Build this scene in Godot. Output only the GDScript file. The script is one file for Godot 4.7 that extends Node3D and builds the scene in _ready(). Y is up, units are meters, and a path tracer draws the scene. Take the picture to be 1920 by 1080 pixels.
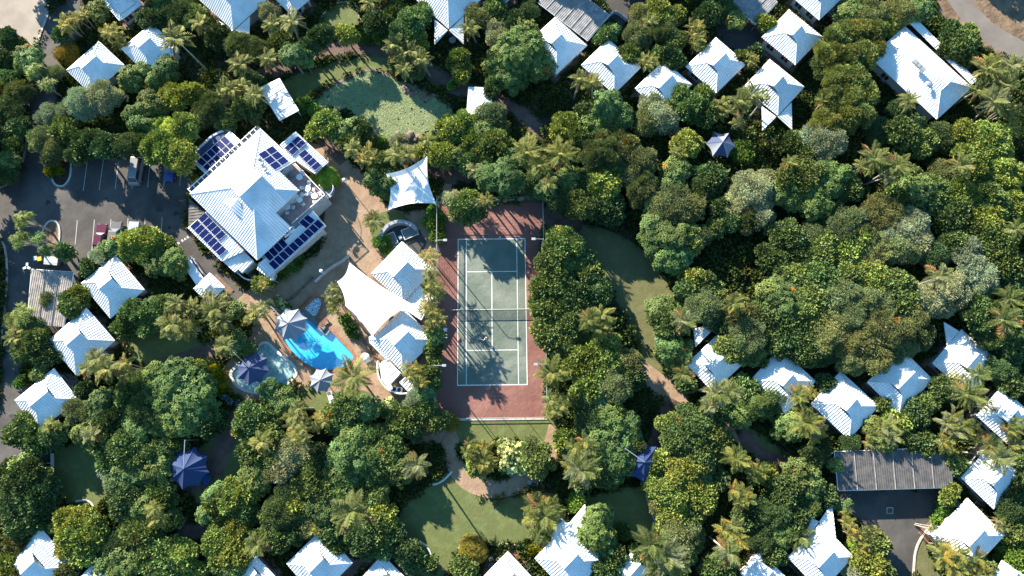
extends Node3D
# An aerial view, looking almost straight down, of a garden resort: white hip-roofed cottages, a main house with
# solar panels, a tennis court, two pools and a dense tropical garden.  x runs right, z runs down the picture, y is up.

const FOCAL := 1280.0      # lens, in photograph pixels
const TILT := 11.261       # degrees away from straight down
const ALT := 108.394       # metres above the ground
const SUN_AZ := Vector2(0.622, 0.783)   # the way shadows fall, in x and z
const SUN_EL := 24.0

var R := RandomNumberGenerator.new()
var used := {}
var M := {}
var blocked: Array[PackedVector2Array] = []   # plan outlines where no ground cover grows

# ------------------------------------------------------------------ surveying
# A point of the survey (photograph pixels) on the level h, in metres.
func G(px: float, py: float, h := 0.0) -> Vector3:
	var c := cos(deg_to_rad(TILT))
	var s := sin(deg_to_rad(TILT))
	var u := (px - 960.0) / FOCAL
	var v := (py - 540.0) / FOCAL
	var d := Vector3(u, -c - s * v, -s + c * v)
	var t := (ALT - h) / -d.y
	return Vector3(d.x * t, h, d.z * t)

func GP(a: Array, h := 0.0) -> PackedVector3Array:
	var out := PackedVector3Array()
	for i in range(0, a.size(), 2):
		out.append(G(a[i], a[i + 1], h))
	return out

func flat(p: PackedVector3Array) -> PackedVector2Array:
	var out := PackedVector2Array()
	for v in p:
		out.append(Vector2(v.x, v.z))
	return out

# a rounded outline through the given corners
func smooth(p: PackedVector3Array, closed := true, n := 4) -> PackedVector3Array:
	var out := PackedVector3Array()
	var k := p.size()
	var last := k if closed else k - 1
	for i in last:
		var a := p[(i - 1 + k) % k] if closed or i > 0 else p[0]
		var b := p[i]
		var c := p[(i + 1) % k]
		var d := p[(i + 2) % k] if closed or i + 2 < k else p[k - 1]
		for j in n:
			out.append(b.cubic_interpolate(c, a, d, float(j) / n))
	if not closed:
		out.append(p[k - 1])
	return out

# ------------------------------------------------------------------ mesh making
class Shape:
	var v := PackedVector3Array()
	var n := PackedVector3Array()
	var c := PackedColorArray()
	var col := Color.WHITE
	var colored := false
	func tri(a: Vector3, b: Vector3, d: Vector3) -> void:
		var m := (d - a).cross(b - a).normalized()
		v.append(a); v.append(b); v.append(d)
		n.append(m); n.append(m); n.append(m)
		if colored:
			c.append(col); c.append(col); c.append(col)
	func quad(a: Vector3, b: Vector3, d: Vector3, e: Vector3) -> void:
		tri(a, b, d)
		tri(a, d, e)
	# quad whose normal is turned towards `to`
	func face(a: Vector3, b: Vector3, d: Vector3, e: Vector3, to: Vector3) -> void:
		if (d - a).cross(b - a).dot(to) >= 0.0:
			quad(a, b, d, e)
		else:
			quad(a, e, d, b)
	func tri_to(a: Vector3, b: Vector3, d: Vector3, to: Vector3) -> void:
		if (d - a).cross(b - a).dot(to) >= 0.0:
			tri(a, b, d)
		else:
			tri(a, d, b)
	func box(at: Vector3, size: Vector3, turn := Basis.IDENTITY) -> void:
		var h := size / 2.0
		var p := []
		for i in 8:
			p.append(at + turn * Vector3(h.x if i & 1 else -h.x, h.y if i & 2 else -h.y, h.z if i & 4 else -h.z))
		face(p[0], p[1], p[3], p[2], turn * Vector3(0, 0, -1))
		face(p[4], p[5], p[7], p[6], turn * Vector3(0, 0, 1))
		face(p[0], p[1], p[5], p[4], turn * Vector3(0, -1, 0))
		face(p[2], p[3], p[7], p[6], turn * Vector3(0, 1, 0))
		face(p[0], p[2], p[6], p[4], turn * Vector3(-1, 0, 0))
		face(p[1], p[3], p[7], p[5], turn * Vector3(1, 0, 0))
	# a box whose top is smaller: a body with sloping sides
	func frustum(at: Vector3, low: Vector2, high: Vector2, tall: float, turn := Basis.IDENTITY, shift := Vector2.ZERO) -> void:
		var a := []
		var b := []
		for s in [Vector2(-1, -1), Vector2(1, -1), Vector2(1, 1), Vector2(-1, 1)]:
			a.append(at + turn * Vector3(s.x * low.x / 2, 0, s.y * low.y / 2))
			b.append(at + turn * Vector3(s.x * high.x / 2 + shift.x, tall, s.y * high.y / 2 + shift.y))
		var mid: Vector3 = at + turn * Vector3(0, tall / 2, 0)
		for i in 4:
			var j := (i + 1) % 4
			face(a[i], a[j], b[j], b[i], (a[i] + a[j] + b[i] + b[j]) / 4.0 - mid)
		face(b[0], b[1], b[2], b[3], Vector3.UP)
		face(a[0], a[1], a[2], a[3], Vector3.DOWN)
	func tube(a: Vector3, b: Vector3, ra: float, rb: float, sides := 6) -> void:
		var z := (b - a).normalized()
		var x := z.cross(Vector3.UP if absf(z.y) < 0.95 else Vector3.RIGHT).normalized()
		var y := z.cross(x)
		for i in sides:
			var t0 := TAU * i / sides
			var t1 := TAU * (i + 1) / sides
			var d0 := x * cos(t0) + y * sin(t0)
			var d1 := x * cos(t1) + y * sin(t1)
			face(a + d0 * ra, a + d1 * ra, b + d1 * rb, b + d0 * rb, d0 + d1)
			tri_to(b, b + d0 * rb, b + d1 * rb, z)
	func path(p: PackedVector3Array, r0: float, r1: float, sides := 6) -> void:
		for i in p.size() - 1:
			tube(p[i], p[i + 1], lerpf(r0, r1, float(i) / (p.size() - 1)), lerpf(r0, r1, float(i + 1) / (p.size() - 1)), sides)
	func ball(at: Vector3, r: float, squash := 1.0, rings := 6, sides := 10) -> void:
		for i in rings:
			for j in sides:
				var q := []
				for k in [[i, j], [i, j + 1], [i + 1, j + 1], [i + 1, j]]:
					var th: float = PI * k[0] / rings
					var ph: float = TAU * k[1] / sides
					q.append(at + Vector3(sin(th) * cos(ph) * r, cos(th) * r * squash, sin(th) * sin(ph) * r))
				var to: Vector3 = (q[0] + q[1] + q[2] + q[3]) / 4.0 - at
				if i == 0:
					tri_to(q[0], q[2], q[3], to)
				elif i == rings - 1:
					tri_to(q[0], q[1], q[2], to)
				else:
					face(q[0], q[1], q[2], q[3], to)
	func disc(at: Vector3, r: float, thick: float, sides := 16) -> void:
		for i in sides:
			var a := at + Vector3(cos(TAU * i / sides), 0, sin(TAU * i / sides)) * r
			var b := at + Vector3(cos(TAU * (i + 1) / sides), 0, sin(TAU * (i + 1) / sides)) * r
			tri_to(at, a, b, Vector3.UP)
			if thick > 0.0:
				face(a, b, b - Vector3(0, thick, 0), a - Vector3(0, thick, 0), a + b - 2 * at)
				tri_to(at - Vector3(0, thick, 0), a - Vector3(0, thick, 0), b - Vector3(0, thick, 0), Vector3.DOWN)
	func fan_up(p: PackedVector3Array) -> void:
		var q := PackedVector2Array()
		for k in p:
			q.append(Vector2(k.x, k.z))
		var t := Geometry2D.triangulate_polygon(q)
		for i in range(0, t.size(), 3):
			tri_to(p[t[i]], p[t[i + 1]], p[t[i + 2]], Vector3.UP)
	# an outline raised from y0 to y1
	func slab(p: PackedVector3Array, y0: float, y1: float) -> void:
		var top := PackedVector3Array()
		var mid := Vector3.ZERO
		for k in p:
			top.append(Vector3(k.x, y1, k.z))
			mid += k / p.size()
		fan_up(top)
		var q := PackedVector2Array()
		for k in p:
			q.append(Vector2(k.x, k.z))
		var cw := Geometry2D.is_polygon_clockwise(q)
		for i in p.size():
			var a := top[i]
			var b := top[(i + 1) % p.size()]
			var side := Vector3(b.z - a.z, 0, a.x - b.x)
			face(a, b, Vector3(b.x, y0, b.z), Vector3(a.x, y0, a.z), -side if cw else side)
	# a strip of even width along a line, with a raised section
	func strip(p: PackedVector3Array, w: float, y0: float, y1: float, closed := false) -> void:
		var k := p.size()
		var l := PackedVector3Array()
		var r := PackedVector3Array()
		for i in k:
			var a := p[(i - 1 + k) % k] if closed or i > 0 else p[i]
			var b := p[(i + 1) % k] if closed or i < k - 1 else p[i]
			var d := (b - a)
			d.y = 0
			d = d.normalized()
			var s := Vector3(-d.z, 0, d.x) * w / 2
			l.append(Vector3(p[i].x, y1, p[i].z) + s)
			r.append(Vector3(p[i].x, y1, p[i].z) - s)
		var dn := Vector3(0, y0 - y1, 0)
		for i in (k if closed else k - 1):
			var j := (i + 1) % k
			face(l[i], l[j], r[j], r[i], Vector3.UP)
			if y1 > y0:
				face(l[i], l[j], l[j] + dn, l[i] + dn, l[i] - r[i])
				face(r[i], r[j], r[j] + dn, r[i] + dn, r[i] - l[i])
		if not closed and y1 > y0:
			face(l[0], r[0], r[0] + dn, l[0] + dn, p[0] - p[1])
			face(l[k - 1], r[k - 1], r[k - 1] + dn, l[k - 1] + dn, p[k - 1] - p[k - 2])
	# a sheet of ribbed metal on a flat outline; ribs run up the slope, at right angles to `eave`
	func ribbed(p: PackedVector3Array, eave: Vector3, pitch := 0.42, high := 0.075) -> void:
		var up := Vector3.ZERO
		for i in p.size():
			up += p[i].cross(p[(i + 1) % p.size()])
		up = up.normalized()
		if up.y < 0:
			up = -up
		var u := (eave - up * eave.dot(up)).normalized()
		var s := up.cross(u)
		var q := PackedVector2Array()
		var lo := INF
		var hi := -INF
		for k in p:
			q.append(Vector2((k - p[0]).dot(u), (k - p[0]).dot(s)))
			lo = minf(lo, q[-1].x)
			hi = maxf(hi, q[-1].x)
		var cuts := [lo, hi]
		for k in q:
			cuts.append(k.x)
		var t := floorf(lo / pitch) * pitch
		while t < hi:
			for f in [0.0, 0.13, 0.26]:
				var x: float = t + pitch * f
				if x > lo and x < hi:
					cuts.append(x)
			t += pitch
		cuts.sort()
		for i in cuts.size() - 1:
			var a: float = cuts[i]
			var b: float = cuts[i + 1]
			if b - a < 0.004:
				continue
			var ea := span(q, a + 0.001)
			var eb := span(q, b - 0.001)
			if ea.y - ea.x < 0.003 and eb.y - eb.x < 0.003:
				continue
			var la := lift(a, pitch) * high
			var lb := lift(b, pitch) * high
			var o := p[0]
			face(o + u * a + s * ea.x + up * la, o + u * b + s * eb.x + up * lb, o + u * b + s * eb.y + up * lb, o + u * a + s * ea.y + up * la, up)
	func lift(x: float, pitch: float) -> float:
		var f := fposmod(x / pitch + 0.002, 1.0)
		return 1.0 if absf(f - 0.132) < 0.02 else 0.0
	func span(q: PackedVector2Array, x: float) -> Vector2:
		var lo := INF
		var hi := -INF
		for i in q.size():
			var a := q[i]
			var b := q[(i + 1) % q.size()]
			if (a.x - x) * (b.x - x) <= 0.0 and absf(a.x - b.x) > 1e-6:
				var y := lerpf(a.y, b.y, (x - a.x) / (b.x - a.x))
				lo = minf(lo, y)
				hi = maxf(hi, y)
		return Vector2(lo, hi) if lo < INF else Vector2.ZERO
	func mesh() -> ArrayMesh:
		var a := []
		a.resize(Mesh.ARRAY_MAX)
		a[Mesh.ARRAY_VERTEX] = v
		a[Mesh.ARRAY_NORMAL] = n
		if colored:
			a[Mesh.ARRAY_COLOR] = c
		var m := ArrayMesh.new()
		m.add_surface_from_arrays(Mesh.PRIMITIVE_TRIANGLES, a)
		return m

# ------------------------------------------------------------------ naming
func numbered(called: String) -> String:
	var k: int = used.get(called, 0)
	used[called] = k + 1
	return called if k == 0 else "%s_%03d" % [called, k]

func thing(called: String, label: String, category: String, at := Vector3.ZERO, turn := 0.0, group := "") -> Node3D:
	var o := Node3D.new()
	o.name = numbered(called)
	add_child(o)
	o.position = at
	o.rotation.y = turn
	o.set_meta("label", label)
	o.set_meta("category", category)
	if group:
		o.set_meta("group", group)
	return o

func part(called: String, s: Shape, m: Material, parent: Node3D) -> MeshInstance3D:
	var o := MeshInstance3D.new()
	o.name = called
	if s.v.is_empty():
		return o
	o.mesh = s.mesh()
	o.material_override = m
	parent.add_child(o, true)
	return o

func piece(called: String, mesh: Mesh, m: Material, parent: Node3D, at: Transform3D) -> MeshInstance3D:
	var o := MeshInstance3D.new()
	o.name = called
	o.mesh = mesh
	o.material_override = m
	parent.add_child(o, true)
	o.transform = at
	return o

# a thing that is one mesh
func single(called: String, s: Shape, m: Material, label: String, category: String, group := "") -> MeshInstance3D:
	var o := MeshInstance3D.new()
	o.name = numbered(called)
	o.mesh = s.mesh()
	o.material_override = m
	add_child(o)
	o.set_meta("label", label)
	o.set_meta("category", category)
	if group:
		o.set_meta("group", group)
	return o

func struct(called: String, s: Shape, m: Material) -> MeshInstance3D:
	var o := MeshInstance3D.new()
	o.name = numbered(called)
	o.mesh = s.mesh()
	o.material_override = m
	add_child(o)
	o.set_meta("kind", "structure")
	return o

# ------------------------------------------------------------------ materials
func lin(r: float, g: float, b: float) -> Color:
	return Color(r, g, b).linear_to_srgb()

func plain(r: float, g: float, b: float, rough := 0.8, metal := 0.0) -> StandardMaterial3D:
	var m := StandardMaterial3D.new()
	m.albedo_color = lin(r, g, b)
	m.roughness = rough
	m.metallic = metal
	return m

# a surface with grain: fractal noise between two shades, laid in world metres
func grain(a: Vector3, b: Vector3, metres: float, freq: float, rough := 0.9, bump := 0.0, seed_ := 1, size := 1024, oct := 6, gain := 0.62) -> StandardMaterial3D:
	var noise := FastNoiseLite.new()
	noise.noise_type = FastNoiseLite.TYPE_SIMPLEX_SMOOTH
	noise.seed = seed_
	noise.frequency = freq / size
	noise.fractal_octaves = oct
	noise.fractal_gain = gain
	var ramp := Gradient.new()
	ramp.set_color(0, lin(a.x, a.y, a.z))
	ramp.set_color(1, lin(b.x, b.y, b.z))
	ramp.set_offset(0, 0.22)
	ramp.set_offset(1, 0.78)
	var t := NoiseTexture2D.new()
	t.width = size
	t.height = size
	t.seamless = true
	t.noise = noise
	t.color_ramp = ramp
	var m := StandardMaterial3D.new()
	m.albedo_texture = t
	m.uv1_triplanar = true
	m.uv1_world_triplanar = true
	m.uv1_scale = Vector3.ONE / metres
	m.roughness = rough
	if bump > 0.0:
		var tn := NoiseTexture2D.new()
		tn.width = 512
		tn.height = 512
		tn.seamless = true
		var n2: FastNoiseLite = noise.duplicate()
		n2.frequency = freq * 4 / 512
		tn.noise = n2
		tn.as_normal_map = true
		tn.bump_strength = bump
		m.normal_enabled = true
		m.normal_texture = tn
	return m

func leafy(rough: float, back := 0.45, spec := 0.4) -> StandardMaterial3D:
	var m := StandardMaterial3D.new()
	m.albedo_color = Color.WHITE
	m.vertex_color_use_as_albedo = true
	m.roughness = rough
	m.metallic_specular = spec
	m.cull_mode = BaseMaterial3D.CULL_DISABLED
	m.backlight_enabled = true
	m.backlight = Color(back, back, back * 0.7)
	return m

func make_materials() -> void:
	M.soil = grain(Vector3(0.019, 0.014, 0.009), Vector3(0.051, 0.037, 0.025), 30.0, 6.0, 0.95, 2.0, 2)
	M.asphalt = grain(Vector3(0.042, 0.039, 0.037), Vector3(0.090, 0.084, 0.078), 42.0, 4.0, 0.92, 0.5, 3)
	M.asphalt_dark = grain(Vector3(0.038, 0.035, 0.036), Vector3(0.056, 0.053, 0.052), 36.0, 5.0, 0.92, 0.5, 4)
	M.concrete = grain(Vector3(0.216, 0.184, 0.153), Vector3(0.297, 0.261, 0.221), 38.0, 5.0, 0.9, 0.0, 5)
	M.road = grain(Vector3(0.119, 0.106, 0.093), Vector3(0.162, 0.145, 0.128), 38.0, 5.0, 0.9, 0.0, 6)
	M.dirt = grain(Vector3(0.098, 0.064, 0.039), Vector3(0.195, 0.135, 0.086), 34.0, 7.0, 0.95, 2.0, 7)
	M.paving = grain(Vector3(0.211, 0.139, 0.089), Vector3(0.297, 0.211, 0.142), 26.0, 10.0, 0.9, 0.7, 8, 1024, 7, 0.78)
	M.path = grain(Vector3(0.084, 0.054, 0.044), Vector3(0.132, 0.088, 0.070), 24.0, 10.0, 0.9, 0.7, 9)
	M.brick = grain(Vector3(0.24, 0.095, 0.050), Vector3(0.34, 0.16, 0.09), 9.0, 14.0, 0.9, 3.0, 10, 512)
	M.grass = grain(Vector3(0.069, 0.092, 0.023), Vector3(0.116, 0.138, 0.048), 30.0, 9.0, 0.95, 0.6, 11, 1024, 7, 0.75)
	M.grass_dry = grain(Vector3(0.075, 0.082, 0.028), Vector3(0.123, 0.120, 0.052), 30.0, 9.0, 0.95, 0.6, 12, 1024, 7, 0.75)
	for g in [M.grass, M.grass_dry]:       # worn and dry patches
		var ramp: Gradient = (g.albedo_texture as NoiseTexture2D).color_ramp
		ramp.add_point(0.36, ramp.sample(0.36))
		ramp.set_color(0, lin(0.120, 0.105, 0.048))
	M.court_green = grain(Vector3(0.088, 0.116, 0.093), Vector3(0.160, 0.182, 0.152), 44.0, 4.0, 0.88, 1.0, 13)
	M.court_red = grain(Vector3(0.156, 0.066, 0.053), Vector3(0.212, 0.102, 0.083), 44.0, 4.0, 0.88, 1.0, 14)
	M.white = plain(0.78, 0.78, 0.76, 0.5)
	M.line = grain(Vector3(0.55, 0.56, 0.54), Vector3(0.78, 0.78, 0.76), 3.0, 10.0, 0.8, 0.0, 15, 256)
	M.roof = grain(Vector3(0.60, 0.61, 0.60), Vector3(0.82, 0.84, 0.84), 26.0, 6.0, 0.45, 0.0, 16, 512)
	M.roof_grey = grain(Vector3(0.160, 0.160, 0.160), Vector3(0.320, 0.312, 0.304), 16.0, 10.0, 0.6, 0.0, 17, 512)
	M.roof_old = grain(Vector3(0.187, 0.170, 0.153), Vector3(0.357, 0.323, 0.289), 14.0, 10.0, 0.8, 0.0, 18, 512)
	M.roof_dark = grain(Vector3(0.055, 0.053, 0.052), Vector3(0.115, 0.110, 0.106), 14.0, 10.0, 0.7, 0.0, 19, 512)
	M.wall = grain(Vector3(0.42, 0.42, 0.40), Vector3(0.52, 0.52, 0.50), 8.0, 8.0, 0.85, 0.0, 20, 256)
	M.wall_grey = plain(0.26, 0.28, 0.31, 0.8)
	M.trim = plain(0.72, 0.72, 0.70, 0.5)
	M.glass = plain(0.03, 0.045, 0.06, 0.12)
	M.window_frame = plain(0.55, 0.55, 0.53, 0.5)
	M.door = plain(0.12, 0.10, 0.085, 0.6)
	M.timber = grain(Vector3(0.12, 0.065, 0.045), Vector3(0.19, 0.105, 0.075), 8.0, 10.0, 0.8, 1.0, 21, 256)
	M.deck = grain(Vector3(0.36, 0.235, 0.215), Vector3(0.46, 0.31, 0.285), 9.0, 10.0, 0.8, 1.0, 22, 256)
	M.redwood = grain(Vector3(0.16, 0.05, 0.032), Vector3(0.24, 0.085, 0.055), 8.0, 10.0, 0.8, 1.0, 23, 256)
	M.solar = plain(0.010, 0.018, 0.085, 0.35)
	M.solar.metallic_specular = 0.1
	M.frame = plain(0.70, 0.71, 0.72, 0.35, 0.3)
	M.sail = plain(0.76, 0.76, 0.74, 0.75)
	M.sail.backlight_enabled = true
	M.sail.backlight = Color(0.25, 0.25, 0.25)
	M.shade_grey = plain(0.20, 0.225, 0.27, 0.8)
	M.shade_blue = plain(0.035, 0.055, 0.13, 0.8)
	M.shade_navy = plain(0.012, 0.034, 0.11, 0.85)
	M.steel = plain(0.45, 0.46, 0.47, 0.35, 0.6)
	M.galv = plain(0.36, 0.38, 0.38, 0.45, 0.4)
	M.green_steel = plain(0.07, 0.16, 0.13, 0.5)
	M.black = plain(0.012, 0.012, 0.014, 0.5)
	M.rubber = plain(0.018, 0.018, 0.018, 0.8)
	M.kerb = grain(Vector3(0.34, 0.32, 0.29), Vector3(0.48, 0.46, 0.42), 10.0, 8.0, 0.9, 1.0, 24, 256)
	M.edging = plain(0.50, 0.49, 0.45, 0.8)
	M.bark = grain(Vector3(0.10, 0.085, 0.07), Vector3(0.22, 0.20, 0.17), 3.0, 8.0, 0.95, 6.0, 25, 256)
	M.bark_pale = grain(Vector3(0.24, 0.22, 0.19), Vector3(0.40, 0.37, 0.33), 3.0, 8.0, 0.95, 4.0, 26, 256)
	M.stone = grain(Vector3(0.12, 0.085, 0.07), Vector3(0.26, 0.19, 0.155), 4.0, 8.0, 0.9, 8.0, 27, 256)
	M.paver = grain(Vector3(0.28, 0.27, 0.27), Vector3(0.42, 0.41, 0.41), 6.0, 8.0, 0.9, 1.0, 28, 256)
	M.pool_tile = grain(Vector3(0.004, 0.40, 0.70), Vector3(0.020, 0.48, 0.77), 9.0, 13.0, 0.5, 0.0, 29, 512, 4, 0.5)
	M.kids_tile = grain(Vector3(0.20, 0.34, 0.32), Vector3(0.42, 0.56, 0.50), 10.0, 10.0, 0.5, 0.0, 30, 512, 4)
	M.pebble = grain(Vector3(0.02, 0.045, 0.05), Vector3(0.30, 0.33, 0.32), 2.6, 16.0, 0.5, 3.0, 31, 256, 3, 0.8)
	M.foam = grain(Vector3(0.05, 0.16, 0.26), Vector3(0.85, 0.88, 0.90), 3.2, 9.0, 0.35, 6.0, 32, 256, 4, 0.7)
	var w := StandardMaterial3D.new()      # clear water: a smooth sheet that lets the sun through to the tiles
	w.transparency = BaseMaterial3D.TRANSPARENCY_ALPHA
	w.albedo_color = Color(0.75, 0.93, 1.0, 0.06)
	w.roughness = 0.04
	M.water = w
	M.pond = grain(Vector3(0.010, 0.020, 0.020), Vector3(0.022, 0.034, 0.030), 20.0, 6.0, 0.08, 1.0, 33, 256)
	M.leaf = leafy(0.6, 0.6, 0.25)
	M.leaf_shiny = leafy(0.5, 0.5, 0.28)
	M.leaf_soft = leafy(0.75, 0.6, 0.2)
	M.frond = []
	for k in [[0.120, 0.160, 0.044], [0.165, 0.200, 0.066], [0.085, 0.125, 0.038], [0.235, 0.240, 0.055], [0.32, 0.25, 0.055], [0.200, 0.225, 0.125]]:
		var f := leafy(0.5, 0.6, 0.3)
		f.albedo_color = lin(k[0], k[1], k[2])
		M.frond.append(f)
	M.dead_frond = leafy(0.8, 0.2)
	M.dead_frond.albedo_color = lin(0.26, 0.15, 0.055)

# ------------------------------------------------------------------ ground
# the outline minus the holes, as pieces without holes
func pieces_of(poly: PackedVector2Array, holes: Array) -> Array:
	var parts := [poly]
	for h in holes:
		var x := 0.0
		for k in h:
			x += k.x / h.size()
		var next := []
		for p in parts:
			if Geometry2D.intersect_polygons(p, h).is_empty():
				next.append(p)
				continue
			for side in [-1.0, 1.0]:
				var half := PackedVector2Array([Vector2(x, -2000), Vector2(x, 2000), Vector2(x + side * 2000, 2000), Vector2(x + side * 2000, -2000)])
				for q in Geometry2D.intersect_polygons(p, half):
					for r in Geometry2D.clip_polygons(q, h):
						if not Geometry2D.is_polygon_clockwise(r) or true:
							next.append(r)
		parts = next
	return parts

var pools: Array[PackedVector2Array] = []

func sheet(called: String, p: PackedVector3Array, y: float, m: Material, block := true) -> MeshInstance3D:
	var s := Shape.new()
	for q in pieces_of(flat(p), pools):
		var v := PackedVector3Array()
		for k in q:
			v.append(Vector3(k.x, y, k.y))
		s.fan_up(v)
	if block:
		blocked.append(flat(p))
	return struct(called, s, m)

func ribbon(called: String, a: Array, metres: float, y: float, m: Material) -> MeshInstance3D:
	var line := smooth(GP(a), false, 6)
	var l := PackedVector2Array()
	var r := PackedVector2Array()
	for i in line.size():
		var d := line[mini(i + 1, line.size() - 1)] - line[maxi(i - 1, 0)]
		var s := Vector2(-d.z, d.x).normalized() * metres / 2
		l.append(Vector2(line[i].x, line[i].z) + s)
		r.append(Vector2(line[i].x, line[i].z) - s)
	r.reverse()
	l.append_array(r)
	blocked.append(l)
	var st := Shape.new()
	st.strip(line, metres, y, y)
	return struct(called, st, m)

func edging(a: Array, w: float, h: float, label: String, m: Material = null, closed := false) -> void:
	var s := Shape.new()
	s.strip(smooth(GP(a), closed, 6), w, 0.0, h, closed)
	single("garden_edging", s, m if m else M.edging, label, "edging", "pale edgings round the lawns and beds")

func kerb(a: Array, label: String) -> void:
	var s := Shape.new()
	s.strip(smooth(GP(a), false, 6), 0.3, 0.0, 0.13)
	single("kerb", s, M.kerb, label, "kerb", "kerbs along the drive")

func build_ground() -> void:
	pools = [
		flat(smooth(GP([519, 622, 534, 647, 560, 674, 586, 691, 612, 696, 640, 692, 659, 681, 664, 666, 652, 650, 633, 630, 615, 611, 597, 594, 603, 578, 606, 564, 600, 556, 589, 556, 575, 571, 558, 586, 537, 590, 522, 602]), true, 3)),
		flat(smooth(GP([433, 700, 440, 718, 460, 732, 490, 737, 522, 730, 546, 713, 556, 698, 545, 680, 520, 660, 501, 643, 486, 648, 470, 668, 446, 684]), true, 3))]
	sheet("ground", PackedVector3Array([Vector3(-420, 0, -360), Vector3(420, 0, -360), Vector3(420, 0, 300), Vector3(-420, 0, 300)]), 0.0, M.soil, false)
	# asphalt, concrete and soil
	sheet("car_park", GP([150, -20, 92, 28, 68, 95, 50, 180, 50, 250, 36, 325, 0, 350, -60, 360, -60, 440, 0, 448, 13, 480, 14, 560, 8, 640, 0, 760, -40, 800, -40, 874, 100, 872, 100, 802, 70, 782, 42, 690, 50, 622, 60, 606, 140, 606, 150, 520, 205, 482, 330, 478, 392, 560, 440, 580, 480, 562, 430, 520, 345, 425, 365, 322, 352, 296, 140, 290, 102, 250, 110, 130, 150, 60]), 0.004, M.asphalt)
	sheet("asphalt_court", GP([1572, 918, 1786, 912, 1772, 950, 1752, 975, 1722, 1020, 1712, 1090, 1670, 1090, 1640, 1010, 1600, 968]), 0.004, M.asphalt)
	sheet("asphalt_court", GP([1110, -40, 1215, -40, 1205, 20, 1172, 56, 1150, 42, 1142, 28]), 0.004, M.asphalt)
	sheet("asphalt_court", GP([1335, 10, 1385, 10, 1420, 50, 1432, 62, 1436, 112, 1398, 120, 1350, 80]), 0.004, M.asphalt_dark)
	sheet("concrete_apron", GP([-60, -30, 96, -30, 90, 28, 66, 97, 44, 74, -60, 40]), 0.006, M.concrete)
	sheet("dirt_verge", GP([1745, -30, 1960, -30, 1960, 145, 1905, 120, 1850, 92, 1788, 62, 1760, 30]), 0.004, M.dirt)
	ribbon("concrete_road", [1775, -40, 1812, 18, 1862, 66, 1960, 118], 3.9, 0.008, M.road)
	# paving and paths
	sheet("paving", GP([560, 262, 640, 282, 690, 335, 735, 392, 760, 398, 812, 386, 835, 330, 850, 334, 838, 398, 832, 500, 824, 560, 826, 640, 824, 770, 806, 800, 752, 800, 716, 770, 690, 742, 650, 735, 604, 738, 586, 722, 556, 726, 540, 706, 560, 720, 490, 760, 432, 736, 412, 712, 430, 672, 462, 640, 478, 600, 440, 566, 470, 540, 520, 520, 600, 470, 612, 380, 585, 300]), 0.005, M.paving)
	sheet("lawn", GP([690, 422, 716, 398, 748, 394, 790, 436, 760, 452, 735, 478, 716, 470, 700, 452]), 0.010, M.grass)
	sheet("lawn", smooth(GP([556, 734, 566, 726, 600, 730, 622, 736, 660, 728, 700, 742, 688, 770, 640, 776, 598, 772, 575, 766, 556, 752])), 0.010, M.grass)
	sheet("lawn", smooth(GP([1080, 425, 1160, 440, 1215, 480, 1262, 545, 1258, 590, 1232, 640, 1242, 690, 1285, 735, 1262, 745, 1206, 704, 1196, 650, 1160, 570, 1110, 520])), 0.006, M.grass_dry)
	sheet("lawn", GP([832, 782, 1046, 781, 1048, 806, 1030, 832, 960, 828, 868, 836, 838, 806]), 0.006, M.grass)
	sheet("lawn", smooth(GP([742, 968, 790, 920, 850, 884, 880, 924, 930, 938, 990, 926, 1050, 930, 1040, 980, 996, 1012, 960, 1020, 900, 1016, 868, 1010, 856, 1040, 840, 1080, 790, 1090, 752, 1040])), 0.006, M.grass)
	sheet("lawn", smooth(GP([238, 640, 280, 624, 345, 615, 382, 640, 362, 664, 318, 690, 280, 688, 250, 672])), 0.006, M.grass)
	sheet("lawn", smooth(GP([100, 850, 130, 830, 180, 830, 206, 900, 190, 950, 130, 946, 104, 920])), 0.006, M.grass)
	sheet("lawn", smooth(GP([505, 168, 560, 138, 620, 118, 690, 106, 745, 112, 735, 132, 680, 132, 620, 156, 575, 180, 550, 200, 520, 196])), 0.006, M.grass)
	sheet("lawn", smooth(GP([600, 42, 615, 18, 640, 4, 665, 8, 680, 36, 660, 50, 625, 56])), 0.006, M.grass)
	sheet("lawn", smooth(GP([690, 268, 740, 258, 800, 262, 790, 290, 740, 300, 700, 290])), 0.006, M.grass_dry)
	sheet("lawn", smooth(GP([1100, 930, 1220, 915, 1240, 980, 1225, 1010, 1150, 1010, 1110, 970])), 0.006, M.grass)
	sheet("lawn", smooth(GP([1392, 800, 1440, 820, 1480, 850, 1560, 846, 1540, 868, 1470, 866, 1410, 840])), 0.006, M.grass)
	sheet("lawn", GP([1716, 1040, 1728, 1006, 1745, 1040, 1768, 1090, 1716, 1090]), 0.006, M.grass_dry)
	sheet("lawn", smooth(GP([380, 830, 440, 800, 470, 850, 440, 920, 400, 960, 360, 930, 375, 880])), 0.004, M.grass)
	ribbon("path", [455, 158, 520, 128, 590, 100, 660, 88, 740, 98, 800, 130, 850, 160, 905, 178, 980, 215, 1010, 250], 3.0, 0.007, M.path)
	ribbon("path", [600, 250, 630, 280, 650, 300], 3.0, 0.007, M.path)
	ribbon("path", [716, 740, 740, 786, 790, 815, 836, 815, 850, 860, 868, 892, 900, 912, 945, 914, 990, 896, 1030, 850, 1046, 800], 2.9, 0.008, M.paving)
	ribbon("path", [1190, 690, 1226, 714, 1262, 742, 1300, 780, 1330, 800, 1390, 810], 3.4, 0.007, M.paving)
	ribbon("path", [1266, 750, 1248, 790, 1240, 830, 1200, 880], 3.6, 0.007, M.path)
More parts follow.
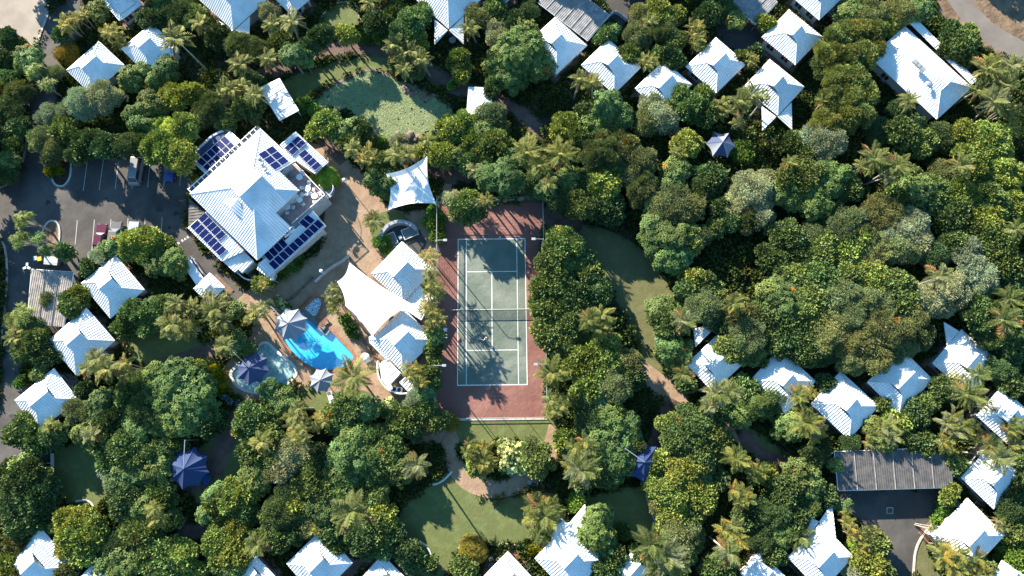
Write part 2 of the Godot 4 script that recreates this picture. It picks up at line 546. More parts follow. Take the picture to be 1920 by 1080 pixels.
	ribbon("path", [1390, 800, 1420, 850, 1480, 866, 1560, 860], 2.4, 0.007, M.path)
	ribbon("path", [470, 760, 440, 790, 412, 850, 400, 890], 3.0, 0.008, M.path)
	ribbon("path", [330, 990, 400, 1000, 450, 985, 520, 960], 2.6, 0.007, M.path)
	ribbon("path", [740, 330, 800, 320, 850, 330, 960, 330, 1010, 400, 1090, 430], 3.0, 0.006, M.path)
	ribbon("path", [300, 690, 350, 672, 400, 655, 420, 640], 2.6, 0.008, M.path)
	ribbon("path", [640, 1085, 720, 1020, 760, 990], 2.0, 0.007, M.path)
	sheet("playground_floor", smooth(GP([318, 890, 330, 850, 360, 838, 396, 850, 404, 880, 396, 910, 362, 926, 332, 918])), 0.009, M.path)
	sheet("playground_floor", smooth(GP([1180, 870, 1200, 835, 1235, 840, 1245, 880, 1225, 905, 1192, 902])), 0.009, M.path)
	# pools
	for k in 2:
		var low: float = [-0.62, -0.32][k]
		var s := Shape.new()
		var p := PackedVector3Array()
		for q in pools[k]:
			p.append(Vector3(q.x, low, q.y))
		s.fan_up(p)
		for i in p.size():
			var a := p[i]
			var b := p[(i + 1) % p.size()]
			s.quad(a, b, Vector3(b.x, 0.02, b.z), Vector3(a.x, 0.02, a.z))
		struct(["pool_basin", "paddling_pool_basin"][k], s, [M.pool_tile, M.kids_tile][k])
		var t := Shape.new()
		for i in p.size():
			p[i].y = -0.07
		t.fan_up(p)
		struct("pool_water", t, M.water)
		blocked.append(pools[k])
	var coping := Shape.new()
	var edge := PackedVector3Array()
	for q in pools[1]:
		edge.append(Vector3(q.x, 0, q.y))
	coping.strip(edge, 0.42, 0.0, 0.07, true)
	single("pool_coping", coping, M.edging, "white rounded coping round the paddling pool", "coping")
	var cop2 := Shape.new()
	edge = PackedVector3Array()
	for q in pools[0]:
		edge.append(Vector3(q.x, 0, q.y))
	cop2.strip(edge, 0.45, 0.0, 0.05, true)
	single("pool_coping", cop2, M.brick, "red brick coping round the bright blue swimming pool", "coping")
	# the spa at the pool's upper corner, its pebbled wall and brick rim
	var sp := Shape.new()
	sp.fan_up(smooth(GP([572, 578, 580, 570, 590, 560, 600, 561, 602, 568, 598, 582, 592, 592, 584, 590, 577, 584], -0.03), true, 3))
	struct("spa_water", sp, M.foam)
	var pw := Shape.new()
	pw.strip(smooth(GP([567, 578, 577, 590, 592, 602, 604, 616, 616, 624]), false, 4), 1.0, -0.62, -0.045)
	struct("pebble_wall", pw, M.pebble)
	var br := thing("brick_wall", "low red brick wall stepping beside the spa's upper left edge", "wall", G(572, 566))
	var bl := Shape.new()
	bl.box(Vector3.ZERO, Vector3(0.34, 0.12, 0.2))
	var brick_mesh := bl.mesh()
	for k in 15:
		var f := k / 14.0
		var p := G(lerpf(561, 583, f), lerpf(578, 556, f))
		for row in 3:
			piece("brick", brick_mesh, M.brick, br, Transform3D(Basis(Vector3.UP, 0.78 + R.randf_range(-0.06, 0.06)), p - br.position + Vector3(0, 0.08 + row * 0.13, 0)))
	for k in 12:
		var f := k / 11.0
		var p: Vector3 = [G(603, 560), G(606, 574), G(600, 588), G(592, 596)][mini(3, k / 3)].lerp([G(606, 574), G(600, 588), G(592, 596), G(606, 612)][mini(3, k / 3)], fmod(k, 3) / 3.0)
		piece("brick", brick_mesh, M.brick, br, Transform3D(Basis(Vector3.UP, f * 2.2), p - br.position + Vector3(0, 0.12, 0)))
	# the lily pond
	var pond := smooth(GP([566, 200, 600, 178, 640, 152, 690, 132, 735, 142, 775, 160, 815, 180, 850, 205, 845, 230, 815, 250, 760, 262, 720, 262, 690, 240, 650, 212, 600, 205]), true, 4)
	var po := Shape.new()
	for i in pond.size():
		pond[i].y = 0.012
	po.fan_up(pond)
	struct("pond_water", po, M.pond)
	var outline := flat(pond)
	blocked.append(outline)
	var bank := Shape.new()
	bank.strip(pond, 0.5, 0.0, 0.1, true)
	single("pond_bank", bank, M.stone, "low dark stone bank round the lily pond", "bank")
	var pad := Shape.new()
	pad.colored = true
	for k in 3:
		for i in 7:
			var a := TAU * (i + 0.2) / 7.6 + k
			var b := TAU * (i + 1.2) / 7.6 + k
			var o := Vector3([0.0, 0.33, -0.18][k], 0.012 * k, [0.0, 0.12, 0.3][k])
			var r: float = [0.2, 0.17, 0.15][k]
			pad.tri_to(o, o + Vector3(cos(a) * r, 0.008 * i, sin(a) * r), o + Vector3(cos(b) * r, 0.008 * i + 0.008, sin(b) * r), Vector3.UP)
	var where: Array[Transform3D] = []
	var tint := PackedColorArray()
	var patchy := FastNoiseLite.new()
	patchy.seed = 5
	patchy.frequency = 0.16
	for i in 5600:
		var q := Vector2(R.randf_range(G(560, 200).x, G(855, 200).x), R.randf_range(G(700, 125).z, G(700, 265).z))
		if Geometry2D.is_point_in_polygon(q, outline) and patchy.get_noise_2d(q.x, q.y) > -0.5:
			where.append(Transform3D(Basis(Vector3.UP, R.randf() * TAU).scaled(Vector3.ONE * R.randf_range(0.7, 1.2)), Vector3(q.x, 0.02 + R.randf() * 0.02, q.y)))
			tint.append(Color(0.25, 0.29, 0.14) * R.randf_range(0.72, 1.15) + Color(0.01, 0.03, 0.02) * R.randf())
	var pads := scatter("lily_pads", pad, M.leaf_soft, where, tint, self)
	pads.set_meta("kind", "stuff")
	pads.set_meta("label", "pale green lily pads crowding the dark pond")

func scatter(called: String, s: Shape, m: Material, where: Array[Transform3D], tint: PackedColorArray, parent: Node3D) -> MultiMeshInstance3D:
	return scatter_mesh(called, s.mesh(), m, where, tint, parent)

func scatter_mesh(called: String, mesh: Mesh, m: Material, where: Array[Transform3D], tint: PackedColorArray, parent: Node3D) -> MultiMeshInstance3D:
	var mm := MultiMesh.new()
	mm.transform_format = MultiMesh.TRANSFORM_3D
	mm.use_colors = true
	mm.mesh = mesh
	mm.instance_count = where.size()
	for i in where.size():
		mm.set_instance_transform(i, where[i])
		mm.set_instance_color(i, tint[i])
	var o := MultiMeshInstance3D.new()
	o.name = numbered(called) if parent == self else called
	o.multimesh = mm
	o.material_override = m
	parent.add_child(o, true)
	o.set_meta("kind", "stuff")
	return o

# ------------------------------------------------------------------ tennis court
func build_court() -> void:
	var mid := Vector3(-3.222, 0, -17.907)
	var turn := Basis(Vector3.UP, deg_to_rad(0.66))
	var at := func(x: float, z: float, y := 0.0) -> Vector3: return mid + turn * Vector3(x, 0, z) + Vector3(0, y, 0)
	var box := func(x0: float, z0: float, x1: float, z1: float) -> PackedVector3Array:
		return PackedVector3Array([mid + turn * Vector3(x0, 0, z0), mid + turn * Vector3(x1, 0, z0), mid + turn * Vector3(x1, 0, z1), mid + turn * Vector3(x0, 0, z1)])
	var outer: PackedVector3Array = box.call(-8.7, -18.0, 8.4, 17.0)
	sheet("court_surround", outer, 0.012, M.court_red)
	sheet("court_surface", box.call(-5.53, -11.93, 5.53, 11.93), 0.016, M.court_green)
	var lines := Shape.new()
	for l in [[-5.485, -11.885, 5.485, -11.885, 0.14], [-5.485, 11.885, 5.485, 11.885, 0.14], [-4.115, -6.4, 4.115, -6.4, 0.10], [-4.115, 6.4, 4.115, 6.4, 0.10]]:
		lines.box(mid + turn * Vector3(0, 0, l[1]) + Vector3(0, 0.0195, 0), Vector3(l[2] - l[0] + 0.1, 0.003, l[4]), turn)
	for l in [[-5.485, -11.8, 11.8, 0.11], [5.485, -11.8, 11.8, 0.11], [-4.115, -11.8, 11.8, 0.10], [4.115, -11.8, 11.8, 0.10], [0.0, -6.34, 6.34, 0.12]]:
		lines.box(mid + turn * Vector3(l[0], 0, 0) + Vector3(0, 0.0185, 0), Vector3(l[3], 0.003, l[2] - l[1]), turn)
	struct("court_lines", lines, M.line)
	# net
	var net := thing("tennis_net", "white taped tennis net across the middle of the court", "net", mid, deg_to_rad(0.66))
	for s in [-1.0, 1.0]:
		var p := Shape.new()
		p.tube(Vector3(s * 6.4, 0, 0), Vector3(s * 6.4, 1.07, 0), 0.045, 0.045, 8)
		part("post", p, M.galv, net)
	var mesh := Shape.new()
	for i in 160:
		var x := -6.38 + i * 0.08
		mesh.box(Vector3(x, 0.5, 0), Vector3(0.012, 0.92, 0.01))
	for i in 12:
		mesh.box(Vector3(0, 0.06 + i * 0.078, 0.012), Vector3(12.7, 0.012, 0.01))
	part("net_mesh", mesh, M.black, net).set_meta("kind", "stuff")
	var tape := Shape.new()
	tape.box(Vector3(0, 0.985, 0), Vector3(12.76, 0.07, 0.05))
	part("tape", tape, M.white, net)
	# fence
	var fence := thing("court_fence", "tall wire mesh fence on thin posts round the tennis court", "fence", mid)
	var corners := [turn * Vector3(-8.7, 0, -18), turn * Vector3(8.4, 0, -18), turn * Vector3(8.4, 0, 17), turn * Vector3(-8.7, 0, 17)]
	var post := Shape.new()
	post.tube(Vector3.ZERO, Vector3(0, 3.1, 0), 0.04, 0.04, 6)
	var post_mesh := post.mesh()
	for i in 4:
		var a: Vector3 = corners[i]
		var b: Vector3 = corners[(i + 1) % 4]
		var n := int(a.distance_to(b) / 3.2)
		for k in n:
			piece("post", post_mesh, M.green_steel, fence, Transform3D(Basis.IDENTITY, a.lerp(b, float(k) / n)))
		var rail := Shape.new()
		var low := 0.55 if i == 2 else 3.1
		rail.tube(a + Vector3(0, low, 0), b + Vector3(0, low, 0), 0.05, 0.05, 6)
		part("rail", rail, M.galv if i != 0 else M.green_steel, fence)
		var wire := Shape.new()
		var d := (b - a).normalized()
		var count := int(a.distance_to(b) / 0.3)
		for k in count:
			var p := a.lerp(b, (k + 0.5) / count)
			wire.box(p + Vector3(0, low / 2, 0), Vector3(0.010, low, 0.010))
		for k in int(low / 0.3):
			wire.box((a + b) / 2 + Vector3(0, 0.15 + k * 0.3, 0), Vector3(a.distance_to(b), 0.010, 0.010), Basis(d, Vector3.UP, d.cross(Vector3.UP)))
		part("wire_mesh", wire, M.green_steel, fence).set_meta("kind", "stuff")
	# concrete strip under the lower fence
	var strip := Shape.new()
	strip.box(at.call(0.0, 17.2, 0.05), Vector3(17.2, 0.1, 0.28), turn)
	single("court_kerb", strip, M.kerb, "long pale concrete kerb along the court's lower end", "kerb")
	# floodlights
	var spots := [[-8.35, -9.6, "upper left"], [-8.35, 9.4, "lower left"], [8.1, -9.6, "upper right"], [8.1, 9.4, "lower right"]]
	for f in spots:
		var pole := thing("floodlight_pole", "slim steel floodlight pole by the %s side of the tennis court" % f[2], "light pole", at.call(f[0], f[1]), 0.0, "floodlights round the court")
		var p := Shape.new()
		p.tube(Vector3.ZERO, Vector3(0, 8.0, 0), 0.09, 0.06, 8)
		part("pole", p, M.galv, pole)
		var arm := Shape.new()
		arm.tube(Vector3(0, 7.9, 0), Vector3(-signf(f[0]) * 1.3, 8.1, 0), 0.045, 0.04, 6)
		part("arm", arm, M.galv, pole)
		var head := Shape.new()
		head.box(Vector3(-signf(f[0]) * 1.5, 8.05, 0), Vector3(0.6, 0.16, 0.36))
		part("lamp_head", head, M.galv, pole)
	# chairs beside the court, a ball, bags
	for k in 2:
		chair(G(836, [619, 631][k]), 1.5, M.white, "white plastic chair %s in the fence's shade left of the court" % ["nearer the net", "farther from the net"][k])
	var ball := Shape.new()
	ball.ball(Vector3(0, 0.11, 0), 0.11)
	var red := single("red_bag", bag_shape(), plain(0.42, 0.03, 0.05, 0.6), "small red bag lying on the court's left sideline", "bag")
	red.position = G(861.5, 636.5)
	for k in 2:
		var b := Shape.new()
		b.ball(Vector3(0, 0.035, 0), 0.05)
		var o := single("tennis_ball", b, plain(0.55, 0.62, 0.08, 0.8), ["yellow tennis ball lying beyond the net near the centre line", "yellow tennis ball lying beside the player"][k], "ball")
		o.position = [G(936.5, 555.5), G(916.0, 621.6)][k]

func bag_shape() -> Shape:
	var s := Shape.new()
	s.frustum(Vector3.ZERO, Vector2(0.5, 0.28), Vector2(0.42, 0.12), 0.26, Basis(Vector3.UP, 1.3))
	s.path(smooth(PackedVector3Array([Vector3(0, 0.24, -0.15), Vector3(0, 0.36, -0.08), Vector3(0, 0.36, 0.08), Vector3(0, 0.24, 0.15)]), false), 0.02, 0.02)
	return s

func chair(at: Vector3, turn: float, m: Material, label: String, group := "") -> Node3D:
	var o := thing("plastic_chair", label, "chair", at, turn, group)
	var s := Shape.new()
	s.box(Vector3(0, 0.43, 0), Vector3(0.50, 0.05, 0.48))
	part("seat", s, m, o)
	var b := Shape.new()
	b.box(Vector3(0, 0.66, -0.25), Vector3(0.50, 0.44, 0.04), Basis(Vector3.RIGHT, -0.2))
	part("backrest", b, m, o)
	for x in [-1, 1]:
		var a := Shape.new()
		a.box(Vector3(x * 0.25, 0.62, 0), Vector3(0.06, 0.04, 0.44))
		part("armrest", a, m, o)
		for z in [-1, 1]:
			var l := Shape.new()
			l.tube(Vector3(x * 0.26, 0, z * 0.25), Vector3(x * 0.22, 0.43, z * 0.2), 0.022, 0.022, 5)
			part("leg", l, m, o)
	return o

func round_table(at: Vector3, r: float, m: Material, label: String) -> Node3D:
	var o := thing("round_table", label, "table", at, 0.0)
	var s := Shape.new()
	s.disc(Vector3(0, 0.74, 0), r, 0.04, 18)
	part("table_top", s, m, o)
	for k in 3:
		var l := Shape.new()
		var d := Vector3(cos(k * TAU / 3), 0, sin(k * TAU / 3))
		l.tube(d * r * 0.7, d * r * 0.45 + Vector3(0, 0.7, 0), 0.025, 0.025, 5)
		part("leg", l, m, o)
	return o

var gutter_paint: Material = null

# ------------------------------------------------------------------ roofs and houses
# The oblong nearest to four corners; the ridge runs along p0 -> p1.
func oblong(p: PackedVector3Array) -> Dictionary:
	var c := (p[0] + p[1] + p[2] + p[3]) / 4.0
	var a := (p[1] - p[0]) + (p[2] - p[3])
	var b := (p[2] - p[1]) + (p[3] - p[0])
	a.y = 0
	b.y = 0
	var side := Vector3(-b.z, 0, b.x)
	a = (a.normalized() + side.normalized() * signf(side.dot(a))).normalized()
	b = Vector3(a.z, 0, -a.x)
	if b.dot(p[2] - p[1]) < 0:
		b = -b
	return {"c": c, "a": a, "b": b, "A": (p[0].distance_to(p[1]) + p[3].distance_to(p[2])) / 4.0, "B": (p[1].distance_to(p[2]) + p[0].distance_to(p[3])) / 4.0}

# a hip roof with small gables under the ridge ends (gable 0 leaves a plain hip)
func hip_roof(o: Node3D, q: Dictionary, pitch: float, gable: float, m: Material, rib := 0.42) -> void:
	var c: Vector3 = q.c - o.position
	var a: Vector3 = q.a
	var b: Vector3 = q.b
	var A: float = q.A
	var B: float = q.B
	var rise := B * tan(deg_to_rad(pitch))
	var g := minf(A - 0.3, maxf(A - B, 0.0) + gable)
	var t := minf(1.0, (A - g) / B)
	var P := func(x: float, y: float, h: float) -> Vector3: return c + a * x + b * y + Vector3(0, h * rise, 0)
	for s in [-1.0, 1.0]:
		var side := Shape.new()
		side.ribbed(PackedVector3Array([P.call(-A, s * B, 0), P.call(A, s * B, 0), P.call(g, s * B * (1 - t), t), P.call(g, 0, 1), P.call(-g, 0, 1), P.call(-g, s * B * (1 - t), t)]), a, rib)
		part("roof_plane", side, m, o)
		var end := Shape.new()
		end.ribbed(PackedVector3Array([P.call(s * A, -B, 0), P.call(s * A, B, 0), P.call(s * g, B * (1 - t), t), P.call(s * g, -B * (1 - t), t)]), b, rib)
		part("roof_plane", end, m, o)
		if t < 0.98:
			var ga := Shape.new()
			ga.tri_to(P.call(s * (g - 0.12), B * (1 - t), t), P.call(s * (g - 0.12), -B * (1 - t), t), P.call(s * (g - 0.12), 0, 1), a * s)
			part("gable_vent", ga, M.wall_grey, o)
	var cap := Shape.new()
	cap.tube(P.call(-g, 0, 1), P.call(g, 0, 1), 0.07, 0.07, 6)
	for s in [-1.0, 1.0]:
		for r in [-1.0, 1.0]:
			cap.tube(P.call(s * A, r * B, 0) + Vector3(0, 0.02, 0), P.call(s * g, r * B * (1 - t), t) + Vector3(0, 0.02, 0), 0.07, 0.07, 6)
	part("ridge_capping", cap, m, o)
	var gut := Shape.new()
	var ring := [P.call(-A, -B, 0), P.call(A, -B, 0), P.call(A, B, 0), P.call(-A, B, 0)]
	for i in 4:
		gut.tube(ring[i] + Vector3(0, -0.06, 0), ring[(i + 1) % 4] + Vector3(0, -0.06, 0), 0.075, 0.075, 5)
	part("gutter", gut, gutter_paint if gutter_paint else M.trim, o)

func walls(o: Node3D, q: Dictionary, eave: float, inset: float, m: Material, windows := true) -> void:
	var c: Vector3 = q.c - o.position
	c.y = 0
	var a: Vector3 = q.a
	var b: Vector3 = q.b
	var A: float = q.A - inset
	var B: float = q.B - inset
	var w := Shape.new()
	w.box(c + Vector3(0, eave / 2 + 0.1, 0), Vector3(A * 2, eave + 0.2, B * 2), Basis(a, Vector3.UP, a.cross(Vector3.UP)))
	part("wall", w, m, o)
	if not windows:
		return
	var turn := Basis(a, Vector3.UP, a.cross(Vector3.UP))
	for k in 4:
		var n: Vector3 = [a, b, -a, -b][k]
		var reach: float = [A, B, A, B][k]
		var along: Vector3 = [b, a, b, a][k]
		for s in [-1.0, 1.0]:
			var side: Vector3 = c + n * reach + along * s * ([B, A, B, A][k] * 0.5)
			var tb := Basis(along, Vector3.UP, along.cross(Vector3.UP))
			if k == 1 and s > 0:
				var d := Shape.new()
				d.box(side + n * 0.02 + Vector3(0, 1.05, 0), Vector3(0.9, 2.1, 0.08), tb)
				part("door", d, M.door, o)
				continue
			var f := Shape.new()
			f.box(side + n * 0.02 + Vector3(0, 1.5, 0), Vector3(1.5, 1.2, 0.08), tb)
			var win := part("window", f, M.window_frame, o)
			var gl := Shape.new()
			for x in [-0.36, 0.36]:
				gl.box(side + n * 0.05 + along * x + Vector3(0, 1.5, 0), Vector3(0.64, 1.06, 0.06), tb)
			part("pane", gl, M.glass, win)

# lower roof on three or four corners, each [px, py, height]
func low_roof(o: Node3D, called: String, a: Array, m: Material, pitch := 0.42) -> void:
	var p := PackedVector3Array()
	for k in a:
		p.append(G(k[0], k[1], k[2]) - o.position)
	var n := (p[1] - p[0]).cross(p[2] - p[0]).normalized()
	var slope := n.cross(Vector3.UP)
	var s := Shape.new()
	s.ribbed(p, slope if slope.length() > 0.05 else p[1] - p[0], pitch)
	for i in p.size():
		s.tube(p[i] + Vector3(0, -0.05, 0), p[(i + 1) % p.size()] + Vector3(0, -0.05, 0), 0.06, 0.06, 5)
	part(called, s, m, o)
	if called in ["wing_roof", "annexe_roof"]:      # rooms under it
		var mid := Vector3.ZERO
		var low := INF
		for k in p:
			mid += k / p.size()
			low = minf(low, k.y)
		var r := PackedVector3Array()
		for k in p:
			r.append(k.lerp(mid, 0.12))
		var w := Shape.new()
		w.slab(r, 0.0, low - 0.12)
		part("wing_wall", w, M.wall, o)

# corners in the order left, top, right, bottom; the ridge runs from the lower left to the upper right
func cottage(a: Array, label: String, gable := 1.25, eave := 2.8, pitch := 29.0, m: Material = null, called := "cottage") -> Node3D:
	var q := oblong(GP(a, eave))
	var o := thing(called, label, "cottage", Vector3(q.c.x, 0, q.c.z), 0.0, "white roofed cottages in the garden")
	hip_roof(o, q, pitch, gable, m if m else M.roof)
	walls(o, q, eave, 0.55, M.wall)
	var foot := PackedVector2Array()
	for s in [Vector2(-1, -1), Vector2(1, -1), Vector2(1, 1), Vector2(-1, 1)]:
		var v: Vector3 = q.c + q.a * s.x * (q.A + 0.3) + q.b * s.y * (q.B + 0.3)
		foot.append(Vector2(v.x, v.z))
	blocked.append(foot)
	var pad := Shape.new()
	pad.box(Vector3(0, 0.06, 0), Vector3(q.A * 2 + 0.6, 0.12, q.B * 2 + 0.6), Basis(q.a, Vector3.UP, q.a.cross(Vector3.UP)))
	part("terrace", pad, M.timber, o)
	return o

func carport(a: Array, h0: float, h1: float, label: String, m: Material, seams: int) -> Node3D:
	var p := PackedVector3Array()
	for i in 4:
		p.append(G(a[i * 2], a[i * 2 + 1], h0 if i < 2 else h1))
	var c := (p[0] + p[1] + p[2] + p[3]) / 4.0
	var o := thing("carport", label, "carport", Vector3(c.x, 0, c.z), 0.0, "")
	var s := Shape.new()
	var n := maxi(1, seams)
	for k in n:
		var f0 := float(k) / n
		var f1 := (k + 1.0) / n - 0.012 / n
		var sh := Shape.new()
		sh.ribbed(PackedVector3Array([p[0].lerp(p[1], f0) - o.position, p[0].lerp(p[1], f1) - o.position, p[3].lerp(p[2], f1) - o.position, p[3].lerp(p[2], f0) - o.position]), p[1] - p[0], 0.34, 0.05)
		part("roof_sheet", sh, m, o)
		if k > 0:
			var seam := Shape.new()
			seam.tube(p[0].lerp(p[1], f0) - o.position + Vector3(0, 0.05, 0), p[3].lerp(p[2], f0) - o.position + Vector3(0, 0.05, 0), 0.07, 0.07, 5)
			part("seam", seam, M.roof_grey, o)
	for i in 4:
		s.tube(p[i] - o.position + Vector3(0, -0.08, 0), p[(i + 1) % 4] - o.position + Vector3(0, -0.08, 0), 0.08, 0.08, 5)
	part("edge_beam", s, M.trim, o)
	for f in [0.04, 0.35, 0.65, 0.96]:
		for e in [0.06, 0.94]:
			var b := p[0].lerp(p[1], f).lerp(p[3].lerp(p[2], f), e) - o.position
			var post := Shape.new()
			post.tube(Vector3(b.x, 0, b.z), b + Vector3(0, -0.06, 0), 0.06, 0.06, 6)
			part("post", post, M.galv, o)
	blocked.append(flat(p))
	return o

# ------------------------------------------------------------------ the main house
func panels(o: Node3D, a: Array, across: int, along: int, skip := 0) -> void:
	# an array of solar panels on four corners [px, py, height]; the first `across` cells may be left out
	var p := PackedVector3Array()
	for k in a:
		p.append(G(k[0], k[1], k[2]) - o.position)
	var n := (p[1] - p[0]).cross(p[3] - p[0]).normalized()
	if n.y < 0:
		n = -n
	for i in across:
		for j in along:
			if i * along + j < skip:
				continue
			var cor := []
			for e in [[0.02, 0.03], [0.98, 0.03], [0.98, 0.97], [0.02, 0.97]]:
				var u: float = (j + e[0]) / along
				var v: float = (i + e[1]) / across
				cor.append(p[0].lerp(p[1], u).lerp(p[3].lerp(p[2], u), v) + n * 0.24)
			var s := Shape.new()
			s.face(cor[0], cor[1], cor[2], cor[3], n)
			for k in 4:
				s.face(cor[k], cor[(k + 1) % 4], cor[(k + 1) % 4] - n * 0.08, cor[k] - n * 0.08, (cor[k] + cor[(k + 1) % 4] - cor[(k + 2) % 4] - cor[(k + 3) % 4]))
			var panel := part("solar_panel", s, M.solar, o)
			var f := Shape.new()
			for k in 4:
				f.tube(cor[k] + n * 0.01, cor[(k + 1) % 4] + n * 0.01, 0.028, 0.028, 4)
			part("panel_frame", f, M.frame, panel)

func main_house() -> void:
	var eave := 5.6
	var L := G(356, 361, eave)
	var T := G(487, 246, eave)
	var B := G(481, 488, eave)
	var q := oblong(PackedVector3Array([L, T, G(617, 358, eave), B]))
	var o := thing("main_house", "big white two storey house with solar panels and a roof terrace", "house", Vector3(q.c.x, 0, q.c.z))
	var c: Vector3 = q.c - o.position
	var a: Vector3 = q.a
	var b: Vector3 = q.b
	var A: float = q.A
	var BB: float = q.B
	var rise := BB * tan(deg_to_rad(23.0))
	var g := 2.3
	var t := (A - g) / BB
	var P := func(x: float, y: float, h: float) -> Vector3: return c + a * x + b * y + Vector3(0, h * rise, 0)
	# the corner towards the plaza is cut away for the terrace
	var K := 0.38          # where the notch meets the hip, from the eave corner inwards
	var nx := A * (1 - K)
	var ny := BB - (A - nx)
	K = (A - nx) / BB
	var xs := nx - 5.0
	var ys := ny - 4.6
	var left := Shape.new()
	left.ribbed(PackedVector3Array([P.call(-A, -BB, 0), P.call(A, -BB, 0), P.call(g, -BB * (1 - t), t), P.call(g, 0, 1), P.call(-g, 0, 1), P.call(-g, -BB * (1 - t), t)]), a)
	part("roof_plane", left, M.roof, o)
	var sw := Shape.new()
	sw.ribbed(PackedVector3Array([P.call(-A, -BB, 0), P.call(-A, BB, 0), P.call(-g, BB * (1 - t), t), P.call(-g, -BB * (1 - t), t)]), b)
	part("roof_plane", sw, M.roof, o)
	var ne := Shape.new()
	ne.ribbed(PackedVector3Array([P.call(A, -BB, 0), P.call(A, ys, 0), P.call(nx, ys, K), P.call(nx, ny, K), P.call(g, BB * (1 - t), t), P.call(g, -BB * (1 - t), t)]), b)
	part("roof_plane", ne, M.roof, o)
	var se := Shape.new()
	se.ribbed(PackedVector3Array([P.call(-A, BB, 0), P.call(xs, BB, 0), P.call(xs, ny, K), P.call(nx, ny, K), P.call(g, BB * (1 - t), t), P.call(g, 0, 1), P.call(-g, 0, 1), P.call(-g, BB * (1 - t), t)]), a)
	part("roof_plane", se, M.roof, o)
	for s in [-1.0, 1.0]:
		var ga := Shape.new()
		ga.tri_to(P.call(s * (g - 0.1), BB * (1 - t), t), P.call(s * (g - 0.1), -BB * (1 - t), t), P.call(s * (g - 0.1), 0, 1), a * s)
		part("gable_vent", ga, M.wall_grey, o)
	var cap := Shape.new()
	cap.tube(P.call(-g, 0, 1), P.call(g, 0, 1), 0.1, 0.1, 6)
	for k in [[-A, -BB, 0.0, -g, -BB * (1 - t), t], [-A, BB, 0.0, -g, BB * (1 - t), t], [A, -BB, 0.0, g, -BB * (1 - t), t], [nx, ny, K, g, BB * (1 - t), t]]:
		cap.tube(P.call(k[0], k[1], k[2]) + Vector3(0, 0.03, 0), P.call(k[3], k[4], k[5]) + Vector3(0, 0.03, 0), 0.1, 0.1, 6)
	part("ridge_capping", cap, M.roof, o)
	var gut := Shape.new()
	for k in [[-A, -BB, A, -BB], [-A, -BB, -A, BB], [-A, BB, xs, BB], [A, -BB, A, ys]]:
		gut.tube(P.call(k[0], k[1], 0) + Vector3(0, -0.07, 0), P.call(k[2], k[3], 0) + Vector3(0, -0.07, 0), 0.1, 0.1, 5)
	part("gutter", gut, M.trim, o)
	# the side gable on the lower left slope
	var dz := Shape.new()
	var f0: Vector3 = P.call(-A * 0.62, -0.4, 0.62)
	var f1: Vector3 = P.call(-g * 1.15, -0.4, 0.74)
	var f2: Vector3 = P.call(-A * 0.60, 2.7, 0.30)
	var f3: Vector3 = P.call(-A * 0.60, -3.0, 0.30)
	dz.ribbed(PackedVector3Array([f0, f1, f3]), f1 - f0)
	dz.ribbed(PackedVector3Array([f0, f1, f2]), f1 - f0)
	dz.tri_to(f0, f2, f3, -a)
	part("side_gable", dz, M.roof, o)
	# walls, upper and lower
	var turn := Basis(a, Vector3.UP, a.cross(Vector3.UP))
	var w := Shape.new()
	w.box(c + Vector3(0, -eave + 1.6, 0), Vector3(A * 2 - 1.0, 3.2, BB * 2 - 1.0), turn)
	for r in [[-A + 0.8, xs - 0.3, -BB + 0.8, BB - 0.8], [xs - 0.3, A - 0.8, -BB + 0.8, ys - 0.3], [xs - 0.3, nx - 0.6, ys - 0.3, ny - 0.6]]:
		w.box(c + a * ((r[0] + r[1]) / 2) + b * ((r[2] + r[3]) / 2) + Vector3(0, -1.35, 0), Vector3(r[1] - r[0], 2.7, r[3] - r[2]), turn)
	part("wall", w, M.wall, o)
	for k in 6:
		var f := Shape.new()
		var along := lerpf(-A + 2, A - 4, k / 5.0)
		f.box(P.call(along, -BB + 0.8, 0) + Vector3(0, -1.3, 0) - b * 0.04, Vector3(1.5, 1.3, 0.1), turn)
		part("window", f, M.glass, o)
	# strip of glazed verandah roofing along the upper left eave
	for k in 15:
		if k == 7:
			continue
		var u := lerpf(-A + 0.3, A - 0.3, k / 14.4)
		var s := Shape.new()
		var p0: Vector3 = P.call(u, -BB - 0.1, 0) + Vector3(0, -0.5, 0)
		s.face(p0, p0 + a * 0.86, p0 + a * 0.86 - b * 1.0 - Vector3(0, 0.15, 0), p0 - b * 1.0 - Vector3(0, 0.15, 0), Vector3.UP)
		part("verandah_pane", s, M.glass, o)
	var vb := Shape.new()
	for k in 16:
		var u := lerpf(-A + 0.25, A - 0.35, k / 15.4)
		vb.box(P.call(u, -BB - 0.6, 0) + Vector3(0, -0.52, 0), Vector3(0.12, 0.14, 1.3), turn)
	vb.box(P.call(0, -BB - 1.15, 0) + Vector3(0, -0.6, 0), Vector3(A * 2 - 0.4, 0.14, 0.14), turn)
	part("verandah_beams", vb, M.trim, o)
	# lower wings with panels
	low_roof(o, "wing_roof", [[364, 306, 3.3], [432, 246, 3.3], [458, 271, 4.0], [391, 331, 4.0]], M.roof)
	panels(o, [[369.5, 303, 3.38], [422.5, 256, 3.38], [446, 279, 3.97], [393, 325, 3.97]], 2, 6)
	low_roof(o, "wing_roof", [[554, 247, 3.3], [615, 304, 3.3], [590, 325, 4.0], [548, 297, 4.0], [525, 272, 4.1]], M.roof)
	panels(o, [[559.6, 255.4, 3.45], [575, 269.6, 3.45], [548.5, 293.5, 4.05], [533, 279, 4.05]], 2, 2)
	panels(o, [[572.5, 281, 3.55], [604, 311.5, 3.55], [590.5, 322.5, 3.95], [559, 292, 3.95]], 1, 4)
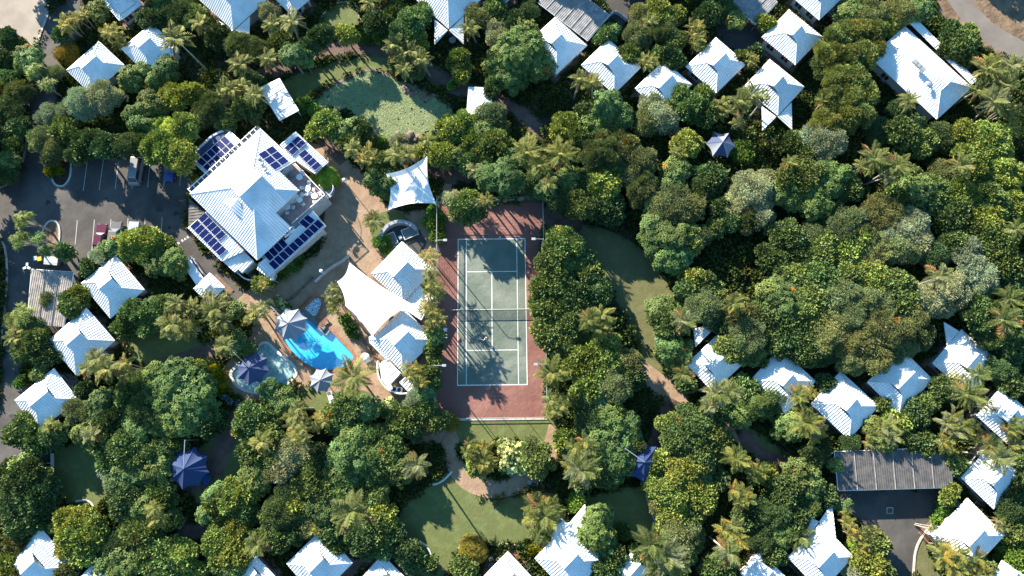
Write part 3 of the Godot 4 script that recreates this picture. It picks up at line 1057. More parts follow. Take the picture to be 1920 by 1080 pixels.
	low_roof(o, "wing_roof", [[611, 424, 3.3], [505, 518, 3.3], [484, 496, 4.0], [540, 446, 4.0], [552, 432, 4.0], [587, 396, 4.0]], M.roof)
	panels(o, [[608.5, 422, 3.36], [516, 507, 3.36], [503, 494, 3.72], [596, 411, 3.72]], 1, 10)
	panels(o, [[541, 460, 3.74], [507, 491, 3.74], [494, 478, 3.95], [529.5, 446, 3.95]], 1, 4)
	panels(o, [[592, 413.5, 3.74], [574.5, 430, 3.74], [560, 417.5, 3.95], [577, 402, 3.95]], 1, 2)
	low_roof(o, "wing_roof", [[352, 427, 3.2], [416, 490, 3.2], [458, 470, 4.0], [388, 396, 4.0]], M.roof)
	panels(o, [[357.5, 425.5, 3.28], [413, 481.5, 3.28], [427.5, 468.5, 3.60], [372, 412, 3.60]], 1, 7)
	panels(o, [[372.5, 411, 3.62], [412, 451.5, 3.62], [426, 439.5, 3.95], [386.5, 398.5, 3.95]], 1, 5)
	# solar panels on the main roof's upper right slope
	var n3 := []
	for k in [[0.58, -0.52, 0.0], [0.58, -0.02, 0.0], [0.93, -0.02, 0.0], [0.93, -0.52, 0.0]]:
		var x: float = A * k[0] - 0.1
		var h := (A - x) / BB
		n3.append(P.call(x, BB * k[1], h))
	for i in 2:
		for j in 3:
			var cor := []
			for e in [[0.02, 0.03], [0.98, 0.03], [0.98, 0.97], [0.02, 0.97]]:
				var u: float = (j + e[0]) / 3
				var v: float = (i + e[1]) / 2
				cor.append((n3[0] as Vector3).lerp(n3[1], u).lerp((n3[3] as Vector3).lerp(n3[2], u), v) + Vector3(0, 0.14, 0))
			var s := Shape.new()
			s.face(cor[0], cor[1], cor[2], cor[3], Vector3.UP)
			var pn := part("solar_panel", s, M.solar, o)
			var fr := Shape.new()
			for k in 4:
				fr.tube(cor[k], cor[(k + 1) % 4], 0.03, 0.03, 4)
			part("panel_frame", fr, M.frame, pn)
	# small roof domes and pipes on the sunny slope
	for k in 3:
		var d := Shape.new()
		d.ball(P.call(A * 0.52 - k * 0.3, -BB * 0.42 + k * 1.15, 0.48 + k * 0.06) + Vector3(0, 0.15, 0), 0.32, 0.6, 5, 8)
		part("roof_vent", d, M.galv, o)
	# terrace: boards, rail, the rounded verandah behind the upper wing
	var tp := PackedVector3Array()
	for k in [[521, 395], [547, 419], [609, 365], [553, 306], [527, 313], [520, 330], [516, 350]]:
		tp.append(G(k[0], k[1], 3.62) - o.position)
	var terrace := Shape.new()
	terrace.slab(tp, 3.4, 3.62)
	part("terrace_floor", terrace, M.deck, o)
	var e0 := G(547, 419, 3.66) - o.position
	var e1 := G(609, 365, 3.66) - o.position
	var e2 := G(521, 395, 3.66) - o.position
	for k in 34:
		var bd := Shape.new()
		var f := (k + 0.5) / 34.0
		var s0 := e0.lerp(e1, f)
		var s1 := s0 + (e2 - e0) * 0.98
		bd.box((s0 + s1) / 2 - Vector3(0, 0.02, 0), Vector3(0.19, 0.03, s0.distance_to(s1)), Basis.looking_at(s1 - s0))
		part("plank", bd, M.deck, o)
	var rail := Shape.new()
	var rl := [G(547, 419, 4.6) - o.position, G(609, 365, 4.6) - o.position, G(553, 306, 4.6) - o.position]
	for i in 2:
		rail.box((rl[i] + rl[i + 1]) / 2, Vector3(0.12, 0.08, rl[i].distance_to(rl[i + 1])), Basis.looking_at(rl[i + 1] - rl[i]))
		for k in 40:
			var p: Vector3 = (rl[i] as Vector3).lerp(rl[i + 1], k / 40.0)
			rail.box(p - Vector3(0, 0.48, 0), Vector3(0.03, 0.95, 0.03))
	part("railing", rail, M.trim, o)
	var curve := PackedVector3Array()
	for k in [[366, 308], [365, 295], [370, 282], [384, 268], [400, 254], [418, 246], [432, 246], [424, 258], [394, 286], [372, 306]]:
		curve.append(G(k[0], k[1], 2.9) - o.position)
	var vs := Shape.new()
	vs.slab(curve, 2.75, 2.9)
	part("curved_verandah_roof", vs, M.shade_blue, o)
	var fascia := Shape.new()
	fascia.strip(smooth(curve.slice(0, 7), false, 5), 0.35, 2.8, 3.02)
	part("curved_fascia", fascia, M.roof, o)
	# grey lean-to under the left corner, annexe roofs at the lower corner
	low_roof(o, "lean_to_roof", [[354, 372, 2.6], [354, 424, 2.6], [383, 398, 2.9]], M.roof_dark, 0.5)
	low_roof(o, "annexe_roof", [[427, 470, 3.0], [455, 497, 3.0], [440, 510, 2.8], [416, 488, 2.8]], M.roof)
	low_roof(o, "annexe_roof", [[447, 462, 3.2], [476, 490, 3.2], [455, 512, 2.9], [430, 487, 2.9]], M.roof)
	low_roof(o, "annexe_roof", [[486, 492, 3.2], [516, 512, 3.0], [508, 524, 2.8], [482, 505, 2.9]], M.roof)
	# two air conditioners on the wing roof
	for k in 2:
		var ac := thing("air_conditioner", ["white air conditioner nearer the terrace on the solar wing", "white air conditioner with a dark grille on the solar wing"][k], "air conditioner", G([548, 538][k], [432, 440][k], 4.0), 0.75, "")
		var body := Shape.new()
		body.box(Vector3(0, 0.32, 0), Vector3(1.0, 0.62, 0.62))
		part("casing", body, M.white, ac)
		var fan := Shape.new()
		fan.disc(Vector3(0.2, 0.645, 0), 0.2, 0.01, 12)
		part("grille", fan, M.black if k == 1 else M.galv, ac)
	blocked.append(flat(PackedVector3Array([L, T, G(615, 304), G(612, 424), G(508, 520), B, G(440, 512), G(352, 427)])))
	# terrace furniture
	var TH := 3.66
	var tables := [[541, 391, M.shade_grey, "round grey-blue table with four chairs at the terrace's shaded end"], [564, 377, M.shade_grey, "round table with three chairs in the terrace's middle shade"], [579, 356, M.white, "round white table in full sun on the terrace"], [592, 370, plain(0.30, 0.22, 0.20), "round brown table at the terrace's outer corner"], [564, 335, M.white, "round white table beside the terrace's upper rail"]]
	for k in tables.size():
		var tb: Array = tables[k]
		var at := G(tb[0], tb[1], TH)
		round_table(at, 0.52, M.white, tb[3])
		for i in [4, 3, 4, 3, 1][k]:
			var an: float = i * TAU / [4, 3, 4, 3, 1][k] + k * 0.7
			chair(at + Vector3(sin(an), 0, cos(an)) * 0.9, an + PI, M.white, "white chair at the %s" % (tb[3] as String).trim_prefix("round ").get_slice(" with", 0).get_slice(" in ", 0) + [", left side", ", lower side", ", right side", ", upper side"][i], "white chairs on the terrace")
	var lounge := thing("lounge_chair", "grey lounge chair against the roof edge on the terrace", "chair", G(545, 326, TH), 0.7)
	var ls := Shape.new()
	ls.frustum(Vector3.ZERO, Vector2(0.7, 1.5), Vector2(0.6, 1.4), 0.4)
	part("seat", ls, M.shade_grey, lounge)
	var lb := Shape.new()
	lb.box(Vector3(0, 0.55, -0.65), Vector3(0.65, 0.5, 0.1), Basis(Vector3.RIGHT, -0.5))
	part("backrest", lb, M.shade_grey, lounge)
	# spiral stair
	var mid := G(613, 365, 0)
	var st := thing("spiral_stair", "round spiral stair of dark blue treads at the terrace corner", "staircase", mid)
	var pole := Shape.new()
	pole.tube(Vector3.ZERO, Vector3(0, 4.6, 0), 0.09, 0.09, 8)
	part("pole", pole, M.trim, st)
	for k in 17:
		var an := 2.4 - k * 0.30
		var tr := Shape.new()
		var d0 := Vector3(cos(an), 0, sin(an))
		var d1 := Vector3(cos(an + 0.26), 0, sin(an + 0.26))
		var y := Vector3(0, 3.5 - k * 0.205, 0)
		tr.slab(PackedVector3Array([d0 * 0.1, d0 * 1.75, d1 * 1.75, d1 * 0.1]), y.y - 0.05, y.y)
		part("tread", tr, M.shade_grey if k % 3 else M.wall_grey, st)
	var hand := PackedVector3Array()
	for k in 18:
		var an := 2.4 - k * 0.30
		hand.append(Vector3(cos(an) * 1.75, 4.5 - k * 0.205, sin(an) * 1.75))
	var hr := Shape.new()
	hr.path(hand, 0.035, 0.035, 5)
	for k in 18:
		hr.tube(hand[k], hand[k] - Vector3(0, 1.0, 0), 0.018, 0.018, 4)
	part("handrail", hr, M.trim, st)
	# service yard with a curved white wall
	var wall := Shape.new()
	wall.strip(smooth(GP([437, 504, 444, 509, 452, 515, 460, 522, 468, 527, 480, 529]), false, 5), 0.16, 0.0, 1.7)
	single("yard_wall", wall, M.trim, "curved white wall closing the main house's service yard", "wall")
	var yard := Shape.new()
	yard.fan_up(GP([438, 500, 456, 496, 484, 496, 508, 524, 478, 528, 456, 518], 0.011))
	struct("yard_floor", yard, M.asphalt_dark)
	for k in 5:
		var s := Shape.new()
		var sz: Vector3 = [Vector3(1.6, 1.1, 0.9), Vector3(1.2, 1.0, 0.9), Vector3(0.6, 1.1, 0.6), Vector3(0.6, 1.1, 0.6), Vector3(0.8, 0.5, 0.5)][k]
		var cab := thing("storage_box", ["large grey storage box at the top of the service yard", "smaller grey storage box by the yard's curved wall", "dark wheelie bin in the service yard's middle", "dark wheelie bin near the service yard palm", "white box under the yard's right wall"][k], "box", G([452, 449, 466, 475, 493][k], [495, 501, 512, 518, 512][k]), 0.8)
		s.frustum(Vector3.ZERO, Vector2(sz.x * 0.94, sz.z * 0.94), Vector2(sz.x, sz.z), sz.y)
		part("body", s, [M.galv, M.galv, M.green_steel, M.wall_grey, M.white][k], cab)
		var lid := Shape.new()
		lid.frustum(Vector3(0, sz.y, 0), Vector2(sz.x + 0.06, sz.z + 0.06), Vector2(sz.x - 0.06, sz.z - 0.06), 0.08)
		part("lid", lid, [M.steel, M.steel, M.black, M.black, M.white][k], cab)

# ------------------------------------------------------------------ the poolside buildings, sails and umbrellas
func sail(a: Array, label: String, called := "shade_sail", mast := true, sag := 0.16) -> Node3D:
	var p := PackedVector3Array()
	for k in a:
		p.append(G(k[0], k[1], k[2]))
	var c := Vector3.ZERO
	for k in p:
		c += k / p.size()
	var o := thing(called, label, "shade sail", Vector3(c.x, 0, c.z), 0.0, "")
	# each seam-to-seam panel of cloth; the edges curve inwards
	var n := p.size()
	var peak := c - o.position + Vector3(0, 0.1, 0)
	for i in n:
		var s := Shape.new()
		var a0 := p[i] - o.position
		var b0 := p[(i + 1) % n] - o.position
		var prev := a0
		for k in 8:
			var f := (k + 1) / 8.0
			var q := a0.lerp(b0, f)
			q += (peak - q) * sag * 4.0 * f * (1 - f)
			var steps := 4
			for j in steps:
				var g0 := float(j) / steps
				var g1 := (j + 1.0) / steps
				var d0 := Vector3(0, -1.0 * g0 * (1 - g0), 0)
				var d1 := Vector3(0, -1.0 * g1 * (1 - g1), 0)
				s.face(peak.lerp(prev, g0) + d0, peak.lerp(q, g0) + d0, peak.lerp(q, g1) + d1, peak.lerp(prev, g1) + d1, Vector3.UP)
			prev = q
		part("cloth_panel", s, M.sail, o)
	if mast:
		for k in n:
			var m := Shape.new()
			var top := p[k] - o.position
			var out := (top - peak)
			out.y = 0
			m.tube(Vector3(top.x, 0, top.z) + out.normalized() * 0.5, top + out.normalized() * 0.25 + Vector3(0, 0.1, 0), 0.07, 0.06, 6)
			part("mast", m, M.steel, o)
	return o

func umbrella(at: Vector3, r: float, high: float, sides: int, turn: float, shades: Array, label: String, arm_dir := Vector3.ZERO) -> Node3D:
	var o := thing("shade_umbrella", label, "umbrella", at, 0.0, "")
	var top := Vector3(0, high + r * 0.50, 0)
	for i in sides:
		var a := turn + TAU * i / sides
		var b := turn + TAU * (i + 1) / sides
		var p0 := Vector3(cos(a) * r, high, sin(a) * r)
		var p1 := Vector3(cos(b) * r, high, sin(b) * r)
		var s := Shape.new()
		var prev := p0
		for k in 6:
			var f := (k + 1) / 6.0
			var q := p0.lerp(p1, f)
			q += (Vector3(0, high + 0.15, 0) - q) * 0.13 * 4.0 * f * (1 - f)
			s.tri_to(top, prev, q, Vector3.UP)
			prev = q
		part("canopy_panel", s, shades[i % shades.size()], o)
		var rib := Shape.new()
		rib.tube(top + Vector3(0, 0.015, 0), p0 + Vector3(0, 0.015, 0), 0.022, 0.022, 4)
		part("rib", rib, shades[0], o)
	if arm_dir == Vector3.ZERO:
		var pole := Shape.new()
		pole.tube(Vector3.ZERO, top, 0.06, 0.05, 8)
		part("pole", pole, M.steel, o)
	else:
		var foot := arm_dir * (r + 0.9)
		var pole := Shape.new()
		pole.tube(foot, foot + Vector3(0, high + r * 0.5 + 0.5, 0), 0.08, 0.07, 8)
		part("pole", pole, M.steel, o)
		var arm := Shape.new()
		arm.tube(foot + Vector3(0, high + r * 0.5 + 0.45, 0), top + Vector3(0, 0.12, 0), 0.07, 0.06, 6)
		part("arm", arm, M.galv, o)
	return o

func pool_side() -> void:
	cottage([693, 513, 756, 455, 812, 505, 757, 566], "white hip roof above the long sail by the tennis court", 1.5, 3.0, 28, null, "pool_pavilion")
	cottage([696, 636, 757, 579, 814, 636, 755, 698], "white hip roof below the long sail by the tennis court", 1.5, 3.0, 28, null, "pool_pavilion")
	var link := thing("link_roof", "flat pale roof joining the two pavilions beside the court", "roof", G(785, 572))
	low_roof(link, "roof_sheet", [[752, 567, 2.7], [782, 530, 2.7], [812, 560, 2.6], [790, 600, 2.6], [762, 582, 2.7]], M.roof)
	var ver := thing("verandah_roof", "narrow pale verandah roof facing the pool below the sail", "roof", G(708, 656))
	low_roof(ver, "roof_sheet", [[692, 632, 2.5], [700, 628, 2.9], [734, 672, 2.9], [726, 676, 2.5], [693, 642, 2.5]], M.roof)
	sail([[655, 492, 4.2], [772, 570, 5.4], [698, 631, 4.0], [648, 574, 4.8], [632, 528, 4.4]], "huge white shade sail stretched between the two poolside pavilions", "shade_sail", true, 0.10)
	sail([[801, 292, 4.6], [818, 382, 3.4], [727, 394, 3.4], [724, 326, 4.4]], "white four-cornered shade sail above the small lawn", "shade_sail", true, 0.16)
	var flap := thing("shade_wing", "small white cloth wing hanging from the big sail's pool corner", "shade sail", G(666, 585))
	low_roof(flap, "cloth", [[647, 570, 3.4], [655, 565, 3.8], [684, 605, 3.4], [678, 603, 2.8]], M.sail, 2.0)
	umbrella(G(544, 608, 3.2) * Vector3(1, 0, 1), 2.75, 2.9, 8, 0.42, [M.shade_grey], "big grey shade umbrella over the swimming pool's upper end", Vector3(-0.72, 0, -0.69))
	umbrella(G(472, 690, 3.2) * Vector3(1, 0, 1), 2.7, 2.9, 8, 0.15, [M.shade_blue], "blue shade umbrella standing over the paddling pool", Vector3(-0.72, 0, -0.69))
	umbrella(G(602, 713, 2.8) * Vector3(1, 0, 1), 2.0, 2.4, 8, 0.3, [M.shade_grey], "pale grey umbrella on the grass below the swimming pool")
	umbrella(G(351, 878, 3.4) * Vector3(1, 0, 1), 3.2, 2.9, 8, 0.2, [M.shade_navy], "dark blue playground umbrella beside a blue slide", Vector3(0.0, 0, -1))
	umbrella(G(1206, 866, 3.4) * Vector3(1, 0, 1), 3.1, 2.9, 8, 0.0, [M.shade_navy], "dark blue umbrella half hidden under the big tree's shade", Vector3(-0.72, 0, -0.5))
	umbrella(G(1353, 269, 3.4) * Vector3(1, 0, 1), 2.5, 2.9, 6, 0.1, [M.shade_grey, M.shade_blue], "grey-blue six-sided umbrella among the forest trees")
	# slide and bench beside the playground umbrella
	var sl := thing("play_slide", "blue striped slide at the playground umbrella's lower right edge", "slide", G(388, 896), -0.75)
	for k in 3:
		var s := Shape.new()
		s.box(Vector3(0, 0.75 - k * 0.28, -0.55 + k * 0.55), Vector3(1.7, 0.06, 0.5), Basis(Vector3.RIGHT, 0.35))
		part("slide_panel", s, [plain(0.01, 0.08, 0.13, 0.4), plain(0.01, 0.09, 0.42, 0.4), plain(0.02, 0.12, 0.35, 0.4)][k], sl)
	for x in [-0.7, 0.7]:
		var l := Shape.new()
		l.tube(Vector3(x, 0, -0.6), Vector3(x, 0.8, -0.6), 0.04, 0.04, 5)
		part("leg", l, M.steel, sl)
	# round wall with two day beds
	var arc := PackedVector3Array()
	for k in 25:
		var an := lerpf(-3.55, -0.55, k / 24.0)
		arc.append(G(752, 451) + Vector3(cos(an) * 3.05, 0, sin(an) * 2.85))
	var w := Shape.new()
	w.strip(arc, 0.55, 0.0, 1.5)
	single("curved_wall", w, M.wall_grey, "grey curved wall round two slatted day beds", "wall")
	var nook := Shape.new()
	nook.fan_up(GP([717, 470, 719, 445, 735, 426, 760, 421, 788, 432, 800, 455, 790, 480, 760, 470, 735, 480], 0.013))
	struct("nook_floor", nook, M.asphalt_dark)
	for k in 2:
		var bed := thing("day_bed", ["slatted day bed in the curved wall's left half", "slatted day bed in the curved wall's right half"][k], "day bed", G([735, 769][k], [452, 437][k]), [-1.15, 0.4][k] + PI)
		var f := Shape.new()
		for z in [-0.85, 0.85]:
			f.box(Vector3(0, 0.42, z), Vector3(2.5, 0.07, 0.07))
		for x in [-1.22, 1.22]:
			f.box(Vector3(x, 0.42, 0), Vector3(0.07, 0.07, 1.7))
		part("frame", f, M.trim, bed)
		for i in 12:
			var s := Shape.new()
			s.box(Vector3(-1.1 + i * 0.2, 0.4, 0), Vector3(0.07, 0.03, 1.64))
			part("slat", s, M.galv if k else M.wall_grey, bed)
		for x in [-1.2, 1.2]:
			for z in [-0.8, 0.8]:
				var l := Shape.new()
				l.box(Vector3(x, 0.2, z), Vector3(0.07, 0.4, 0.07))
				part("leg", l, M.trim, bed)
	for k in 2:
		var s := Shape.new()
		var b := thing("stool", ["pale stool between the two day beds", "pale blue stool at the curved wall's lower end"][k], "stool", G([751, 730][k], [446, 470][k]), 0.5)
		s.frustum(Vector3.ZERO, Vector2(0.62, 0.62), Vector2(0.52, 0.52), 0.42)
		part("base", s, M.white, b)
		var cu := Shape.new()
		cu.frustum(Vector3(0, 0.42, 0), Vector2(0.56, 0.56), Vector2(0.46, 0.46), 0.09)
		part("cushion", cu, plain(0.50, 0.58, 0.66), b)
	# plant yard with a curved white wall at the lower end of the pavilions
	var arc2 := GP([712, 678, 711, 692, 714, 708, 722, 722, 733, 732, 748, 738, 764, 738, 778, 733, 787, 727])
	var w2 := Shape.new()
	w2.strip(smooth(arc2, false, 4), 0.22, 0.0, 1.7)
	single("curved_wall", w2, M.trim, "white curved wall round the pool plant yard", "wall")
	var hut := thing("plant_hut", "white roofed plant hut inside the curved yard wall", "hut", G(732, 700))
	low_roof(hut, "roof_sheet", [[716, 678, 2.2], [727, 675, 2.5], [751, 699, 2.5], [732, 720, 2.2]], M.roof, 1.2)
	low_roof(hut, "roof_sheet", [[712, 682, 2.0], [717, 680, 2.0], [736, 729, 2.0], [731, 731, 2.0], [716, 712, 2.0]], M.roof, 1.2)
	low_roof(hut, "roof_sheet", [[749, 717, 2.0], [762, 706, 2.2], [780, 719, 2.2], [768, 737, 2.0]], M.roof, 0.5)
	var hw := Shape.new()
	hw.box(G(733, 698, 1.0) - hut.position, Vector3(1.6, 1.9, 2.6), Basis(Vector3.UP, 0.75))
	part("wall", hw, M.wall, hut)
	var fan := thing("fan_unit", "twin-fan cooling unit in the plant yard", "air conditioner", G(746, 731), -0.15)
	var body := Shape.new()
	body.box(Vector3(0, 0.55, 0), Vector3(1.7, 1.1, 0.85))
	part("casing", body, M.white, fan)
	for x in [-0.4, 0.4]:
		var d := Shape.new()
		d.disc(Vector3(x, 1.115, 0), 0.32, 0.012, 14)
		part("fan_grille", d, M.black, fan)
	var chest := single("equipment_crate", bag_shape(), M.redwood, "small brown crate between the cooling unit and ribbed roof", "crate")
	chest.position = G(760, 732)
	chest.scale = Vector3(2.0, 2.5, 2.0)
	var tank := thing("water_tank", "white round-topped tank beside the pool walk", "tank", G(687, 671), 0.6)
	var tk := Shape.new()
	for k in 8:
		tk.frustum(Vector3(0, 0.0, 0), Vector2(1.0, 1.6), Vector2(0.8, 1.3), 0.9)
		break
	tk.ball(Vector3(0, 0.75, 0), 0.72, 0.6, 6, 12)
	part("body", tk, M.white, tank)
	# chairs and loungers by the water
	chair(G(671, 623), 2.2, M.white, "white plastic chair under the sail's pool-side edge")
	lounger(G(621, 746), 0.35, [M.white, M.white], "white lounger tucked under the small grey umbrella")
	lounger(G(419.5, 743), 1.15, [M.white, plain(0.30, 0.36, 0.44)], "grey-blue lounger, upper of the pair below the paddling pool")
	lounger(G(427, 749), 1.15, [M.white, plain(0.02, 0.17, 0.36)], "lounger with a bright blue towel below the paddling pool")
	lounger(G(451, 762), 0.5, [M.white, plain(0.06, 0.05, 0.07)], "lounger with a dark towel apart from the pair", true)
	var bench := thing("timber_bench", "brown timber bench on the pool's sunny paving", "bench", G(607, 606), -0.68)
	for k in 4:
		var s := Shape.new()
		s.box(Vector3(-0.25 + k * 0.16, 0.42, 0), Vector3(0.13, 0.04, 1.9))
		part("slat", s, M.timber, bench)
	for z in [-0.8, 0.8]:
		var l := Shape.new()
		l.box(Vector3(0, 0.2, z), Vector3(0.5, 0.4, 0.08))
		part("leg", l, M.timber, bench)
	# pool fence of dark rails along the plaza
	var pf := thing("pool_fence", "dark steel rail fence between the plaza and the pool", "fence", G(560, 555))
	var line := GP([512, 574, 528, 569, 549, 560, 570, 540, 588, 521])
	for k in line.size() - 1:
		var r := Shape.new()
		for h in [0.15, 1.15]:
			r.tube(line[k] - pf.position + Vector3(0, h, 0), line[k + 1] - pf.position + Vector3(0, h, 0), 0.035, 0.035, 5)
		var n := int(line[k].distance_to(line[k + 1]) / 0.14)
		for i in n:
			var p := line[k].lerp(line[k + 1], float(i) / n) - pf.position
			r.box(p + Vector3(0, 0.65, 0), Vector3(0.02, 1.0, 0.02))
		part("rail_panel", r, M.black, pf)
	for p in line:
		var s := Shape.new()
		s.tube(p - pf.position, p - pf.position + Vector3(0, 1.25, 0), 0.05, 0.05, 6)
		part("post", s, M.black, pf)
	var low := Shape.new()
	low.strip(smooth(GP([592, 530, 620, 505, 640, 493, 656, 480]), false, 5), 0.35, 0.0, 0.7)
	single("planter_wall", low, M.kerb, "low pale wall edging the planting above the big sail", "wall")
	var low2 := Shape.new()
	low2.strip(smooth(GP([640, 586, 652, 604, 664, 622, 676, 636, 690, 650, 700, 664, 716, 676]), false, 5), 0.22, 0.0, 0.5)
	single("planter_wall", low2, M.timber, "thin dark wall along the pool walk's planted side", "wall")
	# globe lamps
	var globes := [[645, 337, "by the stair at the plaza's upper edge"], [602, 508, "above the pool fence"], [510, 523, "at the main house's lower corner"]]
	for g in globes:
		var lamp := thing("globe_lamp", "white globe lamp on a post %s" % g[2], "street lamp", G(g[0], g[1], 3.0) * Vector3(1, 0, 1), 0.0, "globe lamps round the plaza")
		var p := Shape.new()
		p.tube(Vector3.ZERO, Vector3(0, 2.7, 0), 0.05, 0.045, 8)
		part("post", p, M.trim, lamp)
		var ball := Shape.new()
		ball.ball(Vector3(0, 2.95, 0), 0.30, 1.0, 8, 14)
		part("globe", ball, M.white, lamp)

func lounger(at: Vector3, turn: float, m: Array, label: String, person_ := false) -> void:
	var o := thing("sun_lounger", label, "sun lounger", at, turn)
	var f := Shape.new()
	for x in [-0.33, 0.33]:
		f.box(Vector3(x, 0.33, 0), Vector3(0.06, 0.07, 2.0))
	for z in [-0.98, 0.98]:
		f.box(Vector3(0, 0.33, z), Vector3(0.7, 0.07, 0.06))
	part("frame", f, m[0], o)
	var c := Shape.new()
	c.box(Vector3(0, 0.38, 0.3), Vector3(0.58, 0.05, 1.35))
	part("cushion", c, m[1], o)
	var b := Shape.new()
	b.box(Vector3(0, 0.50, -0.66), Vector3(0.58, 0.05, 0.68), Basis(Vector3.RIGHT, 0.42))
	part("backrest", b, m[1], o)
	for x in [-0.3, 0.3]:
		for z in [-0.8, 0.8]:
			var l := Shape.new()
			l.box(Vector3(x, 0.16, z), Vector3(0.05, 0.32, 0.05))
			part("leg", l, m[0], o)

# ------------------------------------------------------------------ people: one continuous skin round a skeleton
# bones: [from, to, radius, radius, tone]
func body(bones: Array, cell := 0.03) -> Shape:
	var lo := Vector3.INF
	var hi := -Vector3.INF
	for b in bones:
		for k in 2:
			lo = lo.min((b[k] as Vector3) - Vector3.ONE * (b[2 + k] + 0.08))
			hi = hi.max((b[k] as Vector3) + Vector3.ONE * (b[2 + k] + 0.08))
	var n := Vector3i(((hi - lo) / cell).ceil()) + Vector3i.ONE
	var f := PackedFloat32Array()
	f.resize(n.x * n.y * n.z)
	f.fill(1.0)
	for b in bones:
		var p: Vector3 = b[0]
		var q: Vector3 = b[1]
		var most: float = maxf(b[2], b[3]) + 0.09
		var s := Vector3i(((p.min(q) - Vector3.ONE * most - lo) / cell).floor()).clamp(Vector3i.ZERO, n - Vector3i.ONE)
		var e := Vector3i(((p.max(q) + Vector3.ONE * most - lo) / cell).ceil()).clamp(Vector3i.ZERO, n - Vector3i.ONE)
		for z in range(s.z, e.z + 1):
			for y in range(s.y, e.y + 1):
				for x in range(s.x, e.x + 1):
					var w := lo + Vector3(x, y, z) * cell
					var t := clampf((w - p).dot(q - p) / maxf((q - p).length_squared(), 1e-6), 0.0, 1.0)
					var d: float = w.distance_to(p.lerp(q, t)) - lerpf(b[2], b[3], t)
					var i := x + n.x * (y + n.y * z)
					var h := clampf(0.5 + 0.5 * (f[i] - d) / 0.035, 0.0, 1.0)
					f[i] = lerpf(f[i], d, h) - 0.035 * h * (1.0 - h)
	var at := {}
	var s := Shape.new()
	s.colored = true
	var step := [1, n.x, n.x * n.y]
	for z in n.z - 1:
		for y in n.y - 1:
			for x in n.x - 1:
				var i := x + n.x * (y + n.y * z)
				var c := Vector3.ZERO
				var m := 0
				for k in 12:
					var ax := k / 4
					var o: int = i + (step[(ax + 1) % 3] if k & 1 else 0) + (step[(ax + 2) % 3] if k & 2 else 0)
					var va := f[o]
					var vb := f[o + step[ax]]
					if (va < 0.0) != (vb < 0.0):
						var r := Vector3(x, y, z)
						r[(ax + 1) % 3] += 1.0 if k & 1 else 0.0
						r[(ax + 2) % 3] += 1.0 if k & 2 else 0.0
						r[ax] += va / (va - vb)
						c += r
						m += 1
				if m:
					at[i] = lo + c / m * cell
	for z in range(1, n.z - 1):
		for y in range(1, n.y - 1):
			for x in range(1, n.x - 1):
				var i := x + n.x * (y + n.y * z)
				for ax in 3:
					if (f[i] < 0.0) != (f[i + step[ax]] < 0.0):
						var u: int = step[(ax + 1) % 3]
						var v: int = step[(ax + 2) % 3]
						if at.has(i) and at.has(i - u) and at.has(i - v) and at.has(i - u - v):
							var to := Vector3.ZERO
							to[ax] = 1.0 if f[i] < 0.0 else -1.0
							var mid: Vector3 = (at[i] + at[i - u - v]) / 2.0
							var best := INF
							for b in bones:
								var t := clampf((mid - b[0]).dot(b[1] - b[0]) / maxf((b[1] - b[0]).length_squared(), 1e-6), 0.0, 1.0)
								var d: float = mid.distance_to((b[0] as Vector3).lerp(b[1], t)) - lerpf(b[2], b[3], t)
								if d < best:
									best = d
									s.col = b[4]
							s.face(at[i], at[i - u], at[i - u - v], at[i - v], to)
	return s

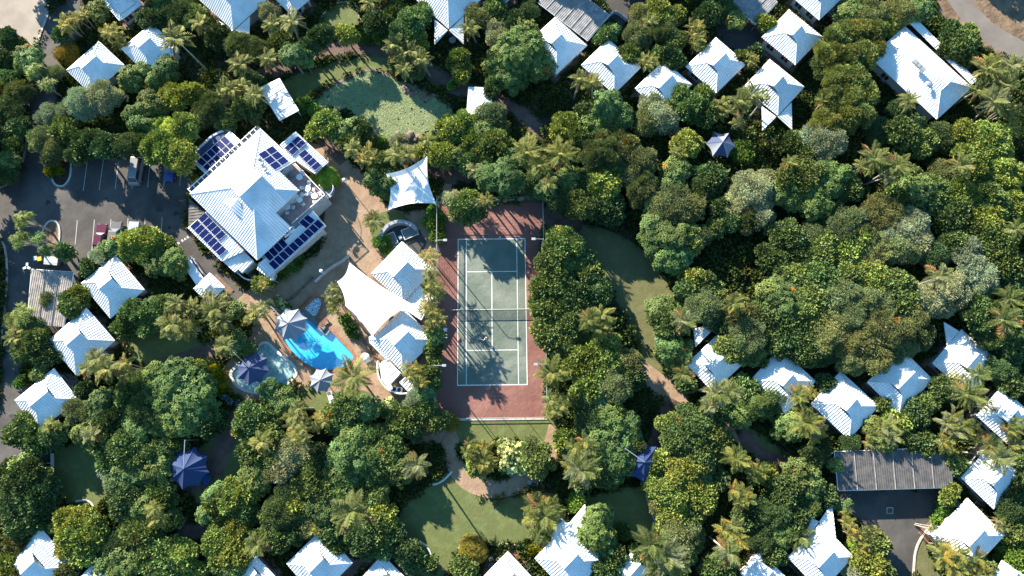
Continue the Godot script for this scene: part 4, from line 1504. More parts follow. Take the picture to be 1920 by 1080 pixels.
func person(at: Vector3, turn: float, label: String, shirt: Color, shorts: Color, racket: bool) -> void:
	var skin := Color(0.42, 0.25, 0.17)
	var hair := Color(0.03, 0.02, 0.015)
	var o := thing("person", label, "person", at, turn)
	var bones := [
		[Vector3(0, 1.02, 0), Vector3(0, 1.28, 0.02), 0.13, 0.15, shirt], [Vector3(-0.15, 1.38, 0.02), Vector3(0.15, 1.38, 0.02), 0.07, 0.07, shirt],
		[Vector3(0, 0.92, 0), Vector3(0, 1.0, 0), 0.15, 0.13, shorts], [Vector3(0, 1.42, 0.02), Vector3(0, 1.53, 0.03), 0.055, 0.055, skin],
		[Vector3(0, 1.60, 0.04), Vector3(0, 1.68, 0.03), 0.085, 0.095, skin], [Vector3(0, 1.70, 0.0), Vector3(0, 1.66, -0.03), 0.10, 0.095, hair], [Vector3(0, 1.61, 0.125), Vector3(0, 1.64, 0.12), 0.015, 0.012, skin],
		[Vector3(-0.10, 0.90, 0), Vector3(-0.13, 0.58, 0.10), 0.10, 0.075, shorts], [Vector3(-0.13, 0.58, 0.10), Vector3(-0.14, 0.48, 0.13), 0.07, 0.06, skin], [Vector3(-0.14, 0.48, 0.13), Vector3(-0.15, 0.09, 0.10), 0.06, 0.04, skin],
		[Vector3(0.10, 0.90, 0), Vector3(0.15, 0.58, -0.02), 0.10, 0.075, shorts], [Vector3(0.15, 0.58, -0.02), Vector3(0.16, 0.48, -0.05), 0.07, 0.06, skin], [Vector3(0.16, 0.48, -0.05), Vector3(0.17, 0.09, -0.18), 0.06, 0.04, skin],
		[Vector3(-0.15, 0.06, 0.06), Vector3(-0.15, 0.05, 0.24), 0.045, 0.04, Color(0.6, 0.6, 0.6)], [Vector3(0.17, 0.06, -0.22), Vector3(0.18, 0.05, -0.04), 0.045, 0.04, Color(0.6, 0.6, 0.6)],
		[Vector3(-0.20, 1.37, 0.02), Vector3(-0.30, 1.16, 0.0), 0.055, 0.045, shirt], [Vector3(-0.30, 1.16, 0.0), Vector3(-0.33, 1.10, 0.02), 0.042, 0.04, skin], [Vector3(-0.33, 1.10, 0.02), Vector3(-0.26, 0.95, 0.20), 0.04, 0.03, skin],
		[Vector3(0.20, 1.37, 0.02), Vector3(0.36, 1.22, 0.06), 0.055, 0.045, shirt], [Vector3(0.36, 1.22, 0.06), Vector3(0.40, 1.18, 0.08), 0.042, 0.04, skin], [Vector3(0.40, 1.18, 0.08), Vector3(0.46, 1.14, 0.30), 0.04, 0.03, skin],
		[Vector3(-0.26, 0.95, 0.20), Vector3(-0.25, 0.90, 0.24), 0.036, 0.03, skin], [Vector3(0.46, 1.14, 0.30), Vector3(0.47, 1.13, 0.36), 0.036, 0.03, skin],
	]
	for s in [0, 1]:
		var h: Vector3 = [Vector3(-0.25, 0.90, 0.24), Vector3(0.47, 1.13, 0.36)][s]
		for k in 4:
			bones.append([h + Vector3(-0.025 + k * 0.017, 0, 0.02), h + Vector3(-0.03 + k * 0.02, -0.045 - 0.004 * k, 0.06), 0.011, 0.009, skin])
		bones.append([h + Vector3(0.03 if s == 0 else -0.03, 0, 0.0), h + Vector3(0.05 if s == 0 else -0.05, -0.02, 0.05), 0.012, 0.010, skin])
	var m := leafy(0.8, 0.0)
	m.backlight_enabled = false
	part("body", body(bones), m, o)
	if racket:
		var r := Shape.new()
		var ring := PackedVector3Array()
		for k in 15:
			ring.append(Vector3(0.5 + cos(TAU * k / 14) * 0.13, 1.12, 0.82 + sin(TAU * k / 14) * 0.17))
		r.path(ring, 0.014, 0.014, 5)
		r.tube(Vector3(0.47, 1.10, 0.36), Vector3(0.5, 1.12, 0.66), 0.017, 0.012, 5)
		for k in 7:
			r.tube(Vector3(0.40 + k * 0.033, 1.12, 0.68), Vector3(0.40 + k * 0.033, 1.12, 0.96), 0.003, 0.003, 3)
		var rk := single("tennis_racket", r, plain(0.5, 0.5, 0.5, 0.4), "tennis racket in the court player's right hand", "racket")
		rk.position = at
		rk.rotation.y = turn

# ------------------------------------------------------------------ vehicles
func car(at: Vector3, turn: float, size: Vector3, paint: Material, style: String, label: String, kind := "car") -> void:
	# nose towards -z
	var o := thing("parked_" + kind, label, kind, at, turn, "")
	var w := size.x
	var h := size.y
	var l := size.z
	var belt := h * 0.58
	var cab: Array = {"hatch": [-0.14, 0.46, -0.02, 0.40], "sedan": [-0.18, 0.30, -0.05, 0.22], "wagon": [-0.22, 0.48, -0.10, 0.44], "van": [-0.40, 0.495, -0.30, 0.485]}[style]
	var b := Shape.new()
	b.frustum(Vector3(0, 0.28, 0), Vector2(w * 0.94, l * 0.97), Vector2(w, l), h * 0.18)
	b.frustum(Vector3(0, 0.28 + h * 0.18, 0), Vector2(w, l), Vector2(w * 0.93, l * 0.95), belt - 0.28 - h * 0.18)
	part("body", b, paint, o)
	var mid: float = (cab[0] + cab[1]) / 2.0 * l
	var midt: float = (cab[2] + cab[3]) / 2.0 * l
	var g := Shape.new()
	g.frustum(Vector3(0, belt, mid), Vector2(w * 0.88, (cab[1] - cab[0]) * l), Vector2(w * 0.74, (cab[3] - cab[2]) * l), h - belt - 0.03, Basis.IDENTITY, Vector2(0, midt - mid))
	part("window_glass", g, M.glass, o)
	var r := Shape.new()
	r.frustum(Vector3(0, h - 0.05, midt), Vector2(w * 0.78, (cab[3] - cab[2]) * l * 1.02), Vector2(w * 0.68, (cab[3] - cab[2]) * l * 0.92), 0.07)
	for x in [-1, 1]:
		for e in [0, 1]:
			r.tube(Vector3(x * w * 0.44, belt, cab[e] * l), Vector3(x * w * 0.375, h - 0.04, cab[2 + e] * l), 0.045, 0.04, 5)
	part("roof", r, paint, o)
	for x in [-1, 1]:
		for z in [-0.31, 0.31]:
			var t := Shape.new()
			t.tube(Vector3(x * w * 0.5, 0.32, z * l), Vector3(x * w * 0.38, 0.32, z * l), 0.32, 0.32, 12)
			var wheel := part("wheel", t, M.rubber, o)
			var rim := Shape.new()
			rim.tube(Vector3(x * w * 0.44, 0.32, z * l), Vector3(x * (w * 0.5 + 0.01), 0.32, z * l), 0.19, 0.19, 10)
			part("rim", rim, M.steel, wheel)
		var hl := Shape.new()
		hl.box(Vector3(x * w * 0.35, 0.28 + h * 0.22, -l * 0.485), Vector3(w * 0.2, 0.14, 0.1))
		part("headlight", hl, M.steel, o)
		var tl := Shape.new()
		tl.box(Vector3(x * w * 0.38, 0.28 + h * 0.24, l * 0.485), Vector3(w * 0.16, 0.16, 0.1))
		part("tail_light", tl, plain(0.3, 0.01, 0.01, 0.3), o)
		var mi := Shape.new()
		mi.box(Vector3(x * (w * 0.5 + 0.09), belt + 0.06, (cab[0] + 0.07) * l), Vector3(0.18, 0.13, 0.1))
		part("mirror", mi, paint, o)

func gloss(r: float, g: float, b: float) -> StandardMaterial3D:
	var m := plain(r, g, b, 0.3)
	m.clearcoat_enabled = true
	m.clearcoat = 0.6
	m.clearcoat_roughness = 0.1
	return m

func vehicles() -> void:
	car(G(254, 322, 1.0) * Vector3(1, 0, 1), PI - 0.06, Vector3(1.75, 1.95, 4.6), gloss(0.24, 0.25, 0.26), "van", "silver high roofed van alone in the upper parking row", "van")
	car(G(318, 318, 0.8) * Vector3(1, 0, 1), PI - 0.05, Vector3(1.75, 1.45, 4.1), gloss(0.012, 0.045, 0.20), "hatch", "dark blue car half under the tree by the main house")
	car(G(188, 443, 0.8) * Vector3(1, 0, 1), -0.03, Vector3(1.75, 1.5, 4.2), gloss(0.085, 0.010, 0.028), "hatch", "dark red car in the lower parking row")
	car(G(215, 440, 0.8) * Vector3(1, 0, 1), -0.03, Vector3(1.8, 1.55, 4.5), gloss(0.13, 0.125, 0.125), "wagon", "grey station wagon next to the dark red car")
	car(G(248, 438, 0.8) * Vector3(1, 0, 1), -0.05, Vector3(1.75, 1.5, 4.2), gloss(0.36, 0.42, 0.46), "hatch", "pale blue-white car under the big yellow green bush")
	car(G(365, 509, 1.2) * Vector3(1, 0, 1), 0.66, Vector3(1.95, 2.2, 5.2), gloss(0.74, 0.74, 0.74), "van", "white minibus in the drive beside the main house", "van")
	# oil marks and worn bay lines
	var oil := plain(0.022, 0.021, 0.021, 0.75)
	for k in 34:
		var c := G([160, 190, 220, 250, 280, 310, 160, 190, 222, 254, 286, 318, 60, 45, 90, 150, 230, 1640, 1690, 1720, 1660, 1150, 1180, 30, 20, 380, 410, 350, 300, 120, 200, 260, 90, 330][k], [338, 335, 332, 342, 334, 330, 428, 446, 436, 432, 428, 426, 520, 420, 380, 395, 388, 940, 945, 985, 1040, 20, 35, 700, 780, 480, 520, 455, 392, 400, 372, 400, 440, 400][k])
		var blot := PackedVector3Array()
		var size := R.randf_range(0.15, 0.55)
		for i in 9:
			var a := TAU * i / 9
			blot.append(c + Vector3(cos(a), 0, sin(a)) * size * R.randf_range(0.55, 1.25) + Vector3(0, 0.0072, 0))
		var st := Shape.new()
		st.fan_up(blot)
		struct("oil_stain", st, oil)
	var worn := plain(0.42, 0.42, 0.41, 0.85)
	for k in 7:
		var s := Shape.new()
		s.strip(PackedVector3Array([G([164, 194, 223, 249, 281, 311, 340][k], [300, 300, 296, 312, 306, 302, 296][k]), G([156, 186, 216, 247, 277, 307, 337][k], [358, 356, 354, 354, 351, 350, 348][k])]), 0.09, 0.0085, 0.0085)
		struct("parking_line", s, worn)
	for k in 6:
		var s := Shape.new()
		s.strip(PackedVector3Array([G([145, 177, 208, 240, 272, 304][k], [413, 412, 411, 410, 409, 407][k]), G([141, 172, 204, 237, 270, 302][k], [458, 472, 462, 455, 450, 450][k])]), 0.09, 0.0085, 0.0085)
		struct("parking_line", s, worn)
	# painted letters on the drive
	for w in [["B A R", 347, 448], ["I N D", 330, 459]]:
		var tm := TextMesh.new()
		tm.text = w[0]
		var font := SystemFont.new()
		font.font_names = PackedStringArray(["Droid Sans"])
		font.font_weight = 700
		tm.font = font
		tm.font_size = 64
		tm.pixel_size = 0.0088
		tm.depth = 0.003
		var o := MeshInstance3D.new()
		o.name = numbered("road_lettering")
		o.mesh = tm
		o.material_override = M.line
		add_child(o)
		o.transform = Transform3D(Basis(Vector3.UP, 0.60) * Basis(Vector3.RIGHT, -PI / 2), G(w[1], w[2]) + Vector3(0, 0.0105, 0))
		o.set_meta("kind", "structure")
	# drive kerbs and islands
	kerb([44, 180, 50, 240, 46, 290, 30, 330, 0, 352, -40, 356], "dark concrete kerb bending round the bed at the drive's upper left")
	kerb([-40, 446, 0, 450, 12, 480, 13, 540, 6, 610, 0, 660], "kerb along the left edge of the drive below the bend")
	kerb([90, 28, 78, 60, 66, 98], "pale kerb between the concrete apron and the upper drive")
	kerb([134, 296, 132, 330, 120, 348, 104, 346, 96, 330], "kerb round the bed with the yellow bush")
	kerb([1760, 945, 1752, 975, 1732, 1000, 1716, 1035, 1712, 1090], "pale curved kerb on the right of the lower asphalt court")
	kerb([110, 470, 112, 430, 104, 416, 92, 416, 82, 430, 78, 452], "kerb round the bed with the tall screw palms")
	var bed := Shape.new()
	bed.slab(smooth(GP([110, 470, 111, 430, 104, 417, 92, 417, 83, 430, 78, 470])), 0.0, 0.10)
	struct("planting_bed", bed, M.dirt)
	var bed2 := Shape.new()
	bed2.slab(smooth(GP([80, 300, 133, 296, 131, 330, 120, 346, 104, 345, 95, 330])), 0.0, 0.10)
	struct("planting_bed", bed2, M.soil)
	edging([600, 42, 606, 28, 620, 12, 640, 4, 660, 4, 672, 20, 676, 36, 690, 46], 0.28, 0.14, "pale curved edging round the small dark lawn at the top")
	edging([798, 908, 815, 908, 832, 900, 848, 884], 0.3, 0.16, "pale curved edging where the path meets the lower lawn")
	edging([868, 1010, 860, 1030, 858, 1050, 862, 1070], 0.28, 0.14, "pale edging bending round the golden clipped ball")
	edging([920, 1023, 940, 1020, 970, 1022, 985, 1018, 998, 1004], 0.28, 0.16, "white edging along the lower lawn beside the terrace steps")
	edging([786, 1014, 800, 1024, 808, 1040, 812, 1062, 816, 1076], 0.25, 0.14, "white edging round the dark bed at the bottom")
	edging([142, 940, 158, 938, 172, 944, 182, 962], 0.28, 0.14, "white edging at the tip of the left lawn")
	edging([332, 940, 345, 944, 352, 956, 350, 972, 336, 992], 0.25, 0.14, "pale curved edging left of the playground's lower path")
	edging([1473, 818, 1480, 832, 1496, 840, 1512, 842], 0.25, 0.14, "pale edging beside the path in the right-hand garden")
	edging([237, 668, 238, 650, 242, 636], 0.2, 0.14, "thin edging at the left end of the shaded lawn")
	edging([1212, 930, 1218, 950, 1226, 972, 1234, 984], 0.2, 0.14, "thin grey edging round the big tree's bed")
	edging([25, 868, 97, 868], 0.2, 0.16, "white painted bar across the end of the left drive", M.line)
	edging([100, 850, 98, 905, 75, 905], 0.2, 0.5, "low white wall at the corner of the left lawn", M.trim)
	edging([1134, 42, 1153, 26, 1176, 42], 0.12, 0.9, "white rail at the end of the upper asphalt court", M.trim)
	# stepping stones
	for k in 9:
		var s := Shape.new()
		s.frustum(Vector3.ZERO, Vector2(0.62, 0.62), Vector2(0.58, 0.58), 0.06)
		var o := single("stepping_stone", s, M.paver, "%s of the square stepping stones from the path's end across the dark lawn" % ["first", "second", "third", "fourth", "fifth", "sixth", "seventh", "eighth", "ninth"][k], "stepping stone", "stepping stones across the lower lawn")
		o.position = G([993, 1005.5, 1017, 1029, 1041.5, 1053.5, 1066, 1103.5, 1115.5][k], [905, 907, 909, 911, 913.5, 916, 918, 924, 926][k])
		o.rotation.y = R.randf_range(-0.2, 0.1)
	# square cover and disc on the lower court
	var cover := Shape.new()
	cover.strip(GP([1663, 952, 1674, 952, 1674, 962.5, 1663, 962.5]), 0.14, 0.0, 0.03, true)
	single("drain_frame", cover, M.kerb, "square drain frame in the lower asphalt court", "drain")
	# bins, boards and the three-headed lamp on the left drive
	for k in 2:
		var b := thing("wheelie_bin", ["pale green bin left of the yellow one on the drive", "bin with a bright yellow lid by the drive"][k], "bin", G([74, 82][k], [487, 488][k]), 0.2)
		var s := Shape.new()
		s.frustum(Vector3.ZERO, Vector2(0.5, 0.5), Vector2(0.62, 0.68), 1.0)
		part("body", s, [M.galv, M.green_steel][k], b)
		var lid := Shape.new()
		lid.frustum(Vector3(0, 1.0, 0), Vector2(0.66, 0.74), Vector2(0.6, 0.68), 0.07)
		part("lid", lid, [plain(0.28, 0.36, 0.34), plain(0.60, 0.38, 0.01)][k], b)
		var hd := Shape.new()
		hd.tube(Vector3(-0.3, 1.0, 0.38), Vector3(0.3, 1.0, 0.38), 0.025, 0.025, 5)
		part("handle", hd, M.black, b)
	var sk := thing("skip", "white open skip with a sloping lid beside the yellow bin", "skip", G(104, 492), -0.1)
	var sb := Shape.new()
	sb.frustum(Vector3.ZERO, Vector2(1.8, 1.0), Vector2(2.2, 1.3), 1.1)
	part("body", sb, M.galv, sk)
	var sl := Shape.new()
	sl.box(Vector3(0, 1.2, -0.2), Vector3(2.2, 0.05, 1.0), Basis(Vector3.RIGHT, 0.2))
	part("lid", sl, M.white, sk)
	var lamp := thing("triple_lamp", "lamp post with three white heads beside the drive", "street lamp", G(50, 500, 6.0) * Vector3(1, 0, 1))
	var lp := Shape.new()
	lp.tube(Vector3.ZERO, Vector3(0, 5.9, 0), 0.08, 0.06, 8)
	part("post", lp, M.galv, lamp)
	for k in 3:
		var s := Shape.new()
		var d := Vector3(cos(k * TAU / 3 + 0.5), 0, sin(k * TAU / 3 + 0.5))
		s.box(Vector3(0, 5.95, 0) + d * 0.38, Vector3(0.3, 0.12, 0.46), Basis(Vector3.UP, -(k * TAU / 3 + 0.5) + PI / 2))
		part("lamp_head", s, M.white, lamp)
	# rooftop things on the long house
	# patio table, chairs and steps at the bottom
	round_table(G(922, 1060), 0.55, M.shade_blue, "dark blue round table on the shaded bottom terrace")
	for k in 3:
		chair(G([921, 934, 922][k], [1047, 1048, 1063][k] + [0, 0, 5][k]), [0.3, -0.5, 2.8][k], M.white, "white chair %s the dark blue table on the bottom terrace" % ["above left of", "above right of", "below"][k], "")
	round_table(G(849, 79), 0.62, M.wall_grey, "pale round table in the porch notch of the top cottage")
	round_table(G(74, 976), 0.55, M.wall_grey, "grey round table by the bottom left cottage's porch")
	var ter := Shape.new()
	ter.slab(GP([905, 1082, 912, 1038, 985, 1034, 1002, 1050, 1000, 1090, 905, 1090]), 0.0, 0.13)
	struct("terrace_floor", ter, M.redwood)
	var ter2 := Shape.new()
	ter2.slab(GP([478, 1040, 512, 1036, 518, 1062, 498, 1076, 482, 1058]), 0.0, 0.2)
	struct("terrace_floor", ter2, M.redwood)
	var stp := thing("timber_steps", "dark timber steps descending between the two bottom cottages", "steps", G(994, 1066))
	for k in 6:
		var s := Shape.new()
		s.box(G(988 + k * 2.6, 1056 + k * 4.6, 0.55 - k * 0.08) - stp.position, Vector3(1.5, 0.06, 0.3), Basis(Vector3.UP, -0.5))
		part("tread", s, M.timber, stp)
	var dsh := Shape.new()
	for k in 2:
		dsh.tube(G(990 + k * 14, 1050 - k * 4, 0) , G(1010 + k * 14, 1086 - k * 4, 0.9), 0.05, 0.05, 5)
	# rocks by the pond
	for k in 14:
		var a: Array = [[758, 164], [764, 168], [772, 176], [781, 172], [790, 180], [799, 186], [812, 178], [770, 252], [764, 258], [778, 262], [752, 258], [745, 250], [786, 256], [795, 168]][k]
		var s := Shape.new()
		s.ball(Vector3.ZERO, R.randf_range(0.35, 0.75), R.randf_range(0.5, 0.8), 4, 6)
		for i in s.v.size():
			s.v[i] *= 1.0 + 0.22 * sin(s.v[i].x * 7.0 + k) * cos(s.v[i].z * 6.0)
		var o := single("boulder", s, M.stone, "%s of the brown boulders on the pond's %s bank, counted from the left" % [["first", "second", "third", "fourth", "fifth", "seventh", "eighth", "fourth", "third", "fifth", "second", "first", "sixth", "sixth"][k], "upper right" if k < 7 or k == 13 else "lower"], "boulder", "brown boulders round the lily pond")
		o.position = G(a[0], a[1], 0.15)
		o.rotation.y = k
	person(G(911, 637), -2.3, "tennis player in a white shirt and dark shorts crossing the court", Color(0.72, 0.72, 0.74), Color(0.03, 0.02, 0.03), true)
	person(G(1231, 663), 0.8, "person in white standing at the edge of the right-hand lawn", Color(0.76, 0.75, 0.72), Color(0.68, 0.66, 0.60), false)

func roof_garden() -> void:
	# cottages: corners left, top, right, bottom
	cottage([124, 131, 185, 79, 234, 122, 172, 176], "white cottage beside the pale concrete apron, top left, behind a sparse tree")
	cottage([226, 92, 288, 41, 330, 94, 281, 142], "white cottage under the tall leaning palm near the top left")
	var big := cottage([372, -2, 440, -66, 502, -4, 438, 56], "large white cottage cut by the picture's top, with two porch flaps", 1.3, 3.2)
	low_roof(big, "porch_roof", [[411, 40, 3.1], [437, 57, 3.2], [410, 82, 2.5]], M.roof)
	low_roof(big, "porch_roof", [[468, 32, 3.1], [467, 70, 2.5], [441, 56, 3.2]], M.roof)
	var b2 := cottage([776, -8, 842, -70, 908, -10, 841, 56], "large white cottage at the top with a round table under its porch", 1.3, 3.2)
	low_roof(b2, "porch_roof", [[815, 37, 3.1], [839, 57, 3.2], [815, 83, 2.5]], M.roof)
	low_roof(b2, "porch_roof", [[869, 31, 3.1], [869, 82, 2.5], [843, 57, 3.2]], M.roof)
	cottage([985, 85, 1040, 32, 1101, 85, 1042, 139], "white cottage beside the big grey carport, partly under a dark tree")
	cottage([1088, 123, 1141, 74, 1202, 127, 1152, 173], "white cottage second along the row below the grey carport")
	cottage([1188, 167, 1245, 115, 1300, 160, 1243, 208], "white cottage lowest of the upper row, its foot hidden by grey-green trees")
	cottage([1286, 127, 1340, 71, 1405, 122, 1340, 168], "white cottage with leaf shadows below the dark upper parking bay")
	var b3 := cottage([1394, 163, 1442, 113, 1510, 162, 1457, 216], "white cottage with two porch flaps left of the bamboo")
	low_roof(b3, "porch_roof", [[1484, 193, 2.7], [1485, 243, 2.2], [1459, 219, 2.8]], M.roof)
	low_roof(b3, "porch_roof", [[1429, 200, 2.7], [1455, 219, 2.8], [1430, 244, 2.2]], M.roof)
	gutter_paint = plain(0.16, 0.025, 0.02, 0.6)
	cottage([1428, 68, 1480, 19, 1541, 67, 1492, 125], "white cottage with red gutters left of the bamboo's upper end")
	gutter_paint = null
	cottage([1482, -6, 1532, -52, 1590, -8, 1534, 32], "white cottage cut by the top edge, grey wall showing")
	cottage([152, 530, 213, 483, 276, 542, 205, 594], "white cottage below the car park's lower row")
	cottage([89, 640, 162, 577, 214, 639, 143, 702], "white cottage with palm shadows right of the left-hand drive")
	cottage([25, 754, 102, 689, 145, 752, 74, 803], "white cottage lowest beside the left-hand drive")
	var b4 := cottage([4, 1057, 74, 988, 138, 1062, 66, 1130], "white cottage in the bottom left corner, beside the yellow green tree")
	low_roof(b4, "porch_roof", [[54, 970, 2.4], [76, 990, 2.8], [44, 1018, 2.8]], M.roof)
	cottage([148, 1085, 186, 1046, 224, 1085, 184, 1125], "small tip of a white cottage at the bottom, right of the corner one")
	cottage([528, 1056, 605, 1003, 668, 1055, 596, 1112], "white cottage at the bottom below the silver palm")
	cottage([434, 1084, 477, 1040, 516, 1082, 474, 1128], "white roof corner left of the dark red bottom terrace")
	cottage([676, 1086, 716, 1042, 760, 1082, 718, 1130], "blue-shaded roof tip at the bottom beside a dark garden")
	cottage([903, 1084, 952, 1036, 1000, 1084, 950, 1134], "bright white roof tip pointing at the lower lawn's edging")
	var b5 := cottage([1000, 1048, 1066, 984, 1137, 1050, 1068, 1112], "largest white bottom cottage, with a red porch at its upper notch", 1.4, 3.2)
	low_roof(b5, "porch_roof", [[1097, 946, 2.6], [1098, 1012, 3.3], [1068, 981, 3.3]], M.roof)
	low_roof(b5, "porch_roof", [[1046, 967, 2.6], [1066, 983, 3.3], [1034, 1012, 3.3]], M.roof)
	cottage([1155, 1068, 1186, 1036, 1222, 1066, 1188, 1100], "small white roof at the bottom among palms right of the largest cottage")
	cottage([1393, 1076, 1421, 1032, 1476, 1084, 1436, 1124], "blue-shaded roof tip at the bottom left of the lower asphalt court")
	var b6 := cottage([1471, 1043, 1541, 988, 1604, 1043, 1540, 1104], "white cottage left of the lower asphalt court with a red porch", 1.3, 3.0)
	low_roof(b6, "porch_roof", [[1560, 944, 2.6], [1567, 1008, 3.1], [1537, 978, 3.1]], M.roof)
	low_roof(b6, "porch_roof", [[1517, 970, 2.6], [1535, 978, 3.1], [1512, 1008, 3.1]], M.roof)
	cottage([1794, 888, 1862, 848, 1920, 886, 1866, 954], "white cottage right of the long carport")
	cottage([1744, 1006, 1815, 937, 1886, 1005, 1816, 1072], "brilliant white cottage right of the lower asphalt court")
	cottage([1864, 1086, 1876, 1052, 1926, 1080, 1900, 1120], "tip of a white cottage in the bottom right corner")
	var b7 := cottage([1287, 683, 1346, 628, 1399, 680, 1336, 732], "white cottage under the trees right of the long lawn")
	low_roof(b7, "porch_roof", [[1301, 617, 2.4], [1349, 606, 2.9], [1304, 650, 2.9]], M.roof)
	cottage([1402, 712, 1463, 660, 1532, 712, 1474, 774], "white ribbed cottage second in the right-hand row")
	cottage([1524, 753, 1576, 699, 1645, 757, 1592, 830], "brightest white cottage in the right-hand row, above the long carport")
	cottage([1624, 716, 1690, 657, 1752, 712, 1685, 773], "blue-shaded cottage half covered by the great spreading tree")
	var b8 := cottage([1746, 682, 1804, 620, 1872, 677, 1815, 736], "dappled cottage at the great tree's right edge")
	low_roof(b8, "porch_roof", [[1770, 604, 2.4], [1798, 621, 2.9], [1776, 646, 2.9]], M.roof)
	cottage([1828, 778, 1878, 732, 1942, 778, 1888, 828], "white cottage cut by the right edge among golden palms")
	cottage([362, 541, 394, 512, 421, 539, 392, 568], "small white roof beside the minibus", 0.6, 2.6, 22)
	cottage([190, 0, 236, -32, 262, 8, 226, 40], "small bright white roof at the top left between trees", 0.5, 2.8, 14)
	cottage([506, -8, 546, -40, 590, -4, 546, 22], "white roof corner at the top beside the flowering tree", 1.0, 2.8)
	cottage([912, -12, 940, -40, 968, -14, 938, 14], "small grey roof corner at the top right of the large cottage", 0.7, 2.6, 20, M.roof_grey)
	# the long house, its ridge running down the slope to the right
	var q := oblong(GP([1697, 46, 1819, 165, 1755, 226, 1636, 107], 3.2))
	var o := thing("long_house", "long white roofed house in the upper right corner", "house", Vector3(q.c.x, 0, q.c.z))
	hip_roof(o, q, 24.0, 1.3, M.roof)
	walls(o, q, 3.2, 0.6, M.wall)
	low_roof(o, "verandah_roof", [[1705, 42, 3.1], [1822, 158, 3.1], [1832, 150, 2.7], [1716, 33, 2.7]], M.roof)
	blocked.append(flat(GP([1697, 40, 1830, 155, 1755, 230, 1630, 107])))
	for k in 3:
		var s := Shape.new()
		s.box(Vector3.ZERO, Vector3(0.9, 0.3, 0.7), Basis(Vector3.UP, -0.75))
		part("roof_unit", s, [M.galv, M.wall_grey, M.steel][k], o).position = G(1717 + k * 6, 117 + k * 6, 5.6) - o.position
	var sky := Shape.new()
	sky.ball(G(1741, 157, 5.0) - o.position, 0.5, 0.35, 4, 10)
	part("roof_dome", sky, M.galv, o)
	# carports
	carport([1051, -41, 1143, 28, 1102, 76, 1009, 5], 2.9, 2.6, "big grey ribbed carport at the top, beside the upper asphalt court", M.roof_grey, 6)
	carport([1412, -34, 1458, 4, 1418, 46, 1371, 8], 2.9, 2.6, "smaller grey carport over the dark upper parking bay", M.roof_grey, 3)
	carport([1565, 847, 1780, 839, 1787, 914, 1572, 920], 3.0, 2.6, "long dark grey carport above the lower asphalt court", M.roof_dark, 6)
	carport([59, 505, 138, 510, 119, 612, 50, 607], 2.9, 2.6, "weathered grey shed roof beside the left-hand drive", M.roof_old, 3)
	# two plain shelters by the pond
	for k in 2:
		var a: Array = [[[486, 165, 2.6], [524, 147, 2.9], [560, 207, 2.9], [524, 226, 2.6]], [[879, 163, 2.8], [924, 165, 2.9], [918, 226, 2.6], [874, 224, 2.6]]][k]
		var sh := thing("shelter", ["plain white shelter roof left of the lily pond", "plain white shelter roof right of the lily pond"][k], "shelter", G([523, 899][k], [186, 195][k]))
		low_roof(sh, "roof_sheet", a, M.roof, 1.1)
		for c in a:
			var s := Shape.new()
			var p := G(c[0], c[1], c[2]) - sh.position
			p = p.lerp(Vector3(0, p.y, 0), 0.1)
			s.tube(Vector3(p.x, 0, p.z), p, 0.06, 0.06, 6)
			part("post", s, M.trim, sh)

# ------------------------------------------------------------------ plants
var tufts := {}
var fronds: Array[Mesh] = []
var planted := []      # [node, kind, px, py] until the labels are given

# a tuft of leaves standing on a twig end; y points out of the crown
func tuft(count: int, long: float, wide: float, spread: float, curl: float, seed_: int) -> ArrayMesh:
	var r := RandomNumberGenerator.new()
	r.seed = seed_
	var s := Shape.new()
	for i in count:
		var az := r.randf() * TAU
		var ring := sqrt(r.randf())
		var o := Vector3(cos(az) * ring * spread, r.randf_range(-0.25, 0.18) * spread - ring * ring * 0.3 * spread, sin(az) * ring * spread)
		var lean := r.randf_range(0.15, 1.15)
		var az2 := az + r.randf_range(-1.3, 1.3)
		var d := Vector3(cos(az2) * lean, 1.1 - lean * 0.75 + r.randf_range(-0.35, 0.3), sin(az2) * lean).normalized()
		var side := d.cross(Vector3(r.randf_range(-1, 1), r.randf_range(-0.2, 1), r.randf_range(-1, 1))).normalized()
		var l := long * r.randf_range(0.7, 1.25)
		var w := wide * r.randf_range(0.8, 1.2) / 2
		var tip := o + d * l - Vector3(0, curl * l, 0)
		var mid := o + d * l * 0.5
		s.quad(o, mid + side * w, tip, mid - side * w)
	return s.mesh()

# a rosette of long leaves round one shoot
func rosette(count: int, long: float, wide: float, rise: float, droop: float, seed_: int) -> ArrayMesh:
	var r := RandomNumberGenerator.new()
	r.seed = seed_
	var s := Shape.new()
	for i in count:
		var az := i * 2.4 + r.randf() * 0.5
		var e := rise * (1.0 - float(i) / count) + r.randf_range(-0.1, 0.1)
		var d := Vector3(cos(az), 0, sin(az))
		var side := Vector3(-d.z, 0, d.x) * wide / 2
		var l := long * r.randf_range(0.8, 1.15)
		var a := d * 0.04
		var m := d * l * 0.5 * cos(e) + Vector3(0, sin(e) * l * 0.5, 0)
		var t := d * l * (0.55 * cos(e) + 0.4 * cos(e * 0.3)) + Vector3(0, sin(e) * l * 0.62 - droop * l, 0)
		s.quad(a - side * 0.4, a + side * 0.4, m + side, m - side)
		s.tri(m - side, m + side, t)
	return s.mesh()

